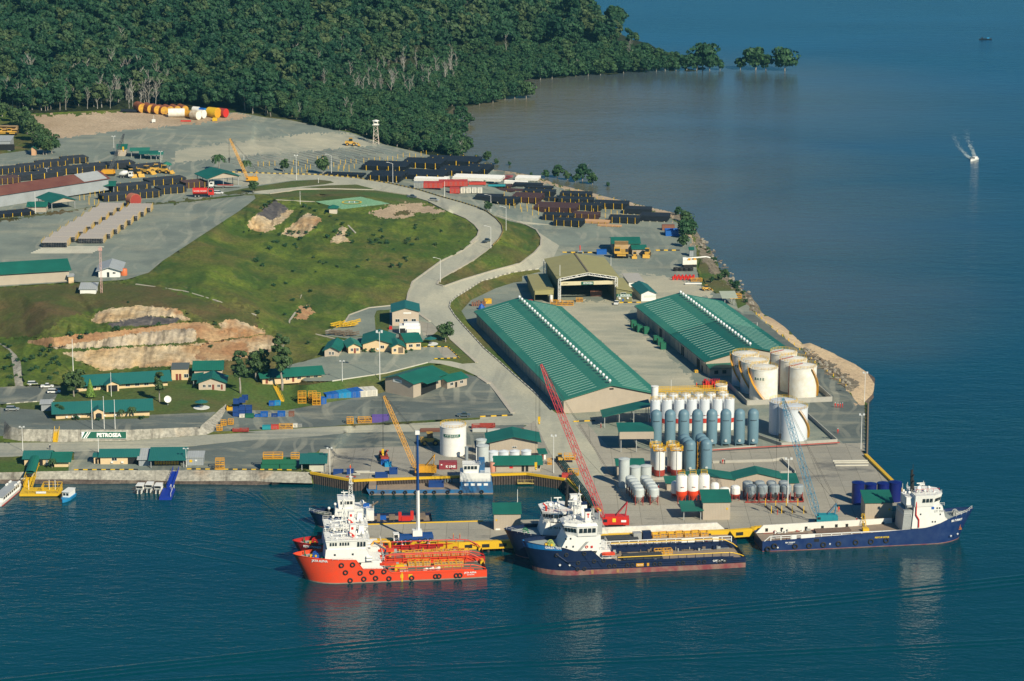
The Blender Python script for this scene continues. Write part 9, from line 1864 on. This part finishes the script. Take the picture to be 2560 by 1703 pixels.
steps('yellow steps climbing the sign wall left of the company sign',tH(508,536),tH(525,418),1.7,YEL);steps('yellow steps down the lawn bank beside the tall eucalyptus',tI(390,160),tI(322,25),1.3,YEL,20)
a,b=G(*tH(752,500),4.6),G(*tH(1166,495),4.6)
o=thing('company_sign','long green company sign with white stripes and white lettering on the sloping wall','sign',G(*tH(752,500),4.6)+Vector((0,-.45,0)),0);Lw=(b-a).length;th_=R(-15)
def tl(m):m.m=Matrix.Rotation(th_,4,'X');return m
tl(MB()).box(0,Lw,-.05,.05,0,2.5).build('board',TXTG,o);tl(MB()).add([(.1,-.08,.1),(1.2,-.08,2.35),(.1,-.08,2.35)]+[(q,-.08,zz2)for q,zz2 in((.6,.12),(1.1,.12),(2.6,2.35),(2.1,2.35),(1.4,.12),(1.8,.12),(3.3,2.35),(2.9,2.35))],[(0,1,2),(3,4,5,6),(7,8,9,10)]).build('stripes',TXTW,o);tl(MB()).path([(0,-.08,2.5),(Lw,-.08,2.5),(Lw,-.08,0),(0,-.08,0),(0,-.08,2.5)],.06,4).build('frame',WHITE,o)
text('PETROSEA',1.9,TXTW,o,(Lw*.61,-.10+1.2*math.sin(-th_)*-1+1.27,1.05),(math.pi/2+th_,0,0),sx=.98,bold=.05)
lt=[c for c in o.children if c.name.startswith('lettering')][0];lt.location=Matrix.Rotation(th_,4,'X')@Vector((Lw*.61,-.09,1.2))
a=G(*tH(325,745),3.5);o=thing('covered_gangway','yellow gangway with curved green roof leading down to the pontoon','gangway',a,0);b=G(*tH(255,965),.6)-a;n_=Vector((b.y,-b.x,0)).normalized()*1.5
m=MB();[m.tube(n_*s+Vector((0,0,h_)),b+n_*s+Vector((0,0,h_)),.12,5)for s in(-1,1)for h_ in(.2,1.2,2.8)];[m.tube(b*k/9+n_*s+Vector((0,0,.2)),b*(k+1)/9+n_*s+Vector((0,0,1.2)),.08,4)for s in(-1,1)for k in range(9)];m.build('truss',YEL,o)
m=MB();pr_=[(math.cos(R(t))*1.75,math.sin(R(t))*.9+2.6)for t in range(0,181,20)];nn=n_.normalized();m.loft([[tuple(c+nn*x+Vector((0,0,z)))for x,z in pr_]for c in(b*.0,b*.66)],False);m.build('roof',GREEN,o);MB().add([tuple(v)for v in(n_*-1,n_*1,b+n_,b-n_)],[(0,1,2,3)]).build('walkway',YEL,o)
a=G(*tH(180,1040),0);o=thing('pontoon','bright yellow floating pontoon with railings at the left of the picture','pontoon',a,R(1));MB().box(0,13.6,0,7.5,.2,1.1).build('deck',YEL,o);m=MB()
for p_,q_ in(((7.2,7.3,1.1),(13.5,7.3,1.1)),((13.5,7.3,1.1),(13.5,.2,1.1)),((7.2,7.3,1.1),(7.2,1.5,1.1)),((3,.3,1.1),(13,.3,1.1))):
 p_,q_=Vector(p_),Vector(q_);[m.tube(p_+Vector((0,0,h_)),q_+Vector((0,0,h_)),.08,4)for h_ in(1.0,2.0)];[m.tube(p_.lerp(q_,k/4),p_.lerp(q_,k/4)+Vector((0,0,2.0)),.08,4)for k in range(5)]
m.build('railing',YEL,o);MB().box(5.6,9,-.15,-.05,1.2,1.9).build('sign',WHITE,o);m=MB();[m.tube((x,y,-2.5),(x,y,1),.3,8)for x in(.6,4,9,13)for y in(.6,6.5)];m.build('pile',PILE,o);m=MB();[m.tube((x,5,1),(x,5,4.4),.1,6)for x in(2.4,9.4,11.4)];m.build('light_pole',WHITE,o)
a=G(*tH(1620,790),3.5);b=G(*tH(1560,960),.9);o=thing('blue_gangway','royal blue gangway sloping from the seawall to a blue float','gangway',a,0);d_=b-a;n_=Vector((d_.y,-d_.x,0)).normalized();BG=paint('gangway_blue',(.008,.035,.32),.5,dirt=.2)
MB().add([tuple(v)for v in(n_*-1,n_*1,d_+n_,d_-n_)]+[tuple(v-Vector((0,0,.3)))for v in(n_*-1,n_*1,d_+n_,d_-n_)],[(0,1,2,3),(7,6,5,4),(0,4,5,1),(1,5,6,2),(2,6,7,3),(3,7,4,0)]).build('walkway',BG,o);m=MB();[m.tube(n_*s+Vector((0,0,h_)),d_+n_*s+Vector((0,0,h_)),.07,4)for s in(-1,1)for h_ in(.6,1.2)];[m.tube(d_*k/10+n_*s,d_*k/10+n_*s+Vector((0,0,1.2)),.06,4)for s in(-1,1)for k in range(11)];m.build('handrail',BG,o)
f_=MB();f_.m=Matrix.Translation(d_);f_.box(-2.2,1.9,-11,.6,-.9,-.1);f_.build('float',BG,o);m=MB();m.m=Matrix.Translation(d_);m.path([(1.6,0,0),(1.6,0,1.2),(1.6,-10,1.2),(1.6,-10,0)],.08,4).path([(.8,-2,0),(.8,-2,2),(.8,-5,2)],.08,4);m.build('railing',WHITE,o)
a=G(*tJ(735,930),3.6);b=G(*tJ(1060,1370),3.6);o=thing('pipe_bridge','long pipe rack with dark green pipes running down the dock corner','pipe bridge',a,ang(a,b));L_=(b-a).length;m=MB();[m.tube((0,y,1.0),(L_,y,1.0),.22,6)for y in(-.9,-.3,.3,.9)];m.build('pipes',paint('pipe_green',(.03,.10,.09),.6,dirt=.4),o);m=MB();[m.box(L_*k/14,L_*k/14+.25,-1.3,1.3,0,.9)for k in range(15)];m.build('support',WOOD,o)
CG(a+Vector((1.5,-3,1.2)),R(0),'yellow railed platform over the head of the pipe bridge',None,(1.6,1,.9));cont('red',3.4,2.2,1.2,tJ(755,1085),R(0),'red valve block at the middle of the pipe bridge',None);CG(GP(*tJ(812,1068),.2),0,'yellow railed frame beside the red valve block',None,(1.5,1.2,.8));CG(GP(*tJ(622,965)),0,'small yellow frame beside the dock office floodlight',None,(.6,.8,.9))
m=MB();m.box(0,7.4,0,5,.5,.8);[m.tube((x,y,.8),(x,y,1.9),.07,4)for x in(0,2.4,5,7.4)for y in(0,5)];[m.tube((0,y,1.9),(7.4,y,1.9),.07,4)for y in(0,5)];[m.tube((x,0,1.9),(x,5,1.9),.07,4)for x in(0,7.4)]
solo(m,'work_float',paint('ochre_steel',(.50,.38,.12),.7,dirt=.5),'small yellow railed work platform floating in the inner dock','work float',G(*tJ(345,1155),0),R(2))
hc=GP(*tB(1397,1130),.06);m=MB();[m.quad(*[(r_*math.cos(t),r_*math.sin(t),0)for r_,t in((2.6,a1),(3.1,a1),(3.1,a1+.27),(2.6,a1+.27))])for a1 in[k*.262 for k in range(24)]]
z0=min(gz(*tB(*p))for p in((1397,1130),(1330,1130),(1470,1130)));o=solo(m,'helipad_circle',TXTY,'yellow landing circle painted on the green helipad','marking',hc+Vector((0,0,.25)));o.scale=(1.6,1.6,1);text('H',3.4,TXTW,o,(0,0,.02),(0,0,0));text('WBAA',1.1,TXTW,None,GP(*tB(1510,1160),.3),(0,0,R(8)),'helipad_lettering')['label']='white letters painted at the corner of the green helipad';bpy.data.objects['helipad_lettering']['category']='lettering'
# ------------------------------------------------------------------ people
def person_proto(cm,hat):
 def f():
  V=[(0,0,.95),(0,0,1.2),(0,0,1.42),(0,0,1.54),(0,0,1.66),(.17,0,1.40),(.27,.02,1.12),(.30,-.08,.86),(-.17,0,1.40),(-.27,.02,1.12),(-.28,-.06,.86),(.10,0,.88),(.12,-.02,.48),(.13,.04,.06),(.13,-.12,.04),(-.10,0,.88),(-.13,-.04,.48),(-.15,.06,.06),(-.15,-.10,.04)]
  E_=[(0,1),(1,2),(2,3),(3,4),(2,5),(5,6),(6,7),(2,8),(8,9),(9,10),(0,11),(11,12),(12,13),(13,14),(0,15),(15,16),(16,17),(17,18)]
  Rr=[.17,.17,.16,.07,.11,.08,.055,.045,.08,.055,.045,.10,.075,.055,.045,.10,.075,.055,.045]
  me=bpy.data.meshes.new('person');me.from_pydata(V,E_,[]);o=bpy.data.objects.new('person',me);C.objects.link(o);o.modifiers.new('skin','SKIN')
  for i,sv_ in enumerate(me.skin_vertices[0].data):sv_.radius=(Rr[i],Rr[i]*.8)
  me.skin_vertices[0].data[0].use_root=True;sb=o.modifiers.new('sub','SUBSURF');sb.levels=1;sb.render_levels=1
  dg=bpy.context.evaluated_depsgraph_get();m2=bpy.data.meshes.new_from_object(o.evaluated_get(dg));o.modifiers.clear();o.data=m2;m2.materials.clear();m2.materials.append(cm);m2.materials.append(SKIN)
  for p in m2.polygons:p.use_smooth=True;p.material_index=1 if p.center.z>1.5 or p.center.z<.93 and abs(p.center.x)>.24 else 0
  MB().lathe([(.17,1.70),(.13,1.74),(.11,1.82),(.03,1.86)],10).build('hard_hat',hat,o);tag(o,'','person');return o
 return Proto(f)
PRD,PBL,POR=person_proto(RED,WHITE),person_proto(NAVY,WHITE),person_proto(ORNG,YEL)
for pr,f,x,y,lb in((PRD,tK,1428,622,'person in red coveralls, leftmost of four walking on the shore road'),(PRD,tK,1452,626,'person in red coveralls, second of four on the shore road'),(PRD,tK,1474,626,'person in red coveralls, third of four on the shore road'),(PRD,tK,1495,624,'person in red coveralls, rightmost of four on the shore road'),(PRD,tK,1452,862,'person in red coveralls standing alone right of the bund wall'),(PRD,tK,393,1142,'person in red coveralls beside a colleague in blue near the concrete barrier'),(PBL,tK,410,1142,'person in dark blue beside a colleague in red near the concrete barrier'),(POR,tJ,1993,248,'person in orange left of the red pumping machinery'),(PRD,tJ,1112,628,'person in red coveralls at the sloping canopy post'),(PRD,tJ,1643,1198,'person in red coveralls beside the green quay hut'),(POR,tL,1595,622,'person in orange, left of two at the jetty edge'),(POR,tL,1655,622,'person in orange, right of two at the jetty edge'),(POR,tI,1015,790,'person in orange standing among the blue bins on the quay'),(POR,tN,380,540,'person in orange bending over the pipe sleepers on the quay'),(PBL,tH,460,605,'person in dark clothes crossing the road below the yellow steps'),(PRD,tN,1110,618,'person in red at the quay edge behind the royal blue ship'),(PBL,tN,1150,618,'person in dark clothes at the quay edge behind the royal blue ship'),(POR,tN,945,515,'person in orange beside the light blue crane')):pr(GP(*f(x,y),.02),x%6,lb,None,1.05)
# ------------------------------------------------------------------ garden and roadside trees
GT=[tree_proto('shade_tree','tree',301,3.6,2.8,2.6,LMG,16,60,.55),tree_proto('tall_tree','tree',311,3.0,5.0,6.0,LMG,18,55,.6,.4),tree_proto('shrub','shrub',321,1.5,.9,.3,LMB,7,40,.35,.1)]
def conif():
 o=thing('conical_tree','','tree');m=MB();r=random.Random(2)
 for k in range(1100):
  t=r.random();a=r.uniform(0,6.28);rr_=2.1*(1-t)*r.uniform(.55,1.05)+.1;p=Vector((rr_*math.cos(a),rr_*math.sin(a),.8+t*6.4));n=Vector((math.cos(a),math.sin(a),.5+r.uniform(-.4,.4))).normalized();x=n.orthogonal().normalized();y=n.cross(x);s_=r.uniform(.12,.3);m.add([p-x*s_,p-y*s_,p+x*s_,p+y*s_],[(0,1,2,3)])
 m.build('crown',LML,o);MB().tube((0,0,-.3),(0,0,3),.15,6).build('trunk',BARK,o);return o
def palm():
 o=thing('palm_tree','','palm');m=MB()
 for k in range(17):
  a=k*.72;q=(Vector((math.cos(a),math.sin(a),0)),Vector((-math.sin(a),math.cos(a),0)));up=.9-.09*(k%6)*2
  pts=[q[0]*(3.6*t)+Vector((0,0,7+up*3*t-3.6*t*t))for t in(0,.25,.5,.75,1)]
  for p1,p2 in zip(pts,pts[1:]):
   for s_ in(-1,1):m.add([p1,p2,p2+q[1]*s_*.55+Vector((0,0,-.35)),p1+q[1]*s_*.6+Vector((0,0,-.3))],[(0,1,2,3)])
 m.build('fronds',LMG,o);MB().tube((0,0,-.4),(.3,0,7),.24,7,.15).build('trunk',BARK,o);return o
CF,PM=Proto(conif),Proto(palm)
for pr,f,x,y,s_,lb in((GT[0],tD,683,1440,1.25,'dark rounded tree at the left end of the long office'),(CF,tD,832,1455,1.0,'bright lime green conical tree in front of the long office'),(GT[1],tH,1468,165,.80,'dark bushy tree at the right end of the front headquarters'),(GT[1],tD,2210,1410,1.15,'big feathery tree right of the pale cottage'),(GT[0],tE,10,1290,1.5,'broad tree between the pale cottage and the quarters'),(GT[1],tE,238,1385,1.45,'tallest slender eucalyptus before the quarters'),(GT[0],tE,1745,938,1.0,'round shade tree beside the clinic parasol'),(PM,tB,175,835,1.15,'coconut palm behind the big open pipe shed'),(PM,tB,430,850,.85,'coconut palm hidden behind the yellow mobile crane'),(GT[0],tB,770,845,.85,'sparse lopsided tree at the empty racks'),(GT[0],tB,1130,868,1.15,'dense dark round tree at the road barrier'),(GT[0],tB,492,1035,.75,'small bushy tree at the corner of the left plateau'),(GT[0],tC,447,1212,.65,'small tree at the barrier beside the coast yard'),(PM,tH,480,775,.45,'small palm shrub between the waterfront houses'),(PM,tH,1118,308,.4,'left little palm before the headquarters'),(PM,tH,1215,303,.5,'right little palm before the headquarters'),(GT[0],tH,560,305,.6,'shrubby tree at the left corner of the headquarters'),(PM,tH,825,310,.35,'small palm beside the headquarters porch')):pr(GP(*f(x,y)),x,lb,None,s_)
for i,(x,y)in enumerate(((120,390),(165,440),(205,430),(250,500),(290,480),(300,560),(350,560),(360,640),(410,620),(430,690),(480,680),(395,690),(20,340),(240,450))):GT[0](GP(*tA(x,y)),i*1.7,'dense green tree in the hedge like row beside the left yard','trees beside the left yard',1.15+.15*(i%3))
rr=random.Random(77)
SHR=[(tB,600,1165),(tB,640,1130),(tB,560,1190),(tB,500,1240),(tB,440,1290),(tB,960,1170),(tB,1010,1190),(tB,1060,1215),(tB,1040,1250),(tB,940,1215),(tB,1150,1230),(tB,1200,1260),(tB,1260,1300),(tB,1310,1330),(tB,1240,1400),(tB,1290,1420),(tB,1370,1430),(tB,1170,1450),(tB,1060,1370),(tB,920,1470),(tB,730,1430),(tD,1980,780),(tD,1080,830),(tD,650,880),(tD,800,865),(tD,740,910),(tD,1940,990),(tD,1460,790),(tD,1180,580),(tD,400,1020),(tE,210,900),(tE,480,955),(tE,460,640),(tE,400,670),(tE,550,300),(tA,470,780),(tH,900,335),(tH,700,330),(tH,1300,325),(tE,1000,1030),(tE,1075,1035),(tE,1380,1040),(tE,1430,1020)]
SHR+=[(tB,1900+rr.uniform(-400,500),1440+rr.uniform(-120,120))for _ in range(22)]+[(tE,rr.uniform(650,1450),rr.uniform(0,260))for _ in range(18)]+[(tE,rr.uniform(0,700),rr.uniform(150,700))for _ in range(14)]+[(tD,rr.uniform(0,600),rr.uniform(960,1300))for _ in range(30)]+[(tB,rr.uniform(400,1000),rr.uniform(1400,1560))for _ in range(16)]
SHR+=[(tS,540+q*26+rr.uniform(-12,25),190+q*31+rr.uniform(-14,14))for q in range(18)]
for i,(f,x,y)in enumerate(SHR):GT[2](GP(*f(x,y),-.1),i,'low green shrub in the rough grass','shrubs in the grass',rr.uniform(.4,.95))
rm=[MB().lathe([(.5,-.3),(.9,.1),(.75,.5),(.2,.75)],6).mesh('rock',paint('shore_rock',(.28,.25,.20),.9,dirt=.6,scale=1)),MB().tube((-2,0,.2),(2,.4,.35),.16,5).tube((.4,0,.3),(1.2,1.4,.5),.08,4).mesh('driftwood_log',WOOD)]
for i in range(150):
 k=rr.random()<.35;t=rr.random()
 if t<.55:P=(tK,1150+rr.random()*420,0);x=P[1];p=tK(x,90+(x-1150)*.82+rr.uniform(-35,45))
 else:x=rr.random();p=tS(540+x*520+rr.uniform(-30,30),140+x*620+rr.uniform(-40,40))
 o=bpy.data.objects.new('driftwood_log' if k else 'shore_rock',rm[1 if k else 0]);C.objects.link(o);o.location=GP(*p,.05);o.rotation_euler=(0,0,rr.uniform(0,6));s_=rr.uniform(.5,1.3);o.scale=(s_,s_*rr.uniform(.7,1.3),s_)
 tag(o,'bleached driftwood log lying on the rocky shore' if k else 'rough brown boulder on the rocky shore','driftwood' if k else 'rock','driftwood on the shore' if k else 'boulders on the shore')
# ------------------------------------------------------------------ haze
def haze():
 m=bpy.data.materials.new('haze_air');m.use_nodes=True;t=m.node_tree;t.nodes.remove(t.nodes['Principled BSDF']);v=t.nodes.new('ShaderNodeVolumePrincipled')
 v.inputs['Color'].default_value=(0.25,0.72,0.95,1);v.inputs['Density'].default_value=0.00004;v.inputs['Anisotropy'].default_value=0.2;t.links.new(v.outputs[0],t.nodes['Material Output'].inputs['Volume'])
 o=MB().box(-6000,6000,-400,15800,-8,330).build('haze',m);o['kind']='stuff';o['label']='thin blue haze over the bay and the far forest'
haze()
def ridges(lines,label):
 m=MB()
 for pts,w_,h in lines:
  P=[G(*p,0)for p in densify(pts,30,False)];prev=None
  for i,p in enumerate(P):
   d=(P[min(i+1,len(P)-1)]-P[max(i-1,0)]).normalized();n=Vector((-d.y,d.x,0));k=h*(.7+.5*noise.noise(p*.02))
   ring=[p+n*(w_*t)+Vector((0,0,z))for t,z in((-1,-.03),(-.5,k*.5),(0,k),(.5,k*.5),(1,-.03))]
   if prev:m.add(prev+ring,[(j,j+1,j+6,j+5)for j in range(4)])
   prev=ring
 o=m.build('wake_waves',bpy.data.materials['sea_water'],smooth=True);o['label']=label;o['kind']='stuff'
L1=[(-100,1712),(300,1668),(900,1605),(1500,1545),(2100,1488),(2700,1425)];L2=[(200,1712),(900,1672),(1700,1640),(2300,1612),(2700,1590)]
ridges([([(x,y+o_)for x,y in L1],1.6,.30)for o_ in(0,9,20)]+[([(x,y+o_)for x,y in L2],1.5,.26)for o_ in(0,10)],'long low wake waves crossing the foreground water')
ridges([([(560+k*22,1222+k*3),(700+k*6,1262+k*12),(790-k*4,1310+k*14)],1.0,.16)for k in range(7)]+[([(400-k*40,1300+k*10),(600-k*30,1330+k*14),(760-k*20,1352+k*18)],.9,.12)for k in range(5)],'fine curved ripples spreading from the dock mouth')
